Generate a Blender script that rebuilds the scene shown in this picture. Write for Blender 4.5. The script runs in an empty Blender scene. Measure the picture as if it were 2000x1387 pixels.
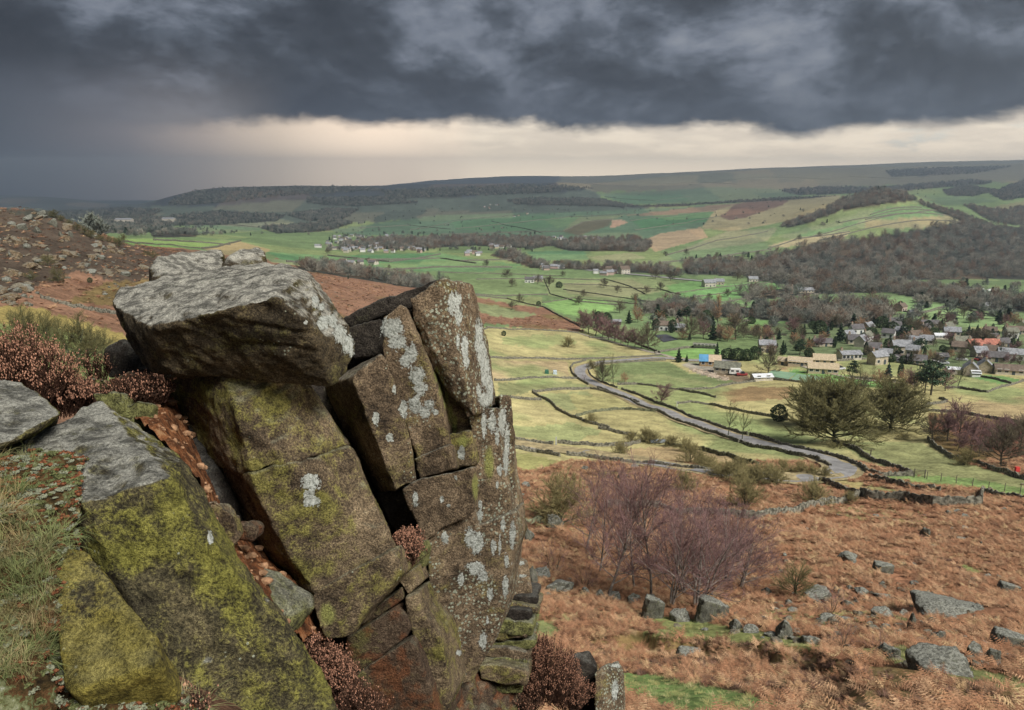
import bpy, bmesh, math, random
import numpy as np
from mathutils import Vector, Matrix

# ------------------------------------------------------------------ camera, sky, sun, exposure
scene = bpy.context.scene
COL = scene.collection
F, CX, CY = 1482.0, 1000.0, 693.5          # focal length and centre in photograph pixels
ZC = 120.0                                  # eye height above the valley datum, metres
PITCH = math.atan((CY - 345.0) / F)
SP, CP = math.sin(PITCH), math.cos(PITCH)

cam_d = bpy.data.cameras.new('camera')
cam_d.sensor_width = 36.0
cam_d.lens = 36.0 * F / 2000.0
cam_d.clip_start, cam_d.clip_end = 0.05, 60000.0
cam = bpy.data.objects.new('camera', cam_d)
COL.objects.link(cam)
cam.location = (0, 0, ZC)
cam.rotation_euler = (math.pi / 2 - PITCH, 0, 0)
scene.camera = cam

vs = scene.view_settings
vs.view_transform = 'Standard'
vs.look = 'None'
vs.gamma = 1.0
vs.exposure = 2.02
EXPO = 2.0 ** vs.exposure
scene.cycles.use_denoising = True
scene.cycles.volume_bounces = 0
scene.cycles.max_bounces = 5
scene.cycles.diffuse_bounces = 2
scene.cycles.transparent_max_bounces = 8

SUN_EL, SUN_AZ = math.radians(49), math.radians(138)   # azimuth clockwise from the view direction (+Y)
sd = bpy.data.lights.new('sun', 'SUN')
sd.energy = 1.5
sd.angle = math.radians(24)
sd.color = (1.0, 0.965, 0.91)
sun = bpy.data.objects.new('sun', sd)
COL.objects.link(sun)
_dir = Vector((math.sin(SUN_AZ) * math.cos(SUN_EL), math.cos(SUN_AZ) * math.cos(SUN_EL), math.sin(SUN_EL)))
sun.rotation_euler = _dir.to_track_quat('Z', 'Y').to_euler()
sun.location = (0, 0, ZC + 200)


class NT:
    """small helper for node trees"""
    def __init__(s, tree):
        s.t = tree

    def n(s, typ, **kw):
        nd = s.t.nodes.new(typ)
        for k, v in kw.items():
            if k.startswith('i_'):
                key = k[2:]
                key = int(key) if key.isdigit() else key.replace('_', ' ')
                nd.inputs[key].default_value = v
            else:
                setattr(nd, k, v)
        return nd

    def l(s, a, b):
        s.t.links.new(a, b)

    def val(s, sock, x):
        if isinstance(x, (int, float)):
            sock.default_value = x
        elif isinstance(x, (tuple, list)):
            sock.default_value = tuple(x) if len(x) != 3 or sock.type != 'RGBA' else (*x, 1)
        else:
            s.l(x, sock)

    def m(s, op, a, b=None, c=None, clamp=False):
        nd = s.n('ShaderNodeMath', operation=op, use_clamp=clamp)
        s.val(nd.inputs[0], a)
        if b is not None: s.val(nd.inputs[1], b)
        if c is not None: s.val(nd.inputs[2], c)
        return nd.outputs[0]

    def ss(s, x, lo, hi, a=0.0, b=1.0):
        nd = s.n('ShaderNodeMapRange', interpolation_type='SMOOTHSTEP')
        s.val(nd.inputs[0], x); s.val(nd.inputs[1], lo); s.val(nd.inputs[2], hi)
        nd.inputs[3].default_value = a; nd.inputs[4].default_value = b
        return nd.outputs[0]

    def noise(s, vec, scale, detail=4, rough=0.55, dist=0.0, col=False):
        nd = s.n('ShaderNodeTexNoise')
        if vec is not None: s.l(vec, nd.inputs['Vector'])
        nd.inputs['Scale'].default_value = scale
        nd.inputs['Detail'].default_value = detail
        nd.inputs['Roughness'].default_value = rough
        nd.inputs['Distortion'].default_value = dist
        return nd.outputs['Color' if col else 'Fac']

    def mix(s, fac, a, b, blend='MIX'):
        nd = s.n('ShaderNodeMix', data_type='RGBA', blend_type=blend)
        s.val(nd.inputs[0], fac); s.val(nd.inputs[6], a); s.val(nd.inputs[7], b)
        return nd.outputs[2]

    def ramp(s, fac, stops):
        nd = s.n('ShaderNodeValToRGB')
        r = nd.color_ramp
        while len(r.elements) < len(stops): r.elements.new(0.5)
        for e, (p, c) in zip(r.elements, stops):
            e.position = p
            e.color = (*c, 1) if len(c) == 3 else c
        s.l(fac, nd.inputs[0])
        return nd.outputs[0]


AK = 0.72                                     # surface colour for a colour seen in the photograph's light


def lin(r, g, b, k=1.0):
    f = lambda c: (c / 255 / 12.92 if c <= 10 else ((c / 255 + 0.055) / 1.055) ** 2.4) * k
    q = (f(r), f(g), f(b))
    if k == AK:                               # surface colours sit nearer to grey than the punchy print
        l = 0.3 * q[0] + 0.6 * q[1] + 0.1 * q[2]
        s = 0.30 if q[1] >= q[0] else 0.13
        q = tuple(c * (1 - s) + l * s for c in q)
    return q


def sky_world():
    w = bpy.data.worlds.new('World')
    scene.world = w
    w.use_nodes = True
    t = NT(w.node_tree)
    w.node_tree.nodes.clear()
    out = t.n('ShaderNodeOutputWorld')
    bg = t.n('ShaderNodeBackground')
    t.l(bg.outputs[0], out.inputs[0])
    tc = t.n('ShaderNodeTexCoord')
    d = tc.outputs['Generated']
    sep = t.n('ShaderNodeSeparateXYZ'); t.l(d, sep.inputs[0])
    x, y, z = sep.outputs
    k = 1.0 / EXPO
    # the cloud deck seen from below: directions projected on a flat layer
    zc = t.m('ADD', t.m('MAXIMUM', z, 0.0), 0.10)
    comb = t.n('ShaderNodeCombineXYZ')
    t.l(t.m('DIVIDE', x, zc), comb.inputs[0]); t.l(t.m('DIVIDE', y, zc), comb.inputs[1])
    t.l(t.m('MULTIPLY', z, 2.0), comb.inputs[2])
    P = comb.outputs[0]
    # stretched coordinates for streaky scud
    mp = t.n('ShaderNodeMapping'); t.l(d, mp.inputs[0])
    mp.inputs['Scale'].default_value = (1.0, 1.0, 1.9)
    mp.inputs['Rotation'].default_value = (0.0, 0.18, 0.0)
    n1 = t.noise(P, 0.42, 2, 0.5, 0.3)
    n2 = t.noise(mp.outputs[0], 4.4, 13, 0.60, 0.22)
    n3 = t.noise(mp.outputs[0], 13.0, 10, 0.62, 0.2)
    n4 = t.noise(d, 2.4, 3, 0.5, 0.2)
    deckv = t.m('ADD', t.m('ADD', t.m('MULTIPLY', n2, 0.95), t.m('MULTIPLY', n3, 0.34)),
                t.m('ADD', t.m('MULTIPLY', n1, 0.30), t.m('MULTIPLY', n4, 0.42)))
    deckn = t.m('SUBTRACT', deckv, 0.14)
    deck = t.ramp(t.ss(deckn, 0.64, 1.10),
                  [(0.0, lin(50, 54, 62, k)), (0.28, lin(66, 71, 80, k)), (0.5, lin(88, 95, 106, k)),
                   (0.74, lin(122, 129, 142, k)), (1.0, lin(150, 155, 164, k))])
    # underside of the deck darkens to slate blue along its edge
    edge_n = t.m('MULTIPLY', t.m('SUBTRACT', t.noise(mp.outputs[0], 7.5, 10, 0.62, 0.25), 0.5), 0.060)
    edge_l = t.m('MULTIPLY', t.m('SUBTRACT', t.noise(d, 2.2, 2, 0.5), 0.5), 0.035)
    base = t.m('ADD', z, t.m('ADD', edge_n, edge_l))
    deckmask = t.ss(base, 0.046, 0.066)
    under = t.ss(base, 0.048, 0.140)
    deck = t.mix(t.m('MULTIPLY', t.m('SUBTRACT', 1.0, under), 0.65), deck, lin(72, 78, 92, k))
    # bright band under the deck, with soft thin cloud; clear air from the sky model behind
    sky = t.n('ShaderNodeTexSky', sky_type='NISHITA', sun_disc=False)
    sky.sun_elevation = SUN_EL; sky.sun_rotation = SUN_AZ
    mp3 = t.n('ShaderNodeMapping'); t.l(d, mp3.inputs[0]); mp3.inputs['Scale'].default_value = (1.0, 1.0, 5.0)
    band_n = t.noise(mp3.outputs[0], 9.0, 8, 0.6, 0.2)
    glow = t.ss(z, -0.01, 0.055)
    band = t.mix(glow, lin(255, 234, 204, k * 2.9), lin(246, 229, 205, k * 1.55))
    wisp = t.m('MULTIPLY', t.ss(band_n, 0.40, 0.60), t.ss(z, 0.012, 0.04))
    band = t.mix(t.m('MULTIPLY', wisp, 0.42), band, lin(206, 190, 174, k * 1.4))
    hot = t.m('MULTIPLY', t.ss(t.noise(mp3.outputs[0], 7.0, 7, 0.62, 0.2), 0.53, 0.64), t.m('MULTIPLY', t.ss(x, 0.15, 0.45), t.ss(z, 0.01, 0.04)))
    band = t.mix(hot, band, lin(255, 247, 230, k * 1.15))
    skyk = t.n('ShaderNodeVectorMath', operation='SCALE'); t.l(sky.outputs[0], skyk.inputs[0]); skyk.inputs['Scale'].default_value = 0.05
    band = t.mix(0.06, band, skyk.outputs[0])
    # rain shafts falling from the deck on the left
    mp2 = t.n('ShaderNodeMapping'); t.l(d, mp2.inputs[0]); mp2.inputs['Scale'].default_value = (1, 1, 0.06)
    rn = t.m('MULTIPLY', t.m('SUBTRACT', t.noise(mp2.outputs[0], 16.0, 4, 0.55), 0.5), 0.16)
    rx = t.m('ADD', x, t.m('ADD', rn, t.m('MULTIPLY', z, 0.4)))
    rain_c = t.ramp(t.ss(x, -0.60, -0.16),
                    [(0.0, lin(72, 82, 97, k * 0.85)), (0.30, lin(126, 120, 122, k * 1.4)), (0.55, lin(172, 157, 146, k * 1.7)), (0.8, lin(218, 198, 176, k * 1.8)), (1.0, lin(245, 222, 196, k * 2.2))])
    rain_c = t.mix(t.m('MULTIPLY', t.ss(z, 0.0, 0.10), 0.35), rain_c, lin(92, 97, 106, k))
    rain = t.ss(rx, -0.16, 0.02, 1.0, 0.0)
    low = t.mix(rain, band, rain_c)
    # far left the deck melts into the rain
    soft = t.ss(x, -0.55, -0.25)
    mmask = t.m('ADD', t.m('MULTIPLY', soft, deckmask), t.m('MULTIPLY', t.m('SUBTRACT', 1.0, soft), t.ss(base, 0.03, 0.16)))
    full = t.mix(mmask, low, deck)
    t.l(full, bg.inputs[0])
    bg.inputs[1].default_value = 1.0


sky_world()

# ------------------------------------------------------------------ numpy noise
_rs = np.random.RandomState(7)
_PERM = _rs.permutation(512).astype(np.int64)
_PERM = np.concatenate([_PERM, _PERM, _PERM])
_GR = _rs.normal(size=(512, 3)); _GR /= np.linalg.norm(_GR, axis=1)[:, None]


def gnoise(p):
    """gradient noise, p (N,3) -> (N,) about -0.7..0.7"""
    p = np.asarray(p, float)
    i = np.floor(p).astype(np.int64); f = p - i
    i &= 511
    u = f * f * f * (f * (f * 6 - 15) + 10)
    r = 0.0
    for dx in (0, 1):
        for dy in (0, 1):
            for dz in (0, 1):
                h = _PERM[_PERM[_PERM[(i[:, 0] + dx) & 511] + ((i[:, 1] + dy) & 511)] + ((i[:, 2] + dz) & 511)]
                g = _GR[h]
                dd = g[:, 0] * (f[:, 0] - dx) + g[:, 1] * (f[:, 1] - dy) + g[:, 2] * (f[:, 2] - dz)
                w = (u[:, 0] if dx else 1 - u[:, 0]) * (u[:, 1] if dy else 1 - u[:, 1]) * (u[:, 2] if dz else 1 - u[:, 2])
                r = r + w * dd
    return r


def fbm(p, octs=4, lac=2.03, gain=0.5):
    a, r = 1.0, 0.0
    for o in range(octs):
        r = r + a * gnoise(p * (lac ** o) + 17.3 * o)
        a *= gain
    return r


# ------------------------------------------------------------------ terrain: heights along lines of sight
def ray(px, py):
    u, v = (px - CX) / F, (CY - py) / F
    return u, CP + v * SP, v * CP - SP       # x, y, z of direction


def proj(x, y, z):
    dz = z - ZC
    w = y * CP - dz * SP
    w = np.where(np.abs(w) < 1e-3, 1e-3, w)
    return CX + F * x / w, CY - F * (y * SP + dz * CP) / w


FAR = {   # distance -> (photo column, photo row) of the ground there
 75: [(-350, 660), (0, 700), (100, 715), (200, 760), (300, 800), (450, 850), (600, 900), (800, 960), (1000, 1000), (1200, 1020), (1400, 1025), (1600, 1022), (1800, 1015), (2000, 1010), (2350, 1000)],
 110: [(-350, 600), (0, 612), (100, 640), (200, 680), (300, 715), (450, 755), (600, 800), (800, 865), (1000, 912), (1200, 930), (1400, 930), (1600, 925), (2000, 925), (2350, 920)],
 150: [(-350, 530), (0, 545), (100, 580), (200, 615), (300, 645), (450, 690), (600, 735), (800, 800), (1000, 850), (1200, 866), (1400, 868), (1600, 862), (2000, 858), (2350, 850)],
 200: [(-350, 460), (0, 485), (100, 515), (200, 550), (300, 578), (450, 610), (600, 655), (800, 735), (1000, 785), (1200, 803), (1400, 803), (1600, 800), (2000, 795), (2350, 790)],
 260: [(-350, 415), (0, 432), (100, 450), (200, 492), (300, 525), (450, 560), (600, 600), (800, 670), (1000, 720), (1200, 742), (1400, 742), (1600, 740), (2000, 736), (2350, 730)],
 300: [(-350, 400), (0, 406), (40, 404), (80, 402), (112, 414), (150, 438), (200, 466), (300, 505), (450, 540), (600, 572), (800, 640), (1000, 690), (1200, 708), (1400, 708), (2000, 702), (2350, 698)],
 340: [(-350, 408), (0, 420), (75, 420), (110, 428), (200, 460), (300, 490), (450, 524), (600, 552), (800, 612), (1000, 662), (1200, 680), (1400, 682), (2000, 678), (2350, 672)],
 450: [(-350, 430), (0, 440), (100, 440), (200, 460), (300, 480), (450, 508), (600, 528), (800, 572), (1000, 612), (1200, 630), (1400, 634), (1600, 632), (2000, 626), (2350, 622)],
 600: [(-350, 450), (0, 450), (100, 452), (200, 466), (300, 474), (450, 500), (600, 524), (800, 552), (1000, 572), (1200, 585), (1400, 584), (1600, 584), (2000, 578), (2350, 575)],
 800: [(-350, 450), (0, 452), (100, 455), (200, 464), (300, 466), (450, 492), (600, 513), (800, 530), (1000, 540), (1200, 546), (1400, 546), (1600, 548), (1800, 552), (2000, 556), (2350, 556)],
 1050: [(-350, 450), (0, 450), (200, 455), (300, 456), (450, 475), (600, 496), (800, 506), (1000, 510), (1200, 512), (1400, 512), (1600, 522), (1800, 532), (2000, 540), (2350, 540)],
 1400: [(-350, 445), (200, 450), (300, 452), (450, 462), (600, 476), (800, 480), (1000, 478), (1200, 478), (1400, 475), (1500, 470), (1600, 464), (1700, 452), (1800, 462), (1900, 470), (2000, 482), (2350, 480)],
 1750: [(-350, 440), (200, 443), (450, 455), (600, 463), (800, 464), (1000, 461), (1200, 456), (1400, 447), (1500, 437), (1560, 420), (1620, 398), (1680, 376), (1730, 371), (1770, 375), (1810, 393), (1880, 418), (1940, 436), (2000, 445), (2350, 450)],
 2400: [(-350, 428), (200, 432), (300, 432), (450, 440), (600, 446), (800, 445), (1000, 440), (1200, 430), (1400, 420), (1500, 412), (1640, 394), (1800, 398), (1900, 400), (2000, 398), (2350, 395)],
 3200: [(-350, 415), (200, 424), (300, 420), (450, 415), (600, 420), (800, 418), (1000, 412), (1200, 405), (1400, 398), (1600, 386), (1800, 380), (1900, 374), (2000, 366), (2350, 360)],
 4500: [(-350, 406), (0, 408), (200, 412), (280, 402), (330, 386), (380, 372), (430, 366), (500, 364), (700, 362), (900, 360), (1000, 358), (1100, 358), (1150, 361), (1200, 373), (1400, 375), (1600, 368), (1800, 357), (2000, 346), (2350, 340)],
 6500: [(-350, 385), (0, 386), (100, 384), (150, 388), (200, 398), (280, 403), (400, 400), (700, 385), (1000, 373), (1100, 362), (1200, 353), (1300, 344), (1400, 336), (1500, 329), (1600, 330), (1700, 326), (1800, 325), (2000, 320), (2350, 316)],
 7400: [(-350, 400), (200, 410), (400, 404), (800, 392), (1000, 382), (1200, 366), (1300, 356), (1500, 341), (1800, 336), (2000, 331), (2350, 326)],
 8600: [(-350, 388), (60, 380), (200, 396), (400, 388), (700, 368), (850, 352), (930, 347), (1050, 342), (1150, 345), (1300, 338), (1450, 330), (1550, 326), (1700, 321), (1800, 317), (2000, 312), (2350, 310)],
 9000: [(-350, 392), (400, 392), (850, 358), (1200, 350), (2000, 322), (2350, 320)],
}
NEAR = {  # distance -> (x/y, metres below the eye)
 0.8: [(-1.3, 1.55), (0, 1.75), (1.3, 1.9)],
 1.6: [(-1.3, 1.5), (-.5, 1.72), (0, 1.85), (.3, 2.1), (1.3, 2.2)],
 3: [(-1.3, 1.3), (-.65, 1.35), (-.4, 2.1), (-.2, 3.0), (0, 3.2), (.2, 3.0), (.5, 3.2), (1.3, 3.2)],
 4.5: [(-1.3, 1.7), (-.65, 1.8), (-.45, 2.3), (-.25, 4.4), (0, 4.9), (.2, 4.9), (.5, 4.6), (1.3, 4.6)],
 6: [(-1.3, 2.3), (-.65, 2.6), (-.4, 3.6), (-.2, 5.4), (0, 5.8), (.2, 5.6), (.5, 5.8), (1.3, 5.7)],
 9: [(-1.3, 4.2), (-.5, 5.0), (-.2, 7.2), (0, 7.9), (.2, 8.1), (.5, 8.1), (1.3, 7.8)],
 12: [(-1.3, 5.5), (-.5, 6.6), (-.2, 9.0), (0, 9.9), (.2, 10), (.5, 9.9), (1.3, 9.5)],
 20: [(-1.3, 7.5), (-.5, 9.2), (-.2, 13), (0, 14.6), (.2, 14.8), (.5, 14.5), (1.3, 14)],
 32: [(-1.3, 9.5), (-.5, 12), (-.2, 18.5), (0, 21.3), (.2, 21.5), (.5, 21), (1.3, 20)],
 50: [(-1.3, 12), (-.5, 15), (-.2, 24), (0, 28), (.2, 28.5), (.5, 28), (1.3, 27)],
}


def build_heights():
    a_in = np.linspace(-0.80, 0.80, 840)
    A = np.concatenate([np.linspace(-1.25, -0.81, 45), a_in, np.linspace(0.81, 1.25, 45)])
    lv = sorted(list(NEAR) + list(FAR))
    afine = np.linspace(-1.3, 1.3, 1301)
    tab = []
    ker = np.exp(-0.5 * (np.arange(-40, 41) / 12.0) ** 2); ker /= ker.sum()
    for Y in lv:
        if Y in NEAR:
            q = np.array(NEAR[Y], float)
            zz = np.interp(afine, q[:, 0], ZC - q[:, 1])
        else:
            pa, pz = [], []
            for px, py in FAR[Y]:
                u, v, w = ray(px, py)
                pa.append(u / v); pz.append(ZC + Y * w / v)
            zz = np.interp(afine, pa, pz)
        zz = np.convolve(np.pad(zz, 40, mode='edge'), ker, mode='valid')
        tab.append(np.interp(A, afine, zz))
    tab = np.array(tab)
    L = np.log(np.array(lv, float))
    # rows of the grid: evenly spread over the picture
    ref = []
    ys = np.exp(np.linspace(L[0], L[-1], 4000))
    col = np.array([np.interp(0.27, A, t) for t in tab])
    col2 = np.array([np.interp(-0.5, A, t) for t in tab])
    col3 = np.array([np.interp(0.45, A, t) for t in tab])
    den = 0
    for c in (col, col2, col3):
        zz = np.interp(np.log(ys), L, c)
        _, rr = proj(0 * ys, ys, zz)
        den = den + np.abs(np.diff(np.clip(rr, 250, 1600)))
    den = den / den.sum() + 0.45 / len(ys)
    cum = np.concatenate([[0], np.cumsum(den)]); cum /= cum[-1]
    Yv = np.interp(np.linspace(0, 1, 640), cum, ys)
    # monotone cubic through the levels (log distance)
    h = np.diff(L)[:, None]; dl = np.diff(tab, axis=0) / h
    m = np.zeros_like(tab)
    w1 = 2 * h[1:] + h[:-1]; w2 = h[1:] + 2 * h[:-1]
    ok = dl[:-1] * dl[1:] > 0
    with np.errstate(divide='ignore', invalid='ignore'):
        mm = (w1 + w2) / (w1 / dl[:-1] + w2 / dl[1:])
    m[1:-1] = np.where(ok, mm, 0); m[0] = dl[0]; m[-1] = dl[-1]
    lx = np.log(Yv); k = np.clip(np.searchsorted(L, lx, 'right') - 1, 0, len(L) - 2)
    t = ((lx - L[k]) / (L[k + 1] - L[k]))[:, None]; hk = (L[k + 1] - L[k])[:, None]
    Z = ((1 + 2 * t) * (1 - t) ** 2 * tab[k] + t * (1 - t) ** 2 * hk * m[k]
         + t * t * (3 - 2 * t) * tab[k + 1] + t * t * (t - 1) * hk * m[k + 1])
    X = A[None, :] * Yv[:, None]; Y = np.repeat(Yv[:, None], len(A), 1)
    P = np.stack([X.ravel(), Y.ravel(), 0 * X.ravel()], 1)
    n = np.zeros(len(P))
    Yf = P[:, 1]
    s = lambda lo, hi: np.clip((Yf - lo) / (hi - lo), 0, 1)
    near = s(9, 20) * (1 - s(150, 320))
    n += near * (0.55 * gnoise(P / 5.5) + 0.22 * gnoise(P / 1.9) + 1.0 * gnoise(P / 17.0))
    n += s(60, 140) * (1 - s(700, 1300)) * (1.3 * gnoise(P / 45.0 + 3) + 0.5 * gnoise(P / 16.0 + 9))
    far = s(900, 1800)
    n += far * (7 * gnoise(P / 330.0 + 5) + 3.0 * gnoise(P / 120.0 + 8))
    n += s(3500, 4200) * (14 * gnoise(P / 700.0 + 1))
    # craggy hill on the left
    pa = P[:, 0] / np.maximum(Yf, 1)
    crag = s(120, 180) * (1 - s(330, 420)) * np.clip((-0.40 - pa) / 0.12, 0, 1)
    n += crag * (2.2 * np.abs(gnoise(P / 9.0 + 31)) + 1.5 * np.abs(gnoise(P / 4.0 + 41)) - 0.8)
    Z = Z + n.reshape(Z.shape)
    # eroded turf bank below the boulder line
    qx, qy = proj(X, Y, Z)
    row = np.interp(qx, [1100, 1240, 1400, 1500, 1630, 1690], [1226, 1238, 1247, 1256, 1280, 1292]) + 4 * np.sin(qx / 17.0)
    dr = (qy - row); w = np.clip((qx - 1150) / 90, 0, 1) * np.clip((1690 - qx) / 60, 0, 1) * (Y < 40) * (Y > 9)
    Z = Z - w * 0.75 * np.clip((dr + 2) / 9, 0, 1) * np.clip(1 - (dr - 40) / 110, 0, 1)
    return A, Yv, X, Y, Z


GA, GY, GX, GYY, GZ = build_heights()
_lny = np.log(GY)


def gz(x, y):
    """ground height (bilinear on the terrain grid)"""
    y = max(float(y), GY[0] + 1e-6); a = x / y
    i = min(max(int(np.searchsorted(GA, a)) - 1, 0), len(GA) - 2)
    j = min(max(int(np.searchsorted(GY, y)) - 1, 0), len(GY) - 2)
    s = min(max((a - GA[i]) / (GA[i + 1] - GA[i]), 0), 1); t = min(max((y - GY[j]) / (GY[j + 1] - GY[j]), 0), 1)
    return float((GZ[j, i] * (1 - s) + GZ[j, i + 1] * s) * (1 - t) + (GZ[j + 1, i] * (1 - s) + GZ[j + 1, i + 1] * s) * t)


def hit(px, py, ymin=8.0):
    """first point of the ground along the line of sight through a photo pixel"""
    u, v, w = ray(px, py)
    a, sl = u / v, w / v
    i = min(max(int(np.searchsorted(GA, a)) - 1, 0), len(GA) - 2)
    s = min(max((a - GA[i]) / (GA[i + 1] - GA[i]), 0), 1)
    zc = GZ[:, i] * (1 - s) + GZ[:, i + 1] * s
    d = ZC + sl * GY - zc
    k = np.nonzero((d < 0) & (GY > ymin))[0]
    if len(k) == 0:
        k = [int(np.argmin(np.where(GY > ymin, d, 1e9)))]
    j = int(k[0])
    if j > 0 and d[j - 1] > 0 and d[j] < 0:
        t = d[j - 1] / (d[j - 1] - d[j]); y = GY[j - 1] + t * (GY[j] - GY[j - 1])
    else:
        y = GY[j]
    return a * y, y, gz(a * y, y)


def at(px, py, Y):
    """point at distance Y on the line of sight"""
    u, v, w = ray(px, py)
    return np.array([u / v * Y, Y, ZC + w / v * Y])


# ------------------------------------------------------------------ linking helpers
def mesh_obj(name, verts, faces, mat=None, parent=None, smooth=False, mats=None, mat_idx=None):
    me = bpy.data.meshes.new(name)
    me.from_pydata([tuple(v) for v in verts], [], [tuple(f) for f in faces])
    for mm in (mats or ([mat] if mat else [])): me.materials.append(mm)
    if mat_idx is not None: me.polygons.foreach_set('material_index', np.asarray(mat_idx, np.int32))
    if smooth: me.polygons.foreach_set('use_smooth', np.ones(len(me.polygons), bool))
    me.update()
    return link(name, me, parent)


def link(name, me, parent=None, loc=None):
    o = bpy.data.objects.new(name, me)
    COL.objects.link(o)
    if parent is not None: o.parent = parent
    if loc is not None: o.location = loc
    return o


def tag(o, label=None, cat=None, group=None, kind=None):
    if label: o['label'] = label
    if cat: o['category'] = cat
    if group: o['group'] = group
    if kind: o['kind'] = kind
    return o


def np_mesh(name, V, Fc, nper, mat=None):
    """fast mesh from numpy arrays, all faces with nper corners"""
    me = bpy.data.meshes.new(name)
    V = np.asarray(V, np.float32); Fc = np.asarray(Fc, np.int32)
    me.vertices.add(len(V)); me.vertices.foreach_set('co', V.ravel())
    me.loops.add(Fc.size); me.loops.foreach_set('vertex_index', Fc.ravel())
    me.polygons.add(len(Fc))
    me.polygons.foreach_set('loop_start', np.arange(0, Fc.size, nper, dtype=np.int32))
    me.polygons.foreach_set('loop_total', np.full(len(Fc), nper, np.int32))
    if mat: me.materials.append(mat)
    me.update(calc_edges=True)
    return me


def new_mat(name, rough=0.9, spec=0.2):
    m = bpy.data.materials.new(name); m.use_nodes = True
    t = NT(m.node_tree)
    b = m.node_tree.nodes['Principled BSDF']
    b.inputs['Roughness'].default_value = rough
    b.inputs['Specular IOR Level'].default_value = spec
    return m, t, b


def plain(name, col, var=0.15, scale=8.0, rough=0.9, spec=0.2, bump=0.0, rand=0.0):
    """a coloured material with noise mottling"""
    m, t, b = new_mat(name, rough, spec)
    tc = t.n('ShaderNodeTexCoord')
    n = t.noise(tc.outputs['Object'], scale, 5, 0.6)
    lo = tuple(c * (1 - var * 2) for c in col); hi = tuple(min(c * (1 + var * 2), 1) for c in col)
    c = t.mix(t.ss(n, 0.3, 0.7), (*lo, 1), (*hi, 1))
    if rand:
        oi = t.n('ShaderNodeObjectInfo')
        hs = t.n('ShaderNodeHueSaturation'); t.l(c, hs.inputs['Color'])
        t.l(t.m('ADD', t.m('MULTIPLY', oi.outputs['Random'], rand), 1 - rand / 2), hs.inputs['Value'])
        hs.inputs['Saturation'].default_value = 1.0
        c = hs.outputs[0]
    t.l(c, b.inputs['Base Color'])
    if bump:
        bp = t.n('ShaderNodeBump'); bp.inputs['Strength'].default_value = bump; t.l(n, bp.inputs['Height']); t.l(bp.outputs[0], b.inputs['Normal'])
    return m
# ------------------------------------------------------------------ ground sheet
BRACKEN, PALE, GREEN = lin(180, 126, 88, AK), lin(194, 182, 118, AK), lin(122, 152, 78, AK)
WOODS_FAR = [   # far woods: outline in the photo, tree height m, tint
 ('ridge', [(330, 392), (380, 372), (440, 367), (700, 364), (760, 372), (600, 380), (520, 386), (420, 398), (330, 402)], 10),
 ('ridge', [(740, 372), (1000, 362), (1090, 362), (1160, 368), (1060, 378), (900, 384), (760, 388)], 10),
 ('ridge', [(600, 386), (760, 384), (820, 396), (700, 404), (600, 398)], 9),
 ('ridge', [(560, 420), (640, 408), (700, 410), (672, 428), (600, 432)], 10),
 ('ridge', [(510, 446), (610, 438), (640, 428), (690, 436), (640, 452), (540, 456)], 10),
 ('ridge', [(990, 392), (1060, 386), (1180, 392), (1250, 405), (1120, 402), (1010, 400)], 9),
 ('ridge', [(1110, 386), (1180, 390), (1220, 406), (1170, 402)], 8),
 ('plateau', [(1520, 372), (1600, 366), (1720, 366), (1900, 352), (1940, 358), (1760, 374), (1560, 382)], 12),
 ('plateau', [(1180, 404), (1350, 398), (1520, 386), (1640, 383), (1500, 393), (1300, 404)], 6),
 ('plateau', [(1840, 372), (1890, 362), (1950, 372), (1900, 384), (1850, 382)], 7),
 ('plateau', [(1930, 378), (2000, 350), (2060, 350), (2060, 378), (1960, 392)], 7),
 ('plateau', [(1730, 334), (1800, 328), (1980, 325), (1900, 340), (1740, 346)], 10),
 ('left', [(160, 430), (240, 420), (340, 425), (330, 450), (240, 455), (190, 455)], 8),
 ('left', [(0, 412), (110, 412), (250, 405), (320, 410), (300, 420), (180, 428), (60, 424)], 8),
 ('left', [(330, 420), (430, 412), (560, 420), (540, 432), (420, 440), (340, 440)], 8),
 ('left', [(290, 452), (380, 450), (385, 463), (300, 464)], 9),
]
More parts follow.
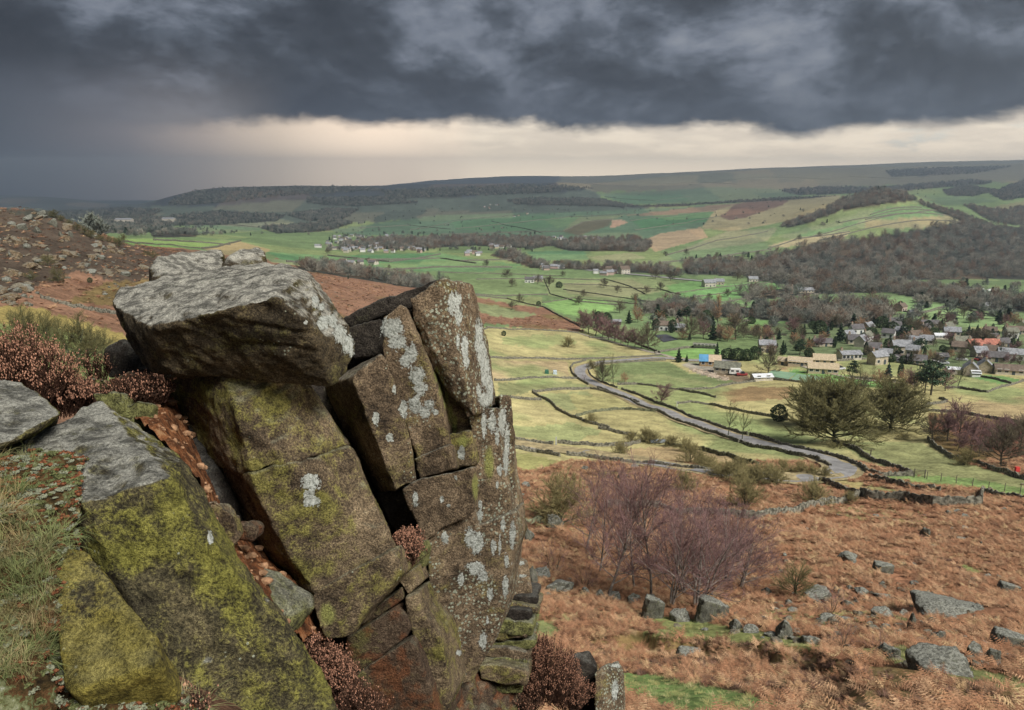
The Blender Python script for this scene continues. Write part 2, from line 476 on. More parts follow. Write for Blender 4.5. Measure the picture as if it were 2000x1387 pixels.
WOODS_MID = [
 ('wooded hill', [(1520, 442), (1600, 415), (1650, 388), (1700, 374), (1760, 373), (1790, 392), (1700, 402), (1640, 412), (1580, 435), (1540, 445)], 9),
 ('wooded hill', [(1790, 392), (1880, 418), (1960, 450), (1910, 446), (1850, 420), (1800, 402)], 7),
 ('valley wood', [(1440, 535), (1500, 500), (1600, 472), (1720, 462), (1880, 432), (1960, 440), (2060, 450), (2060, 548), (1960, 545), (1700, 548), (1560, 560), (1470, 548)], 12),
 ('valley wood', [(1880, 400), (1960, 410), (2060, 395), (2060, 440), (1980, 440), (1930, 430)], 9),
 ('river wood', [(650, 482), (760, 465), (900, 462), (1060, 465), (1090, 478), (1040, 486), (930, 480), (780, 488)], 9),
 ('river wood', [(1075, 480), (1120, 468), (1240, 466), (1275, 480), (1260, 492), (1110, 490)], 10),
 ('river wood', [(955, 498), (1010, 490), (1030, 508), (1080, 518), (1300, 520), (1330, 540), (1180, 528), (1040, 524)], 8),
 ('river wood', [(1330, 515), (1440, 510), (1480, 530), (1440, 540), (1340, 535)], 9),
 ('lower wood', [(1440, 575), (1560, 560), (1700, 545), (1800, 560), (1980, 590), (2060, 600), (2060, 615), (1900, 605), (1740, 572), (1600, 575), (1460, 588)], 9),
 ('edge wood', [(575, 520), (640, 514), (760, 540), (870, 548), (875, 560), (800, 562), (700, 545), (600, 530)], 8),
 ('village wood', [(1540, 610), (1600, 588), (1680, 592), (1745, 600), (1740, 630), (1640, 640), (1560, 632)], 9),
 ('village wood', [(1450, 600), (1560, 596), (1560, 630), (1500, 626), (1455, 620)], 8),
 ('village wood', [(1240, 606), (1310, 590), (1380, 596), (1440, 600), (1450, 622), (1300, 618)], 7),
]
FIELDS = [   # (colour seen, outline, edge softness px)
 # far ridge and plateau
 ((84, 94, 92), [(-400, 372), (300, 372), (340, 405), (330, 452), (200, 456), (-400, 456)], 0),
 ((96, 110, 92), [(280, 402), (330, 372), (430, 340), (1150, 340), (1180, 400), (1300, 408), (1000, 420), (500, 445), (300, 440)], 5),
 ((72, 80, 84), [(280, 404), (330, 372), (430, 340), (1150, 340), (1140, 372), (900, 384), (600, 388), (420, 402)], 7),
 ((132, 128, 104), [(1090, 366), (1090, 300), (2500, 280), (2500, 345), (1800, 360), (1500, 372), (1200, 375)], 7),
 ((124, 128, 98), [(1160, 352), (1400, 338), (1600, 342), (1500, 352), (1240, 362)], 3),
 ((140, 134, 105), [(1500, 345), (1650, 335), (1720, 350), (1600, 360)], 3),
 ((104, 132, 92), [(1160, 380), (1400, 366), (1640, 372), (1500, 392), (1250, 398)], 0),
 ((90, 132, 88), [(1180, 384), (1330, 378), (1345, 392), (1230, 400)], 0),
 ((110, 140, 88), [(1760, 385), (1900, 385), (1960, 392), (1860, 402), (1790, 396)], 0),
 ((142, 140, 98), [(1900, 412), (2060, 380), (2060, 398), (1960, 415)], 0),
 ((112, 142, 92), [(330, 448), (430, 438), (540, 430), (560, 440), (500, 452), (380, 458)], 2),
 ((136, 142, 104), [(395, 425), (520, 420), (590, 440), (540, 448), (420, 440)], 2),
 ((132, 138, 102), [(270, 432), (330, 426), (340, 446), (270, 448)], 2),
 # mid valley
 ((100, 136, 96), [(640, 450), (860, 420), (1100, 415), (1430, 400), (1380, 440), (1280, 470), (1100, 468), (860, 458), (700, 460)], 0),
 ((92, 142, 88), [(880, 432), (1080, 420), (1110, 440), (1000, 452), (890, 448)], 0),
 ((110, 150, 88), [(1060, 428), (1140, 420), (1130, 436), (1090, 446)], 0),
 ((132, 146, 92), [(1130, 424), (1220, 420), (1195, 430), (1130, 440), (1100, 450)], 0),
 ((112, 108, 82), [(1098, 452), (1140, 432), (1196, 428), (1188, 442), (1130, 460)], 0),
 ((196, 160, 128), [(1195, 431), (1212, 428), (1226, 435), (1202, 444), (1192, 446)], 0),
 ((78, 140, 80), [(1230, 430), (1400, 402), (1420, 415), (1380, 432), (1260, 450)], 0),
 ((104, 130, 80), [(800, 462), (940, 455), (960, 468), (850, 470)], 0),
 ((182, 158, 122), [(1255, 470), (1290, 456), (1370, 444), (1382, 464), (1330, 478), (1280, 492)], 0),
 ((152, 130, 104), [(1210, 422), (1400, 400), (1640, 380), (1500, 395), (1400, 412), (1300, 420)], 0),
 ((168, 158, 116), [(1370, 446), (1395, 412), (1450, 395), (1640, 381), (1640, 398), (1560, 428), (1430, 452)], 0),
 ((128, 102, 86), [(1405, 422), (1440, 397), (1546, 386), (1530, 400), (1460, 424), (1425, 432)], 3),
 ((150, 156, 104), [(1300, 500), (1420, 452), (1520, 445), (1500, 470), (1400, 490)], 0),
 ((136, 158, 100), [(1520, 462), (1640, 428), (1700, 408), (1800, 400), (1890, 430), (1700, 442), (1560, 470)], 0),
 ((96, 150, 84), [(1690, 430), (1710, 408), (1800, 400), (1856, 420)], 0),
 ((104, 156, 88), [(1560, 458), (1680, 430), (1672, 440), (1560, 466)], 0),
 ((160, 152, 110), [(1690, 432), (1856, 421), (1892, 432), (1800, 446), (1690, 446)], 0),
 ((180, 170, 128), [(1496, 481), (1560, 464), (1662, 453), (1640, 472), (1520, 484)], 0),
 ((128, 158, 92), [(1280, 512), (1300, 496), (1492, 474), (1508, 486), (1400, 504), (1310, 522)], 0),
 ((150, 158, 100), [(1145, 502), (1230, 494), (1265, 504), (1180, 512)], 0),
 ((100, 154, 92), [(1028, 492), (1140, 488), (1150, 506), (1045, 510)], 0),
 ((94, 156, 84), [(520, 492), (640, 500), (860, 494), (950, 510), (1030, 518), (960, 530), (780, 530), (560, 512)], 0),
 ((112, 158, 84), [(740, 515), (930, 506), (1020, 524), (900, 532), (760, 526)], 0),
 ((138, 164, 84), [(880, 546), (1060, 545), (1066, 572), (960, 580), (930, 566)], 0),
 ((150, 168, 90), [(1060, 545), (1300, 540), (1330, 560), (1200, 590), (1070, 578)], 0),
 ((164, 166, 100), [(1100, 555), (1230, 545), (1290, 570), (1200, 582), (1110, 575)], 0),
 ((138, 190, 70), [(1058, 592), (1100, 582), (1180, 586), (1206, 604), (1150, 622), (1095, 612)], 0),
 ((150, 162, 84), [(930, 580), (1060, 580), (1060, 600), (1000, 595)], 0),
 ((118, 182, 78), [(1295, 580), (1430, 555), (1512, 550), (1530, 572), (1420, 598), (1310, 604)], 0),
 ((134, 186, 88), [(1380, 588), (1520, 572), (1640, 576), (1640, 590), (1520, 600), (1400, 604)], 0),
 ((122, 180, 74), [(1300, 558), (1360, 548), (1420, 556), (1320, 574)], 0),
 ((136, 178, 90), [(1700, 590), (1755, 578), (1850, 596), (1846, 606), (1790, 616), (1720, 604)], 0),
 ((142, 178, 92), [(1770, 620), (1850, 600), (2060, 640), (2060, 655), (1920, 640)], 0),
 ((150, 172, 100), [(1630, 548), (1700, 546), (1820, 566), (1810, 572), (1700, 560)], 0),
 ((165, 158, 108), [(1795, 512), (1860, 500), (1985, 512), (1950, 528), (1830, 526)], 3),
 ((175, 158, 118), [(1800, 506), (1860, 500), (1856, 512), (1800, 520)], 3),
 # village and around
 ((120, 172, 66), [(1450, 628), (1532, 626), (1536, 656), (1452, 652)], 0),
 ((122, 150, 72), [(1200, 640), (1500, 636), (1560, 650), (1480, 690), (1280, 700), (1150, 660)], 3),
 ((112, 132, 72), [(1500, 630), (1800, 632), (2060, 655), (2060, 735), (1850, 720), (1640, 705), (1500, 690)], 3),
 ((128, 182, 58), [(1278, 690), (1400, 676), (1412, 690), (1390, 704), (1300, 698)], 0),
 ((160, 165, 80), [(1636, 706), (1720, 698), (1800, 708), (1850, 716), (1836, 740), (1760, 734), (1660, 728)], 0),
 ((166, 168, 84), [(1830, 735), (1880, 728), (1980, 744), (1930, 764), (1850, 758)], 0),
 ((120, 172, 66), [(1880, 730), (1960, 735), (1998, 742), (1960, 752), (1900, 738)], 0),
 ((120, 180, 56), [(1540, 722), (1640, 730), (1760, 752), (1750, 762), (1640, 752), (1550, 735)], 2),
 ((190, 150, 110), [(1510, 712), (1545, 706), (1570, 716), (1530, 722)], 2),
 ((182, 172, 152), [(1330, 712), (1362, 702), (1400, 716), (1432, 732), (1408, 742), (1360, 728)], 2),
 ((150, 130, 100), [(1400, 726), (1460, 734), (1476, 744), (1440, 748), (1400, 738)], 2),
 # rough pasture below
 ((194, 182, 120), [(930, 642), (1140, 652), (1290, 694), (1140, 702), (950, 700)], 0),
 ((168, 172, 86), [(980, 660), (1090, 652), (1130, 668), (1060, 680), (980, 672)], 6),
 ((202, 178, 128), [(955, 704), (1108, 706), (1112, 736), (960, 744)], 0),
 ((130, 148, 72), [(1160, 716), (1230, 706), (1305, 706), (1345, 728), (1442, 746), (1345, 760), (1240, 750), (1172, 744)], 0),
 ((152, 158, 82), [(1180, 738), (1280, 730), (1400, 750), (1340, 758), (1240, 748)], 4),
 ((150, 152, 80), [(970, 748), (1110, 744), (1160, 758), (1040, 764), (975, 776)], 5),
 ((166, 170, 90), [(1048, 770), (1150, 764), (1170, 790), (1110, 804), (1070, 786)], 5),
 ((186, 178, 112), [(1110, 768), (1250, 786), (1210, 798), (1130, 805)], 3),
 ((170, 176, 90), [(1000, 835), (1120, 826), (1180, 842), (1120, 866), (1005, 852)], 6),
 ((200, 186, 124), [(1000, 785), (1060, 790), (1110, 820), (1050, 826), (1000, 815)], 5),
 ((168, 138, 92), [(1395, 768), (1470, 754), (1550, 758), (1540, 778), (1430, 786)], 6),
 ((160, 168, 84), [(1290, 800), (1420, 806), (1560, 830), (1620, 860), (1560, 870), (1400, 830)], 8),
 ((192, 184, 118), [(1340, 790), (1500, 812), (1600, 838), (1640, 860), (1560, 850), (1420, 815)], 6),
 ((166, 168, 84), [(1640, 862), (1800, 864), (1850, 894), (2060, 950), (2060, 968), (1780, 926), (1690, 905)], 0),
 ((142, 176, 62), [(1720, 925), (1900, 935), (2060, 965), (2060, 976), (1900, 955), (1740, 938)], 4),
 ((196, 172, 120), [(1830, 790), (2060, 770), (2060, 835), (1940, 816), (1850, 806)], 4),
 ((134, 86, 64), [(1812, 805), (1940, 818), (2060, 840), (2060, 945), (1960, 922), (1855, 888), (1818, 860)], 0),
 ((200, 172, 120), [(1215, 878), (1300, 872), (1420, 888), (1480, 912), (1360, 905), (1240, 895)], 4),
 ((176, 172, 100), [(1005, 884), (1060, 892), (1100, 905), (1040, 918), (1005, 915)], 5),
 ((190, 168, 104), [(1610, 936), (1700, 944), (1780, 962), (1700, 960), (1640, 950)], 6),
 # left moor
 ((154, 114, 86), [(-400, 400), (0, 405), (60, 408), (200, 455), (240, 474), (330, 480), (400, 492), (520, 505), (640, 520), (760, 545), (850, 560), (930, 580), (1000, 595), (1060, 600), (1130, 630), (1142, 650), (1050, 642), (950, 632), (880, 648), (810, 690), (790, 750), (830, 810), (900, 862), (960, 900), (960, 930), (-400, 930)], 5),
 ((150, 160, 90), [(930, 590), (990, 600), (1050, 615), (1000, 622), (940, 612)], 4),
 ((104, 84, 70), [(200, 470), (330, 485), (440, 500), (420, 520), (330, 522), (240, 500)], 8),
 ((92, 78, 64), [(-400, 400), (60, 408), (120, 425), (235, 480), (340, 525), (260, 560), (150, 530), (70, 560), (-10, 590), (-400, 600)], 6),
 ((134, 112, 66), [(130, 590), (260, 600), (310, 560), (400, 560), (330, 540), (200, 555)], 9),
 ((160, 142, 74), [(-400, 600), (60, 598), (150, 625), (250, 655), (300, 690), (200, 680), (100, 650), (-400, 640)], 8),
 ((128, 142, 54), [(-400, 632), (80, 632), (180, 662), (260, 700), (260, 760), (-400, 760)], 6),
 ((120, 166, 58), [(226, 467), (330, 466), (450, 473), (440, 480), (388, 486), (300, 482), (240, 474)], 0),
 ((172, 156, 108), [(395, 486), (440, 478), (470, 472), (530, 488), (500, 503), (440, 498)], 0),
 ((140, 160, 96), [(520, 505), (560, 508), (640, 516), (600, 522), (530, 512)], 0),
 # bracken slope: turf, heather and bare patches
 ((150, 158, 58), [(1230, 1212), (1330, 1205), (1420, 1222), (1560, 1240), (1640, 1268), (1520, 1262), (1380, 1248), (1240, 1236)], 8),
 ((150, 158, 62), [(1640, 1270), (1760, 1262), (1900, 1300), (2060, 1350), (2060, 1372), (1900, 1330), (1760, 1300)], 8),
 ((132, 170, 52), [(1130, 1308), (1300, 1320), (1480, 1360), (1560, 1400), (1320, 1400), (1210, 1350)], 10),
 ((168, 128, 94), [(1250, 1270), (1640, 1285), (1860, 1335), (2060, 1390), (1800, 1400), (1400, 1330)], 14),
 ((116, 88, 78), [(1480, 1292), (1640, 1300), (1760, 1330), (1640, 1336), (1540, 1318)], 12),
 ((88, 62, 44), [(1230, 1240), (1400, 1249), (1500, 1258), (1630, 1282), (1640, 1292), (1500, 1272), (1400, 1262), (1230, 1252)], 3),
 ((196, 160, 112), [(1050, 1180), (1230, 1180), (1300, 1230), (1200, 1240), (1100, 1230)], 10),
 ((190, 166, 112), [(1210, 1290), (1440, 1290), (1700, 1350), (1560, 1372), (1330, 1330)], 14),
 ((150, 160, 70), [(1040, 1190), (1100, 1235), (1060, 1260), (1030, 1230)], 6),
 ((96, 66, 52), [(1820, 1095), (1960, 1120), (2060, 1140), (2060, 1152), (1940, 1135)], 4),
 ((160, 162, 60), [(1870, 1098), (1930, 1118), (1900, 1122)], 4),
]


def in_poly(px, py, poly):
    q = np.asarray(poly, float)
    r = np.zeros(len(px), bool)
    b = (px > q[:, 0].min()) & (px < q[:, 0].max()) & (py > q[:, 1].min()) & (py < q[:, 1].max())
    idx = np.nonzero(b)[0]
    if len(idx) == 0: return r
    x, y = px[idx], py[idx]; c = np.zeros(len(idx), bool)
    j = len(q) - 1
    for i in range(len(q)):
        xi, yi, xj, yj = *q[i], *q[j]
        if yi != yj:
            c ^= ((yi > y) != (yj > y)) & (x < (xj - xi) * (y - yi) / (yj - yi) + xi)
        j = i
    r[idx] = c
    return r


def build_ground():
    ny, na = GZ.shape
    X, Y, Z = GX.ravel(), GYY.ravel(), GZ.ravel()
    px, py = proj(X, Y, Z)
    P3 = np.stack([X, Y, 0 * X], 1)
    col = np.empty((len(X), 3)); col[:] = GREEN
    m = (py > 640) & (px > 600); col[m] = PALE
    m = (py > 900) & (px > 600); col[m] = BRACKEN
    m = (Y < 60); col[m] = BRACKEN
    rough = np.zeros(len(X)); rough[(py > 640)] = 0.7
    bmask = np.zeros(len(X), bool)
    nx = gnoise(np.stack([px / 23, py / 9, 0 * px], 1)); nyy = gnoise(np.stack([px / 23 + 40, py / 9, 0 * px], 1))
    nf = gnoise(np.stack([px / 8, py / 4, 0 * px + 4], 1))
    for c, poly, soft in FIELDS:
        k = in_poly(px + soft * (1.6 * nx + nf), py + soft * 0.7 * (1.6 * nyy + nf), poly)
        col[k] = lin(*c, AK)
    for nm, poly, hh in WOODS_FAR + WOODS_MID:
        k = in_poly(px + 2 * nx, py + 1.2 * nyy, poly)
        col[k] = lin(72, 72, 60, AK)
    # worn, greener and drier patches, as real differences of growth
    n1 = fbm(np.stack([X / 34, Y / 48, 0 * X], 1), 4); n2 = fbm(np.stack([X / 9, Y / 13, 0 * X + 9], 1), 3)
    pale = (col[:, 0] > lin(150, 0, 0, AK)[0]) & (py > 636) & (py < 960) & (col[:, 1] > lin(0, 146, 0, AK)[1])
    g = np.clip((n1 - 0.02) * 3.0, 0, 0.8)[:, None]
    col = np.where(pale[:, None], col * (1 - g) + np.array(lin(146, 164, 76, AK)) * g, col)
    br = (col[:, 0] > col[:, 1] * 1.55)
    d = np.clip((n2 - 0.12) * 2.6, 0, 0.85)[:, None]
    col = np.where(br[:, None], col * (1 - d) + np.array(lin(112, 76, 56, AK)) * d, col)
    d = np.clip((-n1 - 0.2) * 2.4, 0, 0.6)[:, None]
    col = np.where(br[:, None], col * (1 - d) + np.array(lin(140, 128, 66, AK)) * d, col)
    # bare soil and peat at the top of the crag
    k = Y < 12; col[k] = lin(92, 66, 48, AK)
    # small regular fields in the valley, each with its own sward
    far = (Y > 520) & (Y < 6000) & ~br
    cx = np.floor((X + 60 * gnoise(P3 / 400)) / (70 + Y * 0.035)); cyy = np.floor((Y + 90 * gnoise(P3 / 500 + 7)) / (110 + Y * 0.05))
    h = (np.sin(cx * 127.1 + cyy * 311.7) * 43758.5453) % 1.0
    col = np.where(far[:, None], col * (0.80 + 0.34 * h)[:, None] * np.array([1, 1, 1]) + (h > 0.72)[:, None] * np.array([.03, .01, .0]) , col)
    v = 1 + 0.22 * np.clip(n2, -1, 1) + 0.16 * np.clip(n1, -1, 1)
    col = np.clip(col * v[:, None], 0.01, 0.9)
    F_ = (np.arange(ny - 1)[:, None] * na + np.arange(na - 1)[None, :]).ravel()
    faces = np.stack([F_, F_ + 1, F_ + na + 1, F_ + na], 1)
    me = np_mesh('ground', np.stack([X, Y, Z], 1), faces, 4)
    at_ = me.color_attributes.new('cover', 'FLOAT_COLOR', 'POINT')
    at_.data.foreach_set('color', np.concatenate([col, np.ones((len(col), 1))], 1).astype(np.float32).ravel())
    me.polygons.foreach_set('use_smooth', np.ones(len(me.polygons), bool))
    mt, t, b = new_mat('ground_cover', 0.95, 0.1)
    vc = t.n('ShaderNodeVertexColor', layer_name='cover')
    geo = t.n('ShaderNodeNewGeometry')
    n_a = t.noise(geo.outputs['Position'], 1.9, 7, 0.62)
    n_b = t.noise(geo.outputs['Position'], 0.22, 6, 0.6)
    n_c = t.noise(geo.outputs['Position'], 0.02, 5, 0.6)
    f = t.m('ADD', t.m('ADD', t.ss(n_a, 0.25, 0.75, -0.35, 0.35), t.ss(n_b, 0.25, 0.75, -0.30, 0.30)), t.ss(n_c, 0.25, 0.75, 0.82, 1.18))
    mu = t.n('ShaderNodeVectorMath', operation='SCALE'); t.l(vc.outputs[0], mu.inputs[0]); t.l(f, mu.inputs['Scale'])
    t.l(mu.outputs[0], b.inputs['Base Color'])
    bp = t.n('ShaderNodeBump'); bp.inputs['Strength'].default_value = 0.8; bp.inputs['Distance'].default_value = 0.25
    t.l(n_a, bp.inputs['Height']); t.l(bp.outputs[0], b.inputs['Normal'])
    me.materials.append(mt)
    tag(link('ground', me), kind='structure')
    # the moor top behind the viewpoint
    gx = np.linspace(-120, 120, 61); gy = np.linspace(-140, 0.81, 60)
    XX, YY = np.meshgrid(gx, gy)
    zz = ZC - 1.75 + 0.3 * gnoise(np.stack([XX.ravel() / 6, YY.ravel() / 6, 0 * XX.ravel()], 1)) * np.clip(-YY.ravel() / 4, 0, 1)
    zz -= np.clip((np.abs(XX.ravel() + 1) - 4) * 0.1, 0, 6) * np.clip((YY.ravel() + 12) / 12, 0, 1)
    Fb = (np.arange(59)[:, None] * 61 + np.arange(60)[None, :]).ravel()
    mb = np_mesh('ground_moor_top', np.stack([XX.ravel(), YY.ravel(), zz], 1), np.stack([Fb, Fb + 1, Fb + 62, Fb + 61], 1), 4, plain('moor_turf', lin(140, 110, 70, AK), 0.3, 1.5))
    tag(link('ground_moor_top', mb), kind='structure')


build_ground()


def build_haze():
    m = bpy.data.materials.new('haze'); m.use_nodes = True
    nt = m.node_tree; nt.nodes.clear()
    o = nt.nodes.new('ShaderNodeOutputMaterial'); v = nt.nodes.new('ShaderNodeVolumePrincipled')
    v.inputs['Color'].default_value = (0.66, 0.82, 1.0, 1)
    v.inputs['Density'].default_value = 1.6e-4
    v.inputs['Anisotropy'].default_value = 0.6
    nt.links.new(v.outputs[0], o.inputs['Volume'])
    lo, hi = float(GZ.min()) - 30, max(float(GZ.max()), ZC) + 15
    X0, X1, Y0, Y1 = -21000, 21000, -400, 9400
    V = [(x, y, z) for z in (lo, hi) for y in (Y0, Y1) for x in (X0, X1)]
    Fq = [(0, 2, 3, 1), (4, 5, 7, 6), (0, 1, 5, 4), (2, 6, 7, 3), (0, 4, 6, 2), (1, 3, 7, 5)]
    h = mesh_obj('haze', V, Fq, m)
    tag(h, kind='stuff')


build_haze()
# ------------------------------------------------------------------ gritstone
LICHEN = [(617, 590, 8, 14), (628, 600, 6, 9), (632, 632, 14, 15), (597, 629, 4, 6), (650, 626, 9, 14), (664, 652, 14, 20), (680, 674, 13, 20), (687, 692, 6, 9),
 (606, 942, 19, 18), (604, 965, 12, 10), (610, 980, 17, 12), (734, 818, 7, 14), (762, 855, 8, 9),
 (765, 640, 23, 22), (775, 668, 18, 16), (803, 690, 12, 20), (793, 705, 14, 14), (815, 735, 16, 20), (822, 758, 14, 16), (812, 790, 14, 18), (830, 805, 12, 14), (838, 790, 10, 12), (850, 805, 7, 6), (787, 797, 8, 16), (790, 810, 6, 8), (770, 762, 4, 10),
 (882, 592, 8, 25), (893, 586, 8, 15), (895, 618, 8, 18), (908, 680, 7, 28), (911, 706, 6, 15), (895, 666, 4, 15), (935, 660, 8, 40), (941, 690, 10, 30), (948, 725, 10, 35), (958, 760, 9, 35), (935, 762, 5, 14), (948, 780, 14, 16),
 (945, 830, 5, 30), (961, 825, 8, 22), (971, 852, 5, 20), (981, 822, 8, 30), (990, 860, 5, 40), (988, 900, 6, 30), (976, 918, 5, 14), (971, 948, 3, 9), (901, 885, 7, 15),
 (811, 975, 6, 16), (863, 975, 4, 8), (876, 988, 4, 5), (890, 933, 3, 6), (869, 1051, 8, 13), (918, 1050, 12, 20), (932, 1061, 14, 22), (929, 1110, 18, 14), (943, 1125, 10, 14), (901, 1132, 7, 14), (964, 1068, 6, 17), (976, 1065, 3, 20), (1001, 1044, 6, 28), (938, 1007, 6, 12), (938, 986, 4, 9), (987, 1145, 6, 24), (989, 1096, 5, 16), (957, 1160, 7, 14), (943, 1251, 8, 18), (952, 1212, 3, 9), (896, 1275, 6, 6), (982, 1026, 5, 14),
 (1201, 1349, 7, 22), (1206, 1300, 14, 5), (411, 1050, 6, 16), (1012, 1100, 14, 5), (1020, 1125, 10, 3)]
STREAK = [(852, 730, 6, 20), (862, 755, 7, 24), (871, 780, 7, 24), (880, 805, 7, 24), (888, 830, 7, 22), (905, 862, 14, 14), (955, 905, 12, 40), (928, 950, 8, 30), (640, 1200, 20, 30)]


def rock_mat(name, lo, hi, algae=0.5, algae_col=(150, 150, 50), top=0.6, top_col=(176, 174, 158), speck=0.3, green_scale=4.0, dark=(48, 41, 33), rust=0.0, tlo=0.46, thi=0.84):
    m, t, b = new_mat(name, 0.93, 0.15)
    geo = t.n('ShaderNodeNewGeometry')
    p = geo.outputs['Position']
    nrm = t.n('ShaderNodeSeparateXYZ'); t.l(geo.outputs['Normal'], nrm.inputs[0])
    n1 = t.noise(p, 2.6, 6, 0.6, 0.4); n2 = t.noise(p, 17, 6, 0.65); n3 = t.noise(p, 85, 4, 0.7); n4 = t.noise(p, 260, 3, 0.7)
    g = t.m('ADD', t.m('MULTIPLY', n1, 0.55), t.m('ADD', t.m('MULTIPLY', n2, 0.40), t.m('MULTIPLY', n3, 0.30)))
    c = t.ramp(t.ss(g, 0.38, 0.92), [(0.0, lin(*dark, AK)), (0.35, lin(*lo, AK)), (0.75, lin(*hi, AK)), (1.0, lin(*[min(255, q + 45) for q in hi], AK))])
    grain = t.ss(t.m('ADD', t.m('MULTIPLY', n3, 0.65), t.m('MULTIPLY', n4, 0.6)), 0.44, 0.82, 0.34, 1.66)
    # algae: yellow-green film breaking up over the grain
    av = t.m('ADD', t.m('MULTIPLY', t.noise(p, green_scale, 5, 0.6, 0.5), 0.8), t.m('ADD', t.m('MULTIPLY', n2, 0.35), t.m('MULTIPLY', n3, 0.35)))
    am = t.m('MULTIPLY', t.ss(av, 0.92 - 0.36 * algae, 1.08 - 0.36 * algae), min(0.3 + 0.7 * algae, 0.92))
    ac = t.mix(t.ss(n2, 0.3, 0.7), lin(*[q * 0.62 for q in algae_col], AK), lin(*algae_col, AK))
    c = t.mix(am, c, ac)
    if rust:
        rm = t.ss(t.noise(p, 5.5, 5, 0.6), 0.60 - rust * 0.2, 0.72 - rust * 0.2)
        c = t.mix(t.m('MULTIPLY', rm, 0.8), c, lin(128, 78, 44, AK))
    # weathered pale crust on faces open to the sky
    tv = t.m('ADD', nrm.outputs[2], t.m('ADD', t.m('MULTIPLY', t.m('SUBTRACT', n2, 0.5), 0.55), t.m('MULTIPLY', t.m('SUBTRACT', n1, 0.5), 0.6)))
    tm = t.m('MULTIPLY', t.ss(tv, tlo, thi), top)
    st = t.n('ShaderNodeMapping'); t.l(p, st.inputs[0]); st.inputs['Rotation'].default_value = (0, 0, 0.5); st.inputs['Scale'].default_value = (6.0, 9.0, 7.0)
    ns = t.noise(st.outputs[0], 1.6, 6, 0.65)
    tcv = t.mix(t.ss(ns, 0.38, 0.60), lin(*[q * 0.58 for q in top_col], AK), lin(*top_col, AK))
    c = t.mix(tm, c, tcv)
    # crisp pale lichen specks
    if speck:
        vo = t.n('ShaderNodeTexVoronoi'); t.l(p, vo.inputs['Vector']); vo.inputs['Scale'].default_value = 34
        sel = t.ss(t.noise(p, 3.1, 3, 0.5), 0.62 - 0.14 * speck, 0.68 - 0.14 * speck)
        rad = t.ss(t.m('ADD', vo.outputs['Distance'], t.m('MULTIPLY', n3, 0.25)), 0.26 + 0.1 * speck, 0.34 + 0.1 * speck, 1.0, 0.0)
        c = t.mix(t.m('MULTIPLY', sel, rad), c, lin(176, 182, 150, AK))
    # bright moss streaks and the large grey-white lichen rosettes
    a2 = t.n('ShaderNodeAttribute', attribute_name='streak')
    sm = t.ss(t.m('ADD', a2.outputs['Fac'], t.m('MULTIPLY', t.m('SUBTRACT', n2, 0.5), 0.9)), 0.25, 0.7)
    c = t.mix(t.m('MULTIPLY', sm, 0.85), c, lin(158, 162, 26, AK))
    a1 = t.n('ShaderNodeAttribute', attribute_name='lichen')
    lv_ = t.m('ADD', a1.outputs['Fac'], t.m('ADD', t.m('MULTIPLY', t.m('SUBTRACT', t.noise(p, 30, 5, 0.65, 0.6), 0.5), 1.25), t.m('MULTIPLY', t.m('SUBTRACT', n3, 0.5), 0.95)))
    lm = t.ss(lv_, 0.30, 0.36)
    lc = t.mix(t.ss(t.noise(p, 60, 4, 0.7), 0.30, 0.62), lin(128, 134, 118, AK), lin(212, 217, 204, AK))
    mu = t.n('ShaderNodeVectorMath', operation='SCALE'); t.l(c, mu.inputs[0]); t.l(grain, mu.inputs['Scale'])
    c = t.mix(lm, mu.outputs[0], lc)
    t.l(c, b.inputs['Base Color'])
    hgt = t.m('ADD', t.m('MULTIPLY', n2, 1.0), t.m('ADD', t.m('MULTIPLY', n3, 0.42), t.m('MULTIPLY', n4, 0.16)))
    hgt = t.m('ADD', hgt, t.m('MULTIPLY', lm, 0.12))
    bp = t.n('ShaderNodeBump'); bp.inputs['Strength'].default_value = 1.0; bp.inputs['Distance'].default_value = 0.04
    t.l(hgt, bp.inputs['Height']); t.l(bp.outputs[0], b.inputs['Normal'])
    return m


RM = {
 'pale': rock_mat('weathered_gritstone', (80, 70, 52), (118, 102, 74), 0.48, (124, 118, 58), 1.0, (190, 186, 170), 0.15),
 'slab': rock_mat('algae_slab', (80, 74, 52), (124, 112, 78), 0.70, (158, 154, 50), 1.0, (172, 170, 156), 0.1, 2.1, tlo=0.74, thi=0.98),
 'yellow': rock_mat('yellow_slab', (92, 84, 56), (130, 116, 78), 0.95, (160, 146, 48), 0.2, (160, 156, 120), 0.15, 3.4),
 'brown': rock_mat('brown_gritstone', (112, 94, 72), (164, 140, 108), 0.40, (146, 140, 54), 0.55, (150, 150, 130), 0.35),
 'green': rock_mat('algae_gritstone', (84, 80, 58), (120, 112, 84), 0.92, (154, 154, 54), 0.55, (160, 160, 140), 0.1, 3.0),
 'mix': rock_mat('mottled_gritstone', (112, 95, 72), (164, 141, 106), 0.58, (156, 152, 50), 0.55, (154, 152, 124), 0.2, 3.4),
 'lichen': rock_mat('lichened_gritstone', (112, 94, 72), (164, 140, 108), 0.40, (146, 140, 54), 0.5, (160, 160, 140), 1.5),
 'dark': rock_mat('dark_shaded_gritstone', (58, 52, 46), (84, 76, 66), 0.30, (110, 110, 60), 0.4, (130, 130, 120), 0.0),  # dark colour also paints shade into the crag core and the shaded blocks
 'rust': rock_mat('iron_stained_gritstone', (88, 70, 54), (118, 98, 76), 0.50, (132, 128, 60), 0.4, (140, 140, 110), 0.0, 4.0, (38, 32, 26), 0.6),
 'grey': rock_mat('grey_boulder', (98, 97, 86), (134, 132, 116), 0.45, (134, 136, 82), 0.8, (170, 171, 154), 0.2),
}


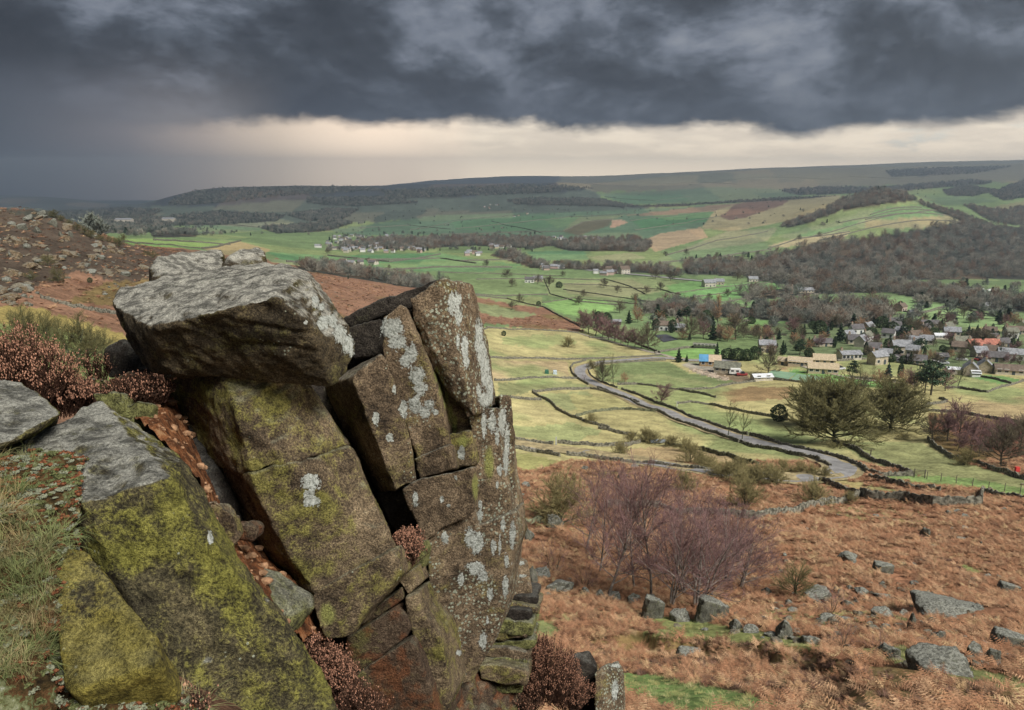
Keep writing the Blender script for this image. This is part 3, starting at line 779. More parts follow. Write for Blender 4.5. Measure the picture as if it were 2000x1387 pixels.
def finish_rock(name, V, Fc, mat, voxel, smooth, amp, seed, label=None, group=None, parent=None, cat='rock', lichen=True, strata=0.0):
    me = bpy.data.meshes.new('tmp'); bm = bmesh.new()
    vs_ = [bm.verts.new(tuple(v)) for v in V]
    if Fc is None:
        bmesh.ops.convex_hull(bm, input=vs_)
        loose = [v for v in bm.verts if not v.link_faces]
        bmesh.ops.delete(bm, geom=loose, context='VERTS')
    else:
        for f in Fc: bm.faces.new([vs_[i] for i in f])
    bmesh.ops.recalc_face_normals(bm, faces=bm.faces[:])
    bmesh.ops.triangulate(bm, faces=[f for f in bm.faces if len(f.verts) > 4])
    bm.to_mesh(me); bm.free()
    tmp = bpy.data.objects.new('tmp', me); COL.objects.link(tmp)
    r = tmp.modifiers.new('r', 'REMESH'); r.mode = 'VOXEL'; r.voxel_size = voxel
    if smooth:
        s = tmp.modifiers.new('s', 'SMOOTH'); s.factor = 0.5; s.iterations = smooth
    dg = bpy.context.evaluated_depsgraph_get()
    ev = tmp.evaluated_get(dg)
    out = bpy.data.meshes.new_from_object(ev)
    bpy.data.objects.remove(tmp); bpy.data.meshes.remove(me)
    n = len(out.vertices)
    co = np.empty(n * 3, np.float32); out.vertices.foreach_get('co', co); co = co.reshape(-1, 3).astype(float)
    nr = np.empty(n * 3, np.float32); out.vertices.foreach_get('normal', nr); nr = nr.reshape(-1, 3).astype(float)
    o3 = np.array([seed * 3.7, seed * 1.3, -seed * 2.1])
    q = co + o3
    d = amp * (1.0 * gnoise(q * 1.9) + 0.65 * gnoise(q * 4.3) + 0.60 * np.abs(gnoise(q * 7.5)) + 0.36 * gnoise(q * 17) + 0.22 * gnoise(q * 38))
    if strata:
        sl = q @ np.array([0.25, 0.1, 1.0])
        d -= strata * np.clip(0.35 - np.abs(gnoise(np.stack([q[:, 0] * 1.1, q[:, 1] * 1.1, sl * 7 + 1.2 * gnoise(q * 2.2)], 1))) * 3, 0, 1) * 2.2 * np.clip(gnoise(q * 1.5 + 9) * 2 + 0.4, 0, 1)
    # chipped edges: corners sit back unevenly
    ch = np.clip(gnoise(q * 5.5 + 50) - 0.10, 0, 1)
    d -= amp * 2.2 * ch
    pit = np.clip(gnoise(q * 13 + 80) - 0.22, 0, 1)
    d -= amp * 1.6 * pit
    co = co + nr * d[:, None]
    out.vertices.foreach_set('co', co.astype(np.float32).ravel())
    out.update()
    out.polygons.foreach_set('use_smooth', np.ones(len(out.polygons), bool))
    if lichen:
        px, py = proj(co[:, 0], co[:, 1], co[:, 2])
        for nm, spots in (('lichen', LICHEN), ('streak', STREAK)):
            fld = np.full(n, -1.0)
            for (sx, sy, rx, ry) in spots:
                dd = np.hypot((px - sx) / rx, (py - sy) / ry)
                fld = np.maximum(fld, 1 - 0.72 * dd)
            # rosettes sit on the faces turned to the viewer
            view = (co - np.array([0, 0, ZC])); view /= np.linalg.norm(view, axis=1)[:, None]
            fld = np.where((nr * view).sum(1) < -0.10, fld, -1.0)
            at_ = out.attributes.new(nm, 'FLOAT', 'POINT'); at_.data.foreach_set('value', fld.astype(np.float32))
    out.materials.clear(); out.materials.append(RM[mat] if isinstance(mat, str) else mat)
    out.name = name
    o = link(name, out, parent)
    if label: tag(o, label, cat, group, 'thing')
    return o


def hull_rock(name, pts, mat, label, voxel=0.016, smooth=3, amp=0.022, seed=1, **kw):
    c = np.mean([p[:2] for p in pts], 0)
    gr = lambda p: (p[0] + (p[0] - c[0]) / max(math.hypot(p[0] - c[0], p[1] - c[1]), 1) * 3.5, p[1] + (p[1] - c[1]) / max(math.hypot(p[0] - c[0], p[1] - c[1]), 1) * 3.5, p[2])
    return finish_rock(name, [at(*gr(p)) for p in pts], None, mat, voxel, smooth, amp, seed, label, **kw)


def block(name, poly, Y, mat, label, thick=0.9, voxel=0.015, smooth=2, amp=0.016, seed=1, tilt=(0, 0), shift=(0.10, 1.0, -0.36), taper=0.0, **kw):
    """a jointed block: outline of its face at distance Y (+ tilt per 100 px), carried back into the crag"""
    q = np.array(poly, float); c = q.mean(0)
    q = q + (q - c) / np.maximum(np.linalg.norm(q - c, axis=1), 1)[:, None] * 4.0
    fr = [at(p[0], p[1], Y + tilt[0] * (p[0] - c[0]) / 100 + tilt[1] * (p[1] - c[1]) / 100) for p in q]
    cen = np.mean(fr, 0); sv = np.array(shift) * thick
    bk = [cen + (p - cen) * (1 - taper) + sv for p in fr]
    n = len(fr)
    Fc = [list(range(n)), list(range(2 * n - 1, n - 1, -1))] + [[i, n + i, n + (i + 1) % n, (i + 1) % n] for i in range(n)]
    return finish_rock(name, fr + bk, Fc, mat, voxel, smooth, amp, seed, label, **kw)


def build_crag():
    # perched boulder
    hull_rock('perched_boulder', [(300, 722, 4.35), (345, 722, 4.2), (430, 702, 4.12), (520, 692, 4.1), (578, 716, 4.1), (648, 756, 4.2), (662, 742, 4.25),
              (226, 600, 4.6), (240, 650, 4.5), (275, 700, 4.45), (300, 640, 4.05), (420, 612, 3.95), (538, 578, 3.95), (600, 640, 4.0),
              (694, 668, 4.5), (690, 692, 4.4), (645, 585, 4.62), (595, 535, 4.75), (548, 516, 5.0), (430, 525, 5.2), (330, 541, 5.2), (242, 565, 4.95), (222, 588, 4.75),
              (300, 640, 5.2), (600, 640, 5.25)], 'pale', 'big tilted boulder with pale weathered top, perched on the crag', 0.015, 4, 0.035, 3, strata=0.022)
    # boulders beyond it
    hull_rock('boulder', [(296, 530, 7.6), (300, 552, 7.5), (312, 508, 7.9), (360, 496, 8.3), (425, 490, 8.5), (436, 500, 8.3), (432, 545, 7.8), (380, 560, 7.4), (300, 560, 7.6), (320, 540, 9.0), (430, 530, 9.0)],
              'pale', 'low pale boulder seen just above the back of the perched boulder, the left one', 0.026, 3, 0.05, 5, strata=0.02)
    hull_rock('boulder', [(434, 524, 7.5), (448, 500, 7.6), (470, 490, 7.9), (505, 487, 8.0), (516, 500, 7.8), (516, 540, 7.6), (440, 545, 7.4), (450, 530, 8.8), (510, 530, 8.8)],
              'pale', 'small rounded pale boulder just above the perched boulder, the right one', 0.026, 3, 0.04, 6, strata=0.02)
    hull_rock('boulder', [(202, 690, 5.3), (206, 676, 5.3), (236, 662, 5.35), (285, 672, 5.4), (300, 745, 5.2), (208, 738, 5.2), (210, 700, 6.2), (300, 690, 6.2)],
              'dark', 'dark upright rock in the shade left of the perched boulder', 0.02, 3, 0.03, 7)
    # central leaning block, split by a crack
    hull_rock('leaning_block', [(318, 726, 4.7), (335, 760, 4.75), (440, 700, 4.55), (512, 690, 4.45), (566, 700, 4.5), (612, 772, 4.5), (678, 868, 4.45), (560, 905, 4.12), (490, 922, 4.08), (462, 800, 4.12), (442, 742, 4.25),
              (392, 905, 4.62), (560, 720, 5.5), (680, 870, 5.4), (400, 740, 5.4)], 'mix', 'large leaning block with greenish left face under the perched boulder', 0.016, 3, 0.03, 11)
    hull_rock('leaning_block', [(490, 926, 4.08), (562, 909, 4.12), (682, 873, 4.45), (727, 972, 4.42), (768, 1068, 4.34), (700, 1110, 4.25), (616, 1156, 4.12), (578, 1100, 4.08), (530, 1010, 4.06),
              (396, 912, 4.66), (470, 1050, 4.6), (590, 1152, 4.3), (684, 880, 5.4), (768, 1070, 5.2), (480, 940, 5.3)], 'mix', 'lower half of the leaning block, with one round lichen patch', 0.016, 3, 0.026, 12)
    # jointed columns, left to right
    hull_rock('stone_column', [(688, 738, 4.86), (744, 693, 4.95), (754, 706, 4.95), (785, 800, 4.95), (812, 935, 4.9), (772, 957, 4.84), (738, 958, 5.3), (690, 890, 5.45), (640, 815, 5.6), (614, 765, 5.7), (650, 742, 5.6),
              (744, 693, 5.7), (812, 935, 5.7)], 'brown', 'leaning stone column with dark left side and two small lichen spots', 0.014, 2, 0.02, 13)
    block('stone_column', [(748, 622), (783, 595), (792, 602), (806, 643), (836, 719), (859, 785), (876, 868), (814, 893), (783, 798), (750, 700)], 4.98, 'brown', 'tall column with a ragged white lichen band down its face', seed=14, tilt=(0.03, 0))
    block('stone_block', [(676, 642), (742, 622), (744, 640), (746, 690), (690, 700), (684, 668)], 5.35, 'dark', 'dark stump of rock right of the perched boulder', seed=15, thick=0.6)
    block('stone_block', [(814, 897), (876, 872), (886, 914), (823, 933)], 4.98, 'brown', 'small cut-off block at the foot of the lichen-banded column', seed=16)
    block('stone_column', [(795, 600), (836, 706), (850, 715), (868, 735), (916, 818), (918, 841), (876, 847), (849, 752), (823, 686)], 5.22, 'brown', 'narrow recessed column with a bright green moss streak', seed=17)
    block('stone_block', [(876, 851), (917, 844), (928, 897), (924, 906), (886, 910), (877, 878)], 5.1, 'mix', 'square yellowish block with one lichen spot under the mossy streak', seed=18)
    block('stone_slab', [(668, 623), (740, 588), (800, 566), (862, 543), (866, 560), (800, 600), (750, 612), (690, 640)], 5.75, 'dark', 'long sloping dark slab behind the column tops', seed=19, thick=0.7, voxel=0.018)
    hull_rock('stone_column', [(800, 585, 5.05), (862, 545, 5.1), (868, 551, 5.1), (898, 706, 4.98), (925, 808, 4.98), (911, 813, 5.0), (892, 765, 5.05), (842, 706, 5.1), (825, 666, 5.1),
              (900, 560, 5.3), (925, 557, 5.45), (936, 609, 5.5), (956, 699, 5.5), (971, 793, 5.45), (941, 797, 5.2), (870, 560, 5.9), (960, 780, 6.1), (830, 600, 5.8)], 'lichen',
              'top right column with dark brown front and white lichened right face', 0.014, 2, 0.028, 20)
    block('stone_column', [(918, 817), (942, 801), (972, 797), (979, 870), (984, 930), (1000, 1000), (932, 1028), (924, 990), (926, 888)], 5.2, 'lichen', 'streaked lichened column at the outer edge of the crag', seed=21, tilt=(0.12, 0))
    block('stone_column', [(976, 773), (996, 776), (999, 795), (1004, 865), (1003, 911), (1008, 960), (1002, 1000), (988, 960), (980, 860)], 5.45, 'lichen', 'thin white-lichened fin standing against the valley', seed=22, tilt=(0.3, 0), thick=0.45, shift=(-0.12, 1.0, -0.36))
    block('stone_block', [(789, 958), (817, 940), (887, 923), (921, 914), (921, 994), (905, 1010), (860, 1029), (852, 1040), (828, 1053), (817, 1023), (797, 981)], 4.9, 'brown', 'wide block with three pale lichen ovals, mid crag', seed=23, tilt=(0.05, 0))
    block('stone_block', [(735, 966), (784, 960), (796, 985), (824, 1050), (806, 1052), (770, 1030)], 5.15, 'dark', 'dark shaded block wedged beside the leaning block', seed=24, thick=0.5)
    block('stone_column', [(832, 1060), (856, 1040), (923, 998), (931, 1033), (1001, 1004), (1011, 1058), (997, 1096), (990, 1167), (976, 1216), (955, 1265), (937, 1297), (922, 1328), (880, 1338), (873, 1321), (866, 1251), (848, 1174), (839, 1125)],
          5.0, 'lichen', 'great tapering wall of rock speckled with yellow and white lichen', seed=25, tilt=(0.10, 0.0), voxel=0.016)
    # foot of the crag
    block('stone_block', [(612, 1161), (690, 1116), (761, 1076), (772, 1090), (782, 1124), (768, 1139), (704, 1208), (690, 1236), (645, 1252), (634, 1245), (614, 1190)], 4.15, 'mix', 'yellow-green wedge block with a pale upper edge below the leaning block', seed=26, tilt=(0.12, 0), thick=0.7)
    block('stone_block', [(704, 1214), (782, 1146), (784, 1173), (706, 1227)], 4.5, 'rust', 'reddish strip of rock under the yellow-green wedge', seed=27, thick=0.6)
    block('stone_block', [(680, 1246), (768, 1191), (792, 1205), (801, 1230), (791, 1246), (702, 1310), (690, 1311), (676, 1268)], 4.4, 'rust', 'squat rusty block low on the crag', seed=28, thick=0.7)
    block('stone_block', [(687, 1329), (798, 1252), (811, 1266), (856, 1400), (860, 1440), (680, 1440)], 4.3, 'rust', 'large rust-stained block at the bottom of the crag', seed=29, thick=0.8)
    block('stone_column', [(793, 1170), (813, 1163), (827, 1202), (855, 1244), (862, 1268), (881, 1356), (873, 1386), (856, 1382), (832, 1321), (811, 1251), (797, 1209)], 4.45, 'mix', 'slender leaning splinter of rock at the crag foot', seed=30, thick=0.6, voxel=0.013)
    block('stone_block', [(774, 1134), (803, 1115), (813, 1142), (797, 1159)], 4.5, 'mix', 'small greenish chockstone above the slender splinter', seed=31, thick=0.35, voxel=0.011)
    block('stone_block', [(797, 1074), (824, 1061), (830, 1076), (825, 1110), (811, 1114)], 4.75, 'green', 'small mossy chockstone beside the heather tuft', seed=32, thick=0.4, voxel=0.011)
    hull_rock('stone_block', [(468, 1110, 3.75), (503, 1105, 3.8), (545, 1121, 3.85), (608, 1163, 3.8), (612, 1186, 3.7), (573, 1232, 3.55), (542, 1212, 3.45), (482, 1146, 3.5), (500, 1120, 4.3), (600, 1180, 4.3), (560, 1260, 3.9)],
              'green', 'pale green wedge of rock with a rounded end, beside the long slab', 0.014, 3, 0.02, 33)
    # foreground slabs
    hull_rock('foreground_slab', [(-60, 900, 2.9), (195, 784, 3.45), (252, 827, 3.4), (330, 882, 3.15), (360, 914, 3.0), (378, 958, 2.88), (155, 975, 2.5), (330, 940, 2.62), (160, 905, 2.75),
              (168, 1024, 2.52), (250, 1110, 2.5), (312, 1165, 2.5), (356, 1307, 2.42), (366, 1420, 2.35), (674, 1420, 2.55), (620, 1309, 2.62), (507, 1193, 2.78), (468, 1146, 2.82), (418, 1084, 2.88), (388, 1005, 2.9),
              (350, 1000, 3.9), (560, 1300, 3.6), (100, 980, 3.6)], 'slab', 'long foreground slab, pale on top and yellow-green with algae below', 0.0135, 4, 0.034, 41, strata=0.012)
    block('foreground_slab', [(120, 1083), (133, 1067), (174, 1072), (217, 1144), (267, 1206), (298, 1241), (311, 1286), (305, 1300), (152, 1350), (131, 1333), (117, 1237), (108, 1160)], 2.06, 'yellow', 'small tapering mossy slab lying beside the turf', thick=0.22, voxel=0.010, seed=42, smooth=4, shift=(0.0, 0.45, -0.9), tilt=(0.0, -0.12))
    hull_rock('foreground_slab', [(-80, 735, 3.3), (0, 741, 3.3), (42, 747, 3.3), (72, 766, 3.25), (120, 799, 3.1), (118, 808, 3.05), (60, 842, 2.85), (0, 872, 2.7), (-80, 880, 2.7), (-60, 900, 3.1), (100, 840, 3.4), (0, 800, 3.6)],
              'slab', 'flat mossy slab at the left edge below the heather', 0.015, 3, 0.02, 43, strata=0.01)
    # stones in the gap behind the slab
    for k, (pts, y, mt, lb) in enumerate([
        ([(145, 748), (170, 738), (200, 742), (204, 762), (180, 772), (150, 768)], 4.4, 'green', 'flat greenish stone left of the dark upright rock'),
        ([(182, 772), (222, 768), (240, 800), (236, 822), (196, 800)], 4.0, 'green', 'mossy stone wedged at the tip of the long slab'),
        ([(234, 796), (262, 785), (288, 788), (292, 820), (280, 836), (240, 826)], 4.0, 'green', 'square mossy stone above the soil gully'),
        ([(232, 740), (250, 730), (268, 738), (262, 756), (238, 758)], 4.5, 'rust', 'small orange-brown stone by the shaded heather'),
        ([(212, 742), (228, 738), (232, 752), (216, 756)], 4.55, 'rust', 'very small brown stone next to the orange-brown one'),
        ([(398, 985), (420, 978), (450, 1010), (462, 1050), (440, 1080), (410, 1040)], 3.5, 'brown', 'brown stone leaning in the soil gully behind the slab'),
        ([(462, 1030), (480, 1024), (496, 1034), (490, 1050), (466, 1050)], 3.7, 'rust', 'round cobble in the soil gully'),
    ]):
        block('stone', pts, y, mt, lb, thick=0.14, voxel=0.009, smooth=9, amp=0.028, seed=50 + k, taper=0.3)
    # bottom right: slab stack and the outlying block
    hull_rock('outlying_block', [(1112, 1282, 6.5), (1150, 1276, 6.6), (1164, 1306, 6.5), (1162, 1440, 6.3), (1112, 1440, 6.3), (1120, 1300, 7.3), (1160, 1300, 7.3)], 'dark', 'dark rounded block at the bottom edge beside the brown heather', 0.02, 3, 0.03, 61)
    hull_rock('outlying_block', [(1162, 1318, 6.2), (1180, 1300, 6.35), (1208, 1294, 6.5), (1214, 1322, 6.4), (1222, 1440, 6.2), (1165, 1440, 6.1), (1180, 1320, 7.1), (1216, 1320, 7.1)], 'lichen', 'upright block with a long white lichen streak at the bottom edge', 0.018, 3, 0.025, 62)
    hull_rock('stone_pillar', [(1000, 1098, 5.9), (1012, 1092, 5.95), (1028, 1100, 5.95), (1036, 1150, 5.85), (1038, 1166, 5.85), (985, 1170, 5.8), (1000, 1100, 6.6), (1036, 1160, 6.6)], 'lichen', 'narrow stone pillar right of the great lichened wall', 0.014, 2, 0.02, 63)
    lay = [(984, 1168, 1040, 1180), (986, 1181, 1042, 1194), (982, 1195, 1044, 1210), (978, 1212, 1044, 1236), (970, 1238, 1030, 1250), (962, 1254, 1032, 1268), (948, 1270, 1028, 1286), (944, 1288, 1030, 1302), (944, 1304, 1026, 1332), (962, 1336, 1016, 1352)]
    words = ['topmost', 'second', 'third', 'fourth', 'fifth', 'sixth', 'seventh', 'eighth', 'ninth', 'lowest']
    for k, (x0, y0, x1, y1) in enumerate(lay):
        r_ = random.Random(k * 7 + 1); j = lambda s: r_.uniform(-s, s)
        x0 -= 14 + j(10); x1 += j(9); tl = j(5)
        block('stone_slab', [(x0, y0 + 2 + tl), (x0 + 16, y0 - 1 + tl * .6), ((x0 + x1) / 2, y0 + j(3)), (x1 - 6, y0 + 1 - tl), (x1, y0 + 5 - tl), (x1 - 3, y1 - tl), ((x0 + x1) / 2, y1 + j(3)), (x0 + 3, y1 - 1 + tl)], 5.75 - 0.05 * k + j(0.09), ('dark', 'mix', 'dark', 'green', 'mix', 'green', 'brown', 'green', 'mix', 'green')[k],
              f'{words[k]} mossy slab in the stack right of the crag', thick=0.6, voxel=0.012, smooth=1, amp=0.022, seed=70 + k, group='slabs stacked at the crag foot')
    hull_rock('stone_block', [(884, 1348, 5.1), (925, 1330, 5.3), (960, 1285, 5.6), (1000, 1300, 5.75), (1016, 1345, 5.6), (1024, 1450, 5.3), (872, 1450, 4.75), (900, 1380, 6.0), (1010, 1380, 6.3)], 'rust', 'rubbly reddish ledge at the foot of the great lichened wall', 0.018, 1, 0.06, 64)
    # body of the crag behind the joints, coloured dark to put shade in the gaps
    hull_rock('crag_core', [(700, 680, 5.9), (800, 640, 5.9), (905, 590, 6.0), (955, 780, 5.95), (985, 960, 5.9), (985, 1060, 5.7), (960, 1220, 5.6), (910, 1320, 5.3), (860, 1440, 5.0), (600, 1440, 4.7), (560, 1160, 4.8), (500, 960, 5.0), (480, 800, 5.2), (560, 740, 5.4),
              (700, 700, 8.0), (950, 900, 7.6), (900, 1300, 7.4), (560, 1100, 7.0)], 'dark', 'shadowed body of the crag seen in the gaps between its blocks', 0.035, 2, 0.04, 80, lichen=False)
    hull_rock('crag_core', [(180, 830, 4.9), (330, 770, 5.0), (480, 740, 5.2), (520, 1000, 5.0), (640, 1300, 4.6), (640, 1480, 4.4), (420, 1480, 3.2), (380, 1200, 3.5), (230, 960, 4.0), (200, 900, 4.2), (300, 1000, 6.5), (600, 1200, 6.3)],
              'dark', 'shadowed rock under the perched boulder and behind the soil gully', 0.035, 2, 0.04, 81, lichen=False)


build_crag()


def soil_gully():
    """orange gritty soil filling the gap between slab and leaning block"""
    L_ = [(250, 800, 4.15), (300, 852, 3.55), (350, 890, 3.45), (392, 950, 3.35), (405, 1010, 3.3), (436, 1084, 3.3), (486, 1148, 3.35), (560, 1235, 3.4)]
    R_ = [(330, 760, 4.75), (345, 775, 4.8), (400, 900, 4.7), (425, 950, 4.65), (470, 1040, 4.62), (520, 1090, 4.4), (590, 1150, 4.3), (650, 1250, 4.4)]
    nu, nv = 46, 130
    tl = np.linspace(0, len(L_) - 1, nv); la = np.array([at(*p) for p in L_]); ra = np.array([at(*p) for p in R_])
    Lp = np.stack([np.interp(tl, range(len(L_)), la[:, i]) for i in range(3)], 1); Rp = np.stack([np.interp(tl, range(len(R_)), ra[:, i]) for i in range(3)], 1)
    s = np.linspace(0, 1, nu)[None, :, None]
    P = (Lp[:, None] * (1 - s) + Rp[:, None] * s).reshape(-1, 3)
    P[:, 2] += 0.07 * fbm(P * 3.1, 3) + 0.05 * np.abs(gnoise(P * 11)) + 0.02 * gnoise(P * 30)
    Fb = (np.arange(nv - 1)[:, None] * nu + np.arange(nu - 1)[None, :]).ravel()
    m, t, b = new_mat('orange_soil', 0.95, 0.1)
    geo = t.n('ShaderNodeNewGeometry'); p = geo.outputs['Position']
    n = t.noise(p, 9, 7, 0.7); n2 = t.noise(p, 60, 4, 0.7)
    c = t.ramp(t.ss(n, 0.3, 0.72), [(0, lin(58, 38, 24, AK)), (0.4, lin(112, 66, 34, AK)), (0.7, lin(158, 98, 52, AK)), (1, lin(186, 140, 92, AK))])
    t.l(t.mix(t.ss(n2, 0.55, 0.75), c, lin(196, 160, 120, AK)), b.inputs['Base Color'])
    bp = t.n('ShaderNodeBump'); bp.inputs['Distance'].default_value = 0.02; t.l(t.m('ADD', n, n2), bp.inputs['Height']); t.l(bp.outputs[0], b.inputs['Normal'])
    me = np_mesh('soil', P, np.stack([Fb, Fb + 1, Fb + nu + 1, Fb + nu], 1), 4, m)
    tag(link('soil', me), kind='structure')
    # loose pebbles lying in it
    rng = random.Random(4)
    pm = plain('pebble', lin(158, 118, 82, AK), 0.25, 30, 0.9, 0.2, 0.3)
    V, Fq = [], []
    for k in range(120):
        i = rng.randrange(2, nv - 2); j = rng.randrange(4, nu - 4)
        r = rng.choice([0.006, 0.009, 0.012, 0.018, 0.03]); c_ = P[i * nu + j]
        base = len(V); ico = ICO
        sx, sy, sz = rng.uniform(.8, 1.4), rng.uniform(.7, 1.2), rng.uniform(.5, .9)
        for v in ico[0]: V.append((c_[0] + v[0] * r * sx * rng.uniform(.85, 1.15), c_[1] + v[1] * r * sy, c_[2] + r * 0.4 + v[2] * r * sz))
        for f in ico[1]: Fq.append(tuple(base + q for q in f))
    tag(mesh_obj('gravel', V, Fq, pm), 'loose pale pebbles scattered in the soil gully', 'gravel', kind='stuff')


def _ico():
    bm = bmesh.new(); bmesh.ops.create_icosphere(bm, subdivisions=1, radius=1.0)
    bm.verts.ensure_lookup_table()
    r = ([tuple(v.co) for v in bm.verts], [tuple(v.index for v in f.verts) for f in bm.faces]); bm.free()
    return r


ICO = _ico()
soil_gully()
# ------------------------------------------------------------------ trees
BARK = plain('bark', lin(98, 90, 72, AK), 0.25, 6, rand=0.3)
BARK_D = plain('bark_mossy', lin(92, 96, 60, AK), 0.3, 5, rand=0.3)
BIRCH_B = plain('birch_bark', lin(150, 140, 128, AK), 0.35, 3, rand=0.2)
TWIG = plain('twig_brown', lin(112, 102, 78, AK), 0.2, 3, rand=0.5)
TWIG_O = plain('twig_olive', lin(118, 112, 66, AK), 0.2, 3, rand=0.35)
TWIG_Y = plain('twig_thorn', lin(154, 142, 88, AK), 0.2, 3, rand=0.35)
TWIG_P = plain('twig_purple', lin(140, 106, 102, AK), 0.2, 3, rand=0.4)
TWIG_T = plain('twig_tan', lin(176, 136, 98, AK), 0.2, 3, rand=0.4)
NEEDLE = plain('needles', lin(52, 78, 46, AK), 0.35, 1.5, rand=0.5)
NEEDLE_B = plain('needles_blue', lin(64, 96, 86, AK), 0.3, 1.5, rand=0.3)
LEAFY = plain('evergreen_leaf', lin(60, 84, 38, AK), 0.35, 1.5, rand=0.5)


def tubes(segs, n=3):
    """(p0, p1, r0, r1) rows -> vertices and quads"""
    S = np.array([[*a, *b, r0, r1] for a, b, r0, r1 in segs], float)
    p0, p1, r0, r1 = S[:, :3], S[:, 3:6], S[:, 6], S[:, 7]
    d = p1 - p0; d /= np.maximum(np.linalg.norm(d, axis=1), 1e-9)[:, None]
    ref = np.where(np.abs(d[:, 2:3]) < 0.9, np.array([[0, 0, 1.0]]), np.array([[1.0, 0, 0]]))
    u = np.cross(d, ref); u /= np.linalg.norm(u, axis=1)[:, None]; v = np.cross(d, u)
    V = np.empty((len(S), 2 * n, 3))
    for k in range(n):
        a = 2 * math.pi * k / n
        w = u * math.cos(a) + v * math.sin(a)
        V[:, k] = p0 + w * r0[:, None]; V[:, n + k] = p1 + w * r1[:, None]
    b = (np.arange(len(S)) * 2 * n)[:, None, None]
    q = np.array([[k, (k + 1) % n, n + (k + 1) % n, n + k] for k in range(n)])[None]
    return V.reshape(-1, 3), (b + q).reshape(-1, 4)


def bare(seed, H=10.0, trunk=0.25, spread=0.45, n1=10, n2=8, n3=8, up=0.5, r0=0.22, twig=0.02, droop=0.0, stems=1, lean=0.0, tl=1.0, run=0.55):
    """segments of a leafless tree: (trunk and limbs, twigs)"""
    rng = random.Random(seed); wood, tw = [], []
    U = rng.uniform

    def unit(v): return v / max(np.linalg.norm(v), 1e-9)

    def path(p, d, ln, ra, rb, k, wob, lift, out):
        pts = [p]
        for i in range(k):
            d = unit(d + np.array([U(-wob, wob), U(-wob, wob), U(-wob, wob) + lift]))
            q = p + d * ln / k
            out.append((p, q, ra + (rb - ra) * i / k, ra + (rb - ra) * (i + 1) / k))
            p = q; pts.append(p)
        return pts, d

    def side(d, ang):
        a = U(0, 2 * math.pi); w = np.array([math.cos(a), math.sin(a), U(-.2, .5)])
        w = unit(w - d * (w @ d))
        return unit(d * math.cos(ang) + w * math.sin(ang))

    for s in range(stems):
        a = U(0, 6.28); off = np.array([math.cos(a), math.sin(a), 0]) * (0.06 * H if stems > 1 else 0)
        d0 = unit(np.array([math.cos(a) * (0.25 if stems > 1 else 0.04) + lean, math.sin(a) * (0.25 if stems > 1 else 0.04), 1.0]))
        hh = H * (1 if stems == 1 else U(.75, 1.0))
        pts, _ = path(off * 0.4 + np.array([0, 0, -0.4]), d0, hh * 0.92, r0, r0 * 0.18, 9, 0.10, 0.02, wood)
        for i in range(n1):
            top = (i + U(0, 1)) / n1
            t = trunk + run * (1 - trunk) * top * U(.7, 1.0)
            k = min(int(t * 9), 8); f = t * 9 - k
            p = pts[k] * (1 - f) + pts[k + 1] * f
            phi = (0.05 + 0.45 * up) + (1.42 - 0.05 - 0.45 * up) * top ** 1.15 + U(-.15, .15)
            ax, az = H * spread, max(hh * 0.98 - p[2], 0.15 * H)
            ln = U(.82, 1.06) / math.sqrt((math.cos(phi) / ax) ** 2 + (math.sin(phi) / az) ** 2)
            az_ = i * 2.399 + U(-.5, .5)
            d = np.array([math.cos(az_) * math.cos(phi) + lean * .5, math.sin(az_) * math.cos(phi), math.sin(phi)])
            rr = r0 * 0.40 * (1 - 0.5 * top)
            p1, _ = path(p, d, ln, rr, rr * 0.25, 5, 0.20, 0.03 * up, wood)
            for j in range(n2):
                t2 = 0.2 + 0.8 * (j + U(0, 1)) / n2; k2 = min(int(t2 * 5), 4); f2 = t2 * 5 - k2
                q = p1[k2] * (1 - f2) + p1[k2 + 1] * f2
                dd = side(unit(p1[k2 + 1] - p1[k2]), U(0.4, 1.0)); dd[2] += 0.25 * up; dd = unit(dd)
                l2 = ln * U(.28, .5) * (1.15 - 0.5 * t2)
                p2, _ = path(q, dd, l2, max(rr * 0.28, twig * 1.2), twig, 3, 0.25, 0.08 * up - 0.1 * droop, tw)
                for m_ in range(n3):
                    t3 = (m_ + U(0, 1)) / n3; k3 = min(int(t3 * 3), 2); f3 = t3 * 3 - k3
                    w = p2[k3] * (1 - f3) + p2[k3 + 1] * f3
                    d3 = side(unit(p2[k3 + 1] - p2[k3]), U(0.35, 1.0)); d3[2] += 0.2 * up - 0.55 * droop; d3 = unit(d3)
                    tw.append((w, w + d3 * H * 0.075 * tl * U(.6, 1.3), twig, twig * 0.35))
    return wood, tw


def proto_bare(nm, bark, twm, **kw):
    wood, tw = bare(**kw)
    V, Fq = tubes(wood, 5); a = np_mesh(nm + '_trunk', V, Fq, 4, bark)
    V, Fq = tubes(tw, 3); b = np_mesh(nm + '_crown', V, Fq, 4, twm)
    return (a, b, kw.get('H', 10.0))


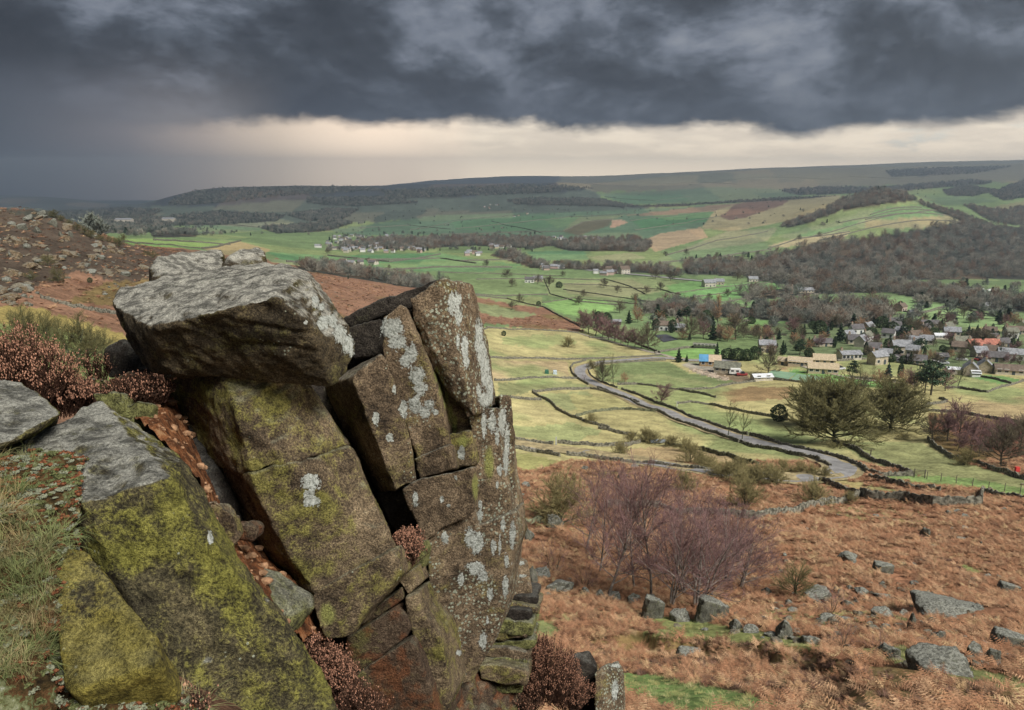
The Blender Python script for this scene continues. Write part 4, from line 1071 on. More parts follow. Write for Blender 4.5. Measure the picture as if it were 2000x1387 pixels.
def leafcloud(seed, H, n, shape, size, mat, nm):
    rng = np.random.RandomState(seed)
    t = rng.rand(n)
    if shape == 'cone':
        z = 0.06 + 0.94 * (1 - np.sqrt(t)); rad = (1 - z) ** 0.9 * 0.24 * (0.75 + 0.35 * np.sin(z * 34 + rng.rand(n)))
    elif shape == 'round':
        z = t; rad = 0.46 * np.sqrt(np.clip(1 - (2 * z - 0.92) ** 2 * 0.95, 0.02, 1))
    elif shape == 'column':
        z = t; rad = 0.15 * np.sqrt(np.clip(1 - (2 * z - 0.8) ** 2 * 0.7, 0.02, 1))
    else:                                   # pine: layered clumps on a bare trunk
        k = rng.randint(0, 9, n); cz = np.linspace(0.42, 0.95, 9)[k]; z = cz + rng.normal(0, 0.035, n); rad = None
    ang = rng.rand(n) * 6.283
    if rad is None:
        ca = (k * 2.4); cr = 0.20 * (1.15 - (cz - .42)); rr = np.abs(rng.normal(0, 0.09, n))
        x = np.cos(ca) * cr + rr * np.cos(ang) * 1.4; y = np.sin(ca) * cr + rr * np.sin(ang) * 1.4
    else:
        f = 0.55 + 0.5 * np.sqrt(rng.rand(n)); lump = 1 + 0.28 * gnoise(np.stack([np.cos(ang) * 2, np.sin(ang) * 2, z * 5 + seed], 1))
        x, y = rad * f * lump * np.cos(ang), rad * f * lump * np.sin(ang)
    C = np.stack([x, y, z], 1) * H
    d1 = rng.normal(size=(n, 3)); d1 /= np.linalg.norm(d1, axis=1)[:, None]
    d2 = np.cross(d1, rng.normal(size=(n, 3))); d2 /= np.linalg.norm(d2, axis=1)[:, None]
    s = size * (0.5 + rng.rand(n))[:, None] * H
    V = np.stack([C - d1 * s, C + d2 * s * 0.55, C + d1 * s, C - d2 * s * 0.55], 1).reshape(-1, 3)
    me = np_mesh(nm + '_crown', V, np.arange(4 * n).reshape(-1, 4), 4, mat)
    tr = [((0, 0, -0.4), (0, 0, H * 0.5), H * 0.025, H * 0.018), ((0, 0, H * 0.5), (0.02 * H, 0, H * 0.93), H * 0.018, H * 0.006)]
    if shape == 'pine':
        for k_ in range(9):
            zz = np.linspace(0.42, 0.95, 9)[k_]; cr = 0.20 * (1.15 - (zz - .42))
            tr.append(((0, 0, (zz - 0.06) * H), (math.cos(k_ * 2.4) * cr * H, math.sin(k_ * 2.4) * cr * H, zz * H), H * 0.009, H * 0.005))
    Vt, Ft = tubes(tr, 6)
    return (np_mesh(nm + '_trunk', Vt, Ft, 4, BARK), me, H)


PROTO = {
 'birch': [proto_bare('birch', BIRCH_B, TWIG_P, seed=s, H=8.0, run=0.75, trunk=0.16, spread=0.34, n1=17, n2=9, n3=9, up=0.9, r0=0.085, twig=0.0085, droop=0.25, lean=l, tl=1.0) for s, l in ((1, 0.0), (2, 0.12), (3, -0.06))],
 'birch_multi': [proto_bare('birch', BIRCH_B, TWIG_P, seed=s, H=7.0, trunk=0.18, spread=0.42, n1=9, n2=8, n3=8, up=0.8, r0=0.075, twig=0.0085, droop=0.2, stems=3, lean=l) for s, l in ((4, 0.15), (5, 0.0))],
 'beech': [proto_bare('beech', BARK_D, TWIG_O, seed=s, H=15.0, trunk=0.10, spread=0.66, n1=54, n2=14, n3=13, up=0.2, r0=0.38, twig=0.056, tl=0.9) for s in (11, 12)],
 'oak': [proto_bare('oak', BARK, TWIG, seed=s, H=10.0, trunk=0.2, spread=0.52, n1=24, n2=11, n3=10, up=0.3, r0=0.24, twig=0.03) for s in (21, 22, 23)],
 'purple': [proto_bare('tree', BARK, TWIG_P, seed=s, H=10.0, trunk=0.2, spread=0.38, n1=20, n2=10, n3=10, up=0.5, r0=0.2, twig=0.032) for s in (24, 25)],
 'tan': [proto_bare('tree', BARK, TWIG_T, seed=26, H=10.0, trunk=0.12, spread=0.46, n1=20, n2=10, n3=10, up=0.4, r0=0.2, twig=0.036)],
 'thin': [proto_bare('tree', BARK_D, TWIG_O, seed=s, H=10.0, trunk=0.28, spread=0.34, n1=11, n2=6, n3=6, up=0.85, r0=0.16, twig=0.018) for s in (27, 28)],
 'scrub_tree': [proto_bare('tree', BARK_D, TWIG_O, seed=s, H=5.0, trunk=0.2, spread=0.5, n1=14, n2=9, n3=9, up=0.35, r0=0.11, twig=0.012, stems=2) for s in (31, 32, 33)],
 'poplar': [proto_bare('poplar', BARK, TWIG_T, seed=29, H=12.0, run=0.9, trunk=0.06, spread=0.13, n1=26, n2=7, n3=6, up=1.0, r0=0.2, twig=0.03)],
 'thorn': [proto_bare('thorn', BARK_D, TWIG_Y, seed=s, H=3.2, trunk=0.08, spread=0.6, n1=14, n2=9, n3=10, up=0.35, r0=0.06, twig=0.011, stems=3, tl=1.1) for s in (41, 42, 43)],
 'sapling': [proto_bare('sapling', BARK, TWIG_P, seed=s, H=2.6, trunk=0.1, spread=0.5, n1=7, n2=6, n3=5, up=0.8, r0=0.035, twig=0.005, stems=2) for s in (44, 45)],
 'spruce': [leafcloud(51, 10, 1500, 'cone', 0.035, NEEDLE, 'spruce')],
 'pine': [leafcloud(52, 12, 1700, 'pine', 0.03, NEEDLE, 'pine'), leafcloud(55, 12, 1700, 'pine', 0.03, NEEDLE, 'pine')],
 'yew': [leafcloud(53, 6, 1500, 'round', 0.045, LEAFY, 'yew')],
 'cypress': [leafcloud(54, 9, 1300, 'column', 0.03, NEEDLE, 'cypress')],
 'cedar': [leafcloud(56, 10, 1500, 'cone', 0.035, NEEDLE_B, 'cedar')],
}
_rt = random.Random(99)
ORD = ['first', 'second', 'third', 'fourth', 'fifth', 'sixth', 'seventh', 'eighth', 'ninth', 'tenth', 'eleventh', 'twelfth', 'thirteenth', 'fourteenth', 'fifteenth', 'sixteenth', 'seventeenth', 'eighteenth', 'nineteenth', 'twentieth']


def ordinal(i):
    if i < 20: return ORD[i]
    if i == 99: return 'one hundredth'
    if i > 99: return 'one hundred and ' + ordinal(i - 100)
    tens = {2: 'twenty', 3: 'thirty', 4: 'forty', 5: 'fifty', 6: 'sixty', 7: 'seventy', 8: 'eighty', 9: 'ninety'}
    n = i + 1
    if n % 10 == 0: return {2: 'twentieth', 3: 'thirtieth', 4: 'fortieth', 5: 'fiftieth', 6: 'sixtieth', 7: 'seventieth', 8: 'eightieth', 9: 'ninetieth'}[n // 10]
    return tens[n // 10] + '-' + ORD[n % 10 - 1]


def mpp(x, y, z):
    return (y * CP - (z - ZC) * SP) / F


def tree(kind, px, py, hpx, label, group=None, wide=1.0, name=None, rz=None):
    """a tree rooted on the ground under photo pixel (px, py), hpx pixels tall there"""
    x, y, z = hit(px, py)
    pr = PROTO[kind]; a, b, H = pr[_rt.randrange(len(pr))]
    th = math.atan2(ZC - z, y)
    s = hpx * mpp(x, y, z) / math.cos(th) / H
    nm = name or {'birch_multi': 'birch', 'purple': 'tree', 'oak': 'tree', 'thin': 'tree', 'tan': 'tree', 'scrub_tree': 'tree', 'thorn': 'hawthorn', 'spruce': 'conifer', 'pine': 'pine', 'yew': 'evergreen_bush', 'cypress': 'conifer', 'cedar': 'cedar', 'sapling': 'sapling'}.get(kind, kind)
    if not nm.endswith(('tree', 'bush')): nm += '_tree' if nm != 'hawthorn' else '_bush'
    e = bpy.data.objects.new(nm, None); COL.objects.link(e)
    e.empty_display_size = 0.5
    e.location = (x, y, z); e.scale = (s * wide, s * wide, s); e.rotation_euler = (0, 0, _rt.uniform(0, 6.28) if rz is None else rz)
    link('trunk', a, e); link('crown', b, e)
    tag(e, label, 'bush' if nm.endswith('bush') else 'tree', group, 'thing')
    return e


def build_trees():
    T = tree
    # birch grove on the bracken slope
    g = 'birches on the bracken slope'
    T('birch', 1183, 1166, 245, 'birch with a dark lower trunk, left of the grove behind the line of boulders', g, rz=0.3)
    T('birch', 1143, 1075, 165, 'tall slender birch at the left back of the grove beside the olive thorn bush', g, rz=1.0)
    T('birch', 1240, 1150, 205, 'pale-stemmed birch standing just right of the dark-trunked one', g, rz=2.1)
    T('birch', 1270, 1170, 255, 'tallest birch in the middle of the purple grove', g, rz=4.0)
    T('birch_multi', 1312, 1186, 205, 'many-stemmed birch behind the large pointed boulder', g, rz=0.0)
    T('birch_multi', 1362, 1192, 205, 'birch with long pale boughs sweeping to the right edge of the grove', g, 1.15, rz=0.2)
    T('birch', 1215, 1100, 170, 'small birch at the back of the grove before the drystone wall', g)
    T('birch', 1330, 1120, 170, 'birch with thin crown at the back centre of the grove', g)
    T('birch_multi', 1415, 1140, 160, 'low bushy birch at the right end of the grove', g, 1.2)
    T('birch_multi', 1446, 1150, 120, 'last low birch at the far right of the grove above the bracken', g, 1.3)
    T('birch_multi', 1432, 1100, 110, 'small birch behind the right end of the grove', g, 1.3)
    T('birch', 1385, 1110, 150, 'slim birch at the right back of the grove under the wall', g)
    T('birch', 1170, 1120, 175, 'slight birch close behind the dark-trunked birch', g)
    T('birch_multi', 1345, 1160, 165, 'bushy birch left of the sweeping boughs', g, 1.2)
    T('thorn', 1092, 1024, 104, 'large olive thorn bush above a mossy boulder, left of the birches', None, 1.0)
    T('sapling', 1078, 1122, 74, 'small leafless sapling by the end of the boulder line')
    T('sapling', 1145, 1150, 60, 'low leafless shrub under the dark-trunked birch')
    # scrub on the slope
    for px, py, h, k, lb in [(1337, 960, 44, 'thorn', 'round olive thorn bush alone below the lane wall'), (1454, 990, 62, 'thorn', 'dense round thorn bush on a short trunk above the long wall'),
        (1590, 983, 54, 'thorn', 'thorn bush below the hairpin of the road'), (1556, 1166, 72, 'scrub_tree', 'lone little bare tree on the bracken among boulders'),
        (1622, 1200, 62, 'sapling', 'thin bare sapling right of the lone little tree'), (1640, 1268, 58, 'sapling', 'wiry bare sapling above the turf bank'), (1712, 1282, 48, 'sapling', 'twiggy bare shrub beside the rounded boulder'),
        (1660, 982, 26, 'thorn', 'small brownish bush in the walled corner')]:
        T(k, px, py, h, lb)
    thk = [(1400, 930, 34), (1422, 938, 40), (1440, 926, 36), (1462, 936, 34), (1480, 944, 42), (1500, 934, 36), (1518, 946, 34), (1385, 918, 30), (1452, 950, 34), (1372, 914, 24)]
    for i, (px, py, h) in enumerate(sorted(thk)):
        T('thorn', px, py, h, f'olive hawthorn in the thicket below the lane, {ordinal(i)} from the left', 'hawthorn thicket below the lane', 1.15)
    rd = [(1210, 892, 34), (1258, 862, 30), (1276, 866, 30), (1310, 872, 26), (1340, 882, 30), (1352, 905, 44), (1372, 908, 26), (1530, 926, 32), (1560, 928, 30), (1588, 932, 30), (1614, 934, 24), (1155, 826, 22), (1232, 866, 26)]
    for i, (px, py, h) in enumerate(sorted(rd)):
        T('thorn', px, py, h, f'hawthorn bush along the lane walls, {ordinal(i)} from the left', 'hawthorns along the lane')
    for px, py, h, k, w, lb in [(1176, 750, 46, 'oak', .8, 'dark bushy tree on the inside of the upper road bend'), (1198, 754, 66, 'thin', .8, 'tall thin tree beside the upper road bend'), (1220, 748, 20, 'tan', 1, 'small tan bush inside the upper road bend'),
        (1290, 788, 40, 'purple', 1.3, 'reddish bare bush on the road wall halfway down'), (1422, 852, 66, 'thin', .9, 'left of the two bare roadside trees'), (1449, 860, 62, 'thin', 1.0, 'right of the two bare roadside trees'), (1156, 720, 20, 'thorn', 1, 'bush at the tip of the road bend'),
        (1140, 745, 18, 'sapling', 1, 'sapling on the outer side of the road bend'), (1108, 678, 24, 'thorn', 1.0, 'single dark bush in the pale pasture'),
        (1628, 866, 122, 'beech', 1.0, 'biggest spreading beech, dense olive crown, by the wall above the hairpin'), (1590, 834, 92, 'beech', 1.05, 'beech crowded behind the left of the biggest one'), (1738, 842, 98, 'beech', 1.0, 'spreading beech right of the biggest one'), (1668, 818, 86, 'oak', 1.0, 'darker tree between the two big beeches'),
        (1521, 822, 32, 'yew', 1.0, 'dark green holly left of the big beeches'), (1822, 862, 50, 'oak', 1.1, 'rounded grey-green tree right of the big beeches'), (1764, 858, 14, 'thorn', 1.6, 'low scrub under the right beech'),
        (1955, 912, 78, 'oak', 1.15, 'spreading bare tree at the right edge by the field wall'), (1884, 908, 34, 'thorn', 1.2, 'thorn bush on the wall left of the spreading tree'), (1874, 862, 78, 'purple', .9, 'tallest purple birch in the right hand thicket'), (1990, 880, 66, 'oak', 1.0, 'dark bare tree cut by the right edge of the picture')]:
        T(k, px, py, h, lb, None, w)
    th2 = [(1850, 858, 46), (1895, 872, 50), (1910, 866, 52), (1926, 880, 48), (1940, 864, 50), (1958, 858, 46), (1975, 868, 48), (1845, 842, 44), (1870, 880, 38), (1990, 856, 44), (1912, 892, 36)]
    for i, (px, py, h) in enumerate(sorted(th2)):
        T('purple', px, py, h, f'purple birch in the right hand thicket, {ordinal(i)} from the left', 'birch thicket at the right edge', 1.2)
    # lane of trees and the village edge
    ln = [(1138, 648, 42), (1150, 652, 44), (1163, 656, 46), (1176, 661, 42), (1188, 665, 40), (1201, 669, 40), (1213, 672, 36), (1226, 676, 38), (1240, 678, 34), (1252, 680, 30)]
    for i, (px, py, h) in enumerate(ln):
        T('purple', px, py, h, f'purplish bare tree in the row along the lane, {ordinal(i)} from the left', 'row of trees along the lane', 1.1)
    for px, py, h, k, w, lb in [(1266, 684, 50, 'oak', 1.0, 'bare oak at the right end of the lane tree row'), (1402, 630, 54, 'poplar', 1, 'tall tan poplar above the village'), (1241, 607, 28, 'poplar', 1, 'slim tan poplar left of the white farmhouse'),
        (1168, 628, 20, 'yew', 1, 'leftmost dark evergreen by the dark shed'), (1184, 632, 22, 'yew', 1.1, 'dark evergreen touching the dark shed'), (1228, 632, 26, 'spruce', 1.2, 'dark conifer between dark shed and white farmhouse'), (1281, 645, 22, 'yew', .8, 'dark clipped evergreen before the left gable of the white farmhouse'), (1313, 648, 24, 'yew', .8, 'dark clipped evergreen before the right of the white farmhouse'),
        (1340, 628, 28, 'pine', 1.1, 'pine behind the white farmhouse'), (1210, 612, 26, 'oak', 1, 'oak in the green field left of the village'), (1246, 630, 30, 'tan', 1, 'reddish tree left of the white farmhouse'), (1346, 664, 46, 'oak', 1, 'bare tree right of the white farmhouse'), (1374, 662, 38, 'purple', 1, 'purplish tree right of the white farmhouse'),
        (1436, 664, 50, 'oak', 1.1, 'large rounded bare tree by the bright green field'), (1420, 668, 30, 'tan', 1, 'reddish tree in front of the large rounded one'), (1392, 664, 36, 'spruce', 1.2, 'dark conifer left of the large rounded tree'), (1452, 660, 28, 'oak', 1, 'small bare tree right of the large rounded one'),
        (1325, 708, 28, 'spruce', 1.2, 'dark conifer left of the blue-roofed barn'), (1341, 707, 15, 'spruce', 1.2, 'little conifer next to the one by the barn'), (1400, 694, 26, 'spruce', 1.0, 'conifer rising behind the blue-roofed barn'),
        (1422, 702, 22, 'yew', 1.4, 'green shrubbery behind the grey barn, left clump'), (1440, 704, 24, 'yew', 1.4, 'green shrubbery behind the grey barn, middle clump'), (1458, 704, 22, 'yew', 1.3, 'green shrubbery behind the grey barn, right clump'), (1473, 702, 26, 'yew', .9, 'dark rounded evergreen left of the tall bare tree'),
        (1500, 732, 56, 'oak', .8, 'tall bare tree between barn and pale new building'), (1528, 694, 30, 'spruce', 1, 'dark conifer left of the pale new building'), (1496, 684, 26, 'cypress', 1.2, 'slim conifer before the two-storey stone house'), (1562, 694, 30, 'pine', 1.2, 'pine behind the pale new building'), (1576, 692, 30, 'tan', .8, 'tan tree behind the pale new building'),
        (1545, 652, 34, 'purple', 1.1, 'purplish tree above the two-storey stone house'), (1570, 656, 24, 'spruce', 1, 'conifer above the long dark-roofed house'), (1600, 652, 26, 'yew', 1.1, 'dark evergreen above the long dark-roofed house'), (1616, 658, 22, 'cedar', 1.1, 'bluish conifer near the long dark-roofed house'), (1640, 668, 38, 'spruce', 1.2, 'large dark conifer left of the dark-roofed bungalow'),
        (1680, 646, 26, 'tan', 1.2, 'orange-tan bare tree in the upper village'), (1630, 640, 26, 'oak', 1.2, 'bare tree at the foot of the village wood'), (1690, 694, 26, 'cypress', 1.1, 'small dark conifer above the pasture'), (1722, 640, 22, 'yew', 1.3, 'dark evergreen below the white bungalow'), (1742, 650, 22, 'yew', 1.2, 'dark evergreen clump right of the orange-tan tree'), (1758, 602, 14, 'yew', 1, 'round dark bush before the pink farmhouse'),
        (1794, 694, 32, 'pine', 1.2, 'pine right of the big stone house'), (1776, 660, 24, 'yew', 1, 'dark tree above the big stone house'), (1838, 644, 22, 'spruce', 1.2, 'conifer at the upper right of the village'), (1890, 662, 28, 'cedar', 1.1, 'bluish conifer above the red roof'), (1925, 662, 18, 'yew', 1.1, 'round evergreen right of the bluish conifer'), (1948, 662, 16, 'cypress', 1.2, 'dark conifer at the right of the village'),
        (1664, 742, 36, 'pine', .9, 'dark pine right of the tennis courts'), (1734, 738, 30, 'cedar', 1.2, 'cedar standing in the village pasture'), (1758, 738, 28, 'cypress', 1.3, 'dark narrow conifer right of the cedar'), (1818, 772, 64, 'pine', 1.2, 'tallest pine, by the wall below the village'), (1806, 768, 50, 'pine', 1.1, 'pine partly hidden by the tallest pine'), (1788, 768, 46, 'purple', 1.2, 'bare tree left of the tallest pine'), (1846, 764, 44, 'purple', 1.1, 'bare tree right of the tallest pine'), (1870, 758, 46, 'thin', 1.2, 'thin bare tree in the pasture right of the pines'),
        (1682, 750, 42, 'thin', .9, 'thin bare tree right of the dark pine'), (1700, 752, 40, 'thin', 1, 'second thin bare tree right of the dark pine'), (1716, 756, 34, 'tan', 1, 'tan shrub before the cedar'), (1770, 760, 36, 'tan', 1.1, 'tan shrub left of the bare trees by the pines'),
        (1160, 625, 20, 'oak', 1, 'bare tree behind the dark shed'), (1050, 555, 18, 'oak', 1.2, 'tree left of the valley farm'), (1072, 560, 22, 'oak', 1.1, 'tree right of the valley farm'), (1092, 562, 12, 'yew', 1.2, 'conifers right of the valley farm'), (1052, 598, 10, 'yew', 1, 'dark bush at the end of the reddish bank'), (1016, 592, 18, 'oak', 1, 'tree on the reddish bank'), (984, 656, 10, 'yew', 1, 'tiny dark bush on the bank by the field wall'), (680, 545, 8, 'spruce', 1, 'little conifer on the moor right of the perched boulder'), (616, 530, 8, 'spruce', 1, 'little conifer on the moor edge behind the perched boulder')]:
        T(k, px, py, h, lb, None, w)
    rng = random.Random(12)
    # bare trees among the houses
    spots = []
    for x0, x1, y0, y1, n in [(1470, 1700, 636, 700, 44), (1700, 1995, 636, 716, 104), (1290, 1480, 612, 668, 22), (1780, 1990, 618, 640, 14)]:
        spots += [(rng.uniform(x0, x1), rng.uniform(y0, y1)) for _ in range(n)]
    for i, (px, py) in enumerate(sorted(spots)):
        k = rng.choice(['oak', 'oak', 'purple', 'purple', 'tan', 'yew', 'oak', 'yew', 'spruce', 'cypress'])
        T(k, px, py, rng.uniform(14, 26) * (0.7 if k == 'yew' else 1), f'garden tree among the village houses, {ordinal(i)} from the left', 'garden trees of the village', rng.uniform(1.0, 1.35))
    # valley fields
    spots = [(1180, 562), (1206, 572), (1290, 568), (1262, 575), (1440, 548), (1330, 600), (1350, 592), (1385, 588), (1130, 596), (1100, 540), (1000, 560), (760, 526), (720, 512), (640, 496), (990, 545), (950, 520), (1440, 520), (1400, 505), (1370, 515), (1345, 522), (1300, 500), (1480, 500), (1340, 498), (1560, 470), (1600, 462), (1000, 605), (1240, 590), (1310, 548), (1280, 545), (1420, 580), (1580, 590), (1490, 596), (1650, 572), (1700, 580), (1310, 610), (1140, 580)]
    for i, (px, py) in enumerate(sorted(spots)):
        T('oak', px, py, rng.uniform(13, 20) * (1.0 if py > 540 else 0.65), f'bare hedgerow tree in the valley fields, {ordinal(i)} from the left', 'hedgerow trees of the valley', 1.15)
    # left, below the moor
    for px, py, h, w, lb in [(72, 692, 96, .9, 'tallest bare tree in the green hollow at the left'), (40, 668, 80, .8, 'bare tree left of the tallest one in the hollow'), (92, 684, 84, .9, 'bare tree right of the tallest one in the hollow'), (145, 712, 108, 1.1, 'broad bare tree nearest the perched boulder'), (168, 716, 92, 1.1, 'dense bare tree next to the perched boulder'), (198, 700, 60, .9, 'small bare tree partly behind the boulder'), (12, 700, 60, 1.4, 'leafless bush at the left edge of the hollow'), (50, 710, 70, 1.2, 'wide leafless bush in front of the tallest tree'), (112, 552, 34, 1.0, 'bare tree among the rocks of the left hillside'), (62, 548, 22, 1.2, 'low bush on the left hillside rocks'), (92, 520, 26, 1.2, 'bush high on the left hillside')]:
        T('scrub_tree', px, py, h, lb, None, w)
    for i, (px, py) in enumerate([(214, 474), (226, 476), (240, 472), (232, 482), (285, 500), (300, 505), (196, 470), (180, 466), (164, 458), (150, 450), (135, 442), (120, 432), (108, 426)]):
        T('scrub_tree', px, py, rng.uniform(12, 20), f'scrubby tree on the flank of the left hill, {ordinal([214,226,240,232,285,300,196,180,164,150,135,120,108].index(px))} counted along its flank', 'scrub on the left hill', 1.3)
    T('yew', 176, 552, 10, 'small dark green bush on the open moor at left')


build_trees()


# ------------------------------------------------------------------ instanced stuff (woods, bracken, scree)
def proto_collection(name, meshes):
    c = bpy.data.collections.new(name)
    for i, me in enumerate(meshes):
        c.objects.link(bpy.data.objects.new(f'{name}_{i}', me))
    return c


def scatter(name, pts, rot, scl, coll, label, cat):
    """one object of many instances, standing at given points"""
    pts = np.asarray(pts, np.float32); n = len(pts)
    me = bpy.data.meshes.new(name); me.vertices.add(n); me.vertices.foreach_set('co', pts.ravel())
    a = me.attributes.new('rot', 'FLOAT_VECTOR', 'POINT'); a.data.foreach_set('vector', np.asarray(rot, np.float32).ravel())
    a = me.attributes.new('scl', 'FLOAT_VECTOR', 'POINT'); a.data.foreach_set('vector', np.asarray(scl, np.float32).ravel())
    o = link(name, me)
    g = bpy.data.node_groups.new(name, 'GeometryNodeTree')
    g.interface.new_socket('Geometry', in_out='INPUT', socket_type='NodeSocketGeometry')
    g.interface.new_socket('Geometry', in_out='OUTPUT', socket_type='NodeSocketGeometry')
    N = g.nodes.new; i_ = N('NodeGroupInput'); o_ = N('NodeGroupOutput')
    ci = N('GeometryNodeCollectionInfo'); ci.inputs['Collection'].default_value = coll
    ci.inputs['Separate Children'].default_value = True; ci.inputs['Reset Children'].default_value = True
    ip = N('GeometryNodeInstanceOnPoints'); ip.inputs['Pick Instance'].default_value = True
    r = N('GeometryNodeInputNamedAttribute'); r.data_type = 'FLOAT_VECTOR'; r.inputs[0].default_value = 'rot'
    s = N('GeometryNodeInputNamedAttribute'); s.data_type = 'FLOAT_VECTOR'; s.inputs[0].default_value = 'scl'
    e2r = N('FunctionNodeEulerToRotation')
    L = g.links.new
    L(i_.outputs[0], ip.inputs['Points']); L(ci.outputs[0], ip.inputs['Instance'])
    L(r.outputs[0], e2r.inputs[0]); L(e2r.outputs[0], ip.inputs['Rotation']); L(s.outputs[0], ip.inputs['Scale'])
    rv = N('FunctionNodeRandomValue'); rv.data_type = 'INT'
    L([q for q in rv.outputs if q.type == 'INT'][0], ip.inputs['Instance Index'])
    for q in rv.inputs:
        if q.type == 'INT' and q.name == 'Max': q.default_value = len(coll.objects) - 1
        if q.type == 'INT' and q.name == 'Min': q.default_value = 0
    L(ip.outputs[0], o_.inputs[0])
    md = o.modifiers.new('scatter', 'NODES'); md.node_group = g
    tag(o, label, cat, kind='stuff')
    return o


def joined(nm, kind, idx, twig_mat=None):
    """trunk and crown as one mesh for far-off woods"""
    a, b, H = PROTO[kind][idx]
    bm = bmesh.new(); bm.from_mesh(a); k = len(bm.faces); bm.from_mesh(b)
    bm.faces.ensure_lookup_table()
    for f in bm.faces[k:]: f.material_index = 1
    me = bpy.data.meshes.new(nm); bm.to_mesh(me); bm.free()
    me.materials.append(a.materials[0]); me.materials.append(twig_mat or b.materials[0])
    return me, H


def thick_tree(nm, seed, twm, tw, spread=0.5):
    w, t = bare(seed=seed, H=10.0, trunk=0.14, spread=spread, n1=16, n2=8, n3=6, up=0.4, r0=0.2, twig=tw, tl=1.2)
    V1, F1 = tubes(w, 3); V2, F2 = tubes(t, 3)
    me = np_mesh(nm, np.concatenate([V1, V2]), np.concatenate([F1, F2 + len(V1)]), 4)
    me.materials.append(BARK); me.materials.append(twm)
    me.polygons.foreach_set('material_index', np.concatenate([np.zeros(len(F1)), np.ones(len(F2))]).astype(np.int32))
    return me


def build_woods():
    W1 = plain('wood_twig_grey', lin(156, 150, 134, AK), 0.2, 1, rand=0.6); W2 = plain('wood_twig_red', lin(146, 122, 100, AK), 0.2, 1, rand=0.5); W3 = plain('wood_twig_dark', lin(126, 134, 118, AK), 0.2, 1, rand=0.5)
    mid = proto_collection('wood_trees', [thick_tree('w0', 61, W1, 0.05), thick_tree('w1', 62, W2, 0.05), thick_tree('w2', 63, W1, 0.05, 0.6), thick_tree('w3', 64, W3, 0.05, 0.48)])
    far = proto_collection('far_trees', [thick_tree('f0', 65, W3, 0.12, 0.55), thick_tree('f1', 66, W1, 0.12, 0.6), thick_tree('f2', 67, W3, 0.14, 0.55), leafcloud(68, 10, 160, 'cone', 0.12, NEEDLE, 'f3')[1]])
    rng = random.Random(5)
    groups = {}
    for nm, poly, h in WOODS_MID + WOODS_FAR: groups.setdefault(nm, []).append((poly, h))
    txt = {'wooded hill': 'dark bare wood on the crest of the right hand hill', 'valley wood': 'grey-brown and rusty wood covering the valley side at right', 'river wood': 'belts of bare trees along the river in mid valley', 'lower wood': 'belt of trees below the large valley-side wood', 'edge wood': 'scrubby wood along the rim of the moor behind the columns',
           'village wood': 'mixed wood above the village', 'ridge': 'dark plantations on the long far ridge', 'plateau': 'woods on the far plateau at upper right', 'left': 'blue-grey woods of the far parkland at left'}
    for nm, lst in groups.items():
        P, R, S = [], [], []
        for poly, h in lst:
            q = np.array(poly, float); (x0, y0), (x1, y1) = q.min(0), q.max(0)
            area = 0.5 * abs(np.dot(q[:, 0], np.roll(q[:, 1], 1)) - np.dot(q[:, 1], np.roll(q[:, 0], 1)))
            c = hit((x0 + x1) / 2, (y0 + y1) / 2); hp = h / mpp(*c)
            n = int(min(max(area / (hp * hp * 0.10), 14), 900))
            tx = np.array([rng.uniform(x0, x1) for _ in range(n * 4)]); ty = np.array([rng.uniform(y0, y1) for _ in range(n * 4)])
            ok = np.nonzero(in_poly(tx, ty, poly))[0][:n]
            for i in ok:
                x, y, z = hit(tx[i], ty[i])
                if nm in ('ridge', 'plateau', 'left') and y < 1200: continue
                s = h / 10 * rng.uniform(.65, 1.25)
                P.append((x, y, z - 0.3)); R.append((0, 0, rng.uniform(0, 6.28))); S.append((s * 1.15, s * 1.15, s))
        scatter(nm.replace(' ', '_') if 'wood' in nm else f'far_{nm}_wood', P, R, S, mid if nm in [w[0] for w in WOODS_MID] else far, txt[nm], 'wood')
    # loose trees and hedges dotted over the far slopes
    P, R, S = [], [], []
    for x0, x1, y0, y1, n, h in [(330, 620, 415, 460, 80, 7), (600, 1000, 395, 455, 110, 6), (1000, 1300, 385, 430, 70, 6), (1150, 2000, 345, 385, 80, 6), (1300, 1640, 385, 440, 60, 6), (180, 420, 425, 462, 170, 8), (640, 1060, 455, 492, 260, 7), (1330, 1480, 500, 540, 50, 7), (1250, 2000, 595, 640, 110, 7), (1780, 2000, 555, 600, 90, 7), (1700, 2000, 470, 540, 120, 7)]:
        for _ in range(n):
            x, y, z = hit(rng.uniform(x0, x1), rng.uniform(y0, y1)); s = h / 10 * rng.uniform(.5, 1.2)
            P.append((x, y, z - 0.2)); R.append((0, 0, rng.uniform(0, 6.28))); S.append((s * 1.2, s * 1.2, s))
    scatter('far_scattered_trees', P, R, S, far, 'dotted trees and hedges over the far valley slopes', 'trees')


build_woods()
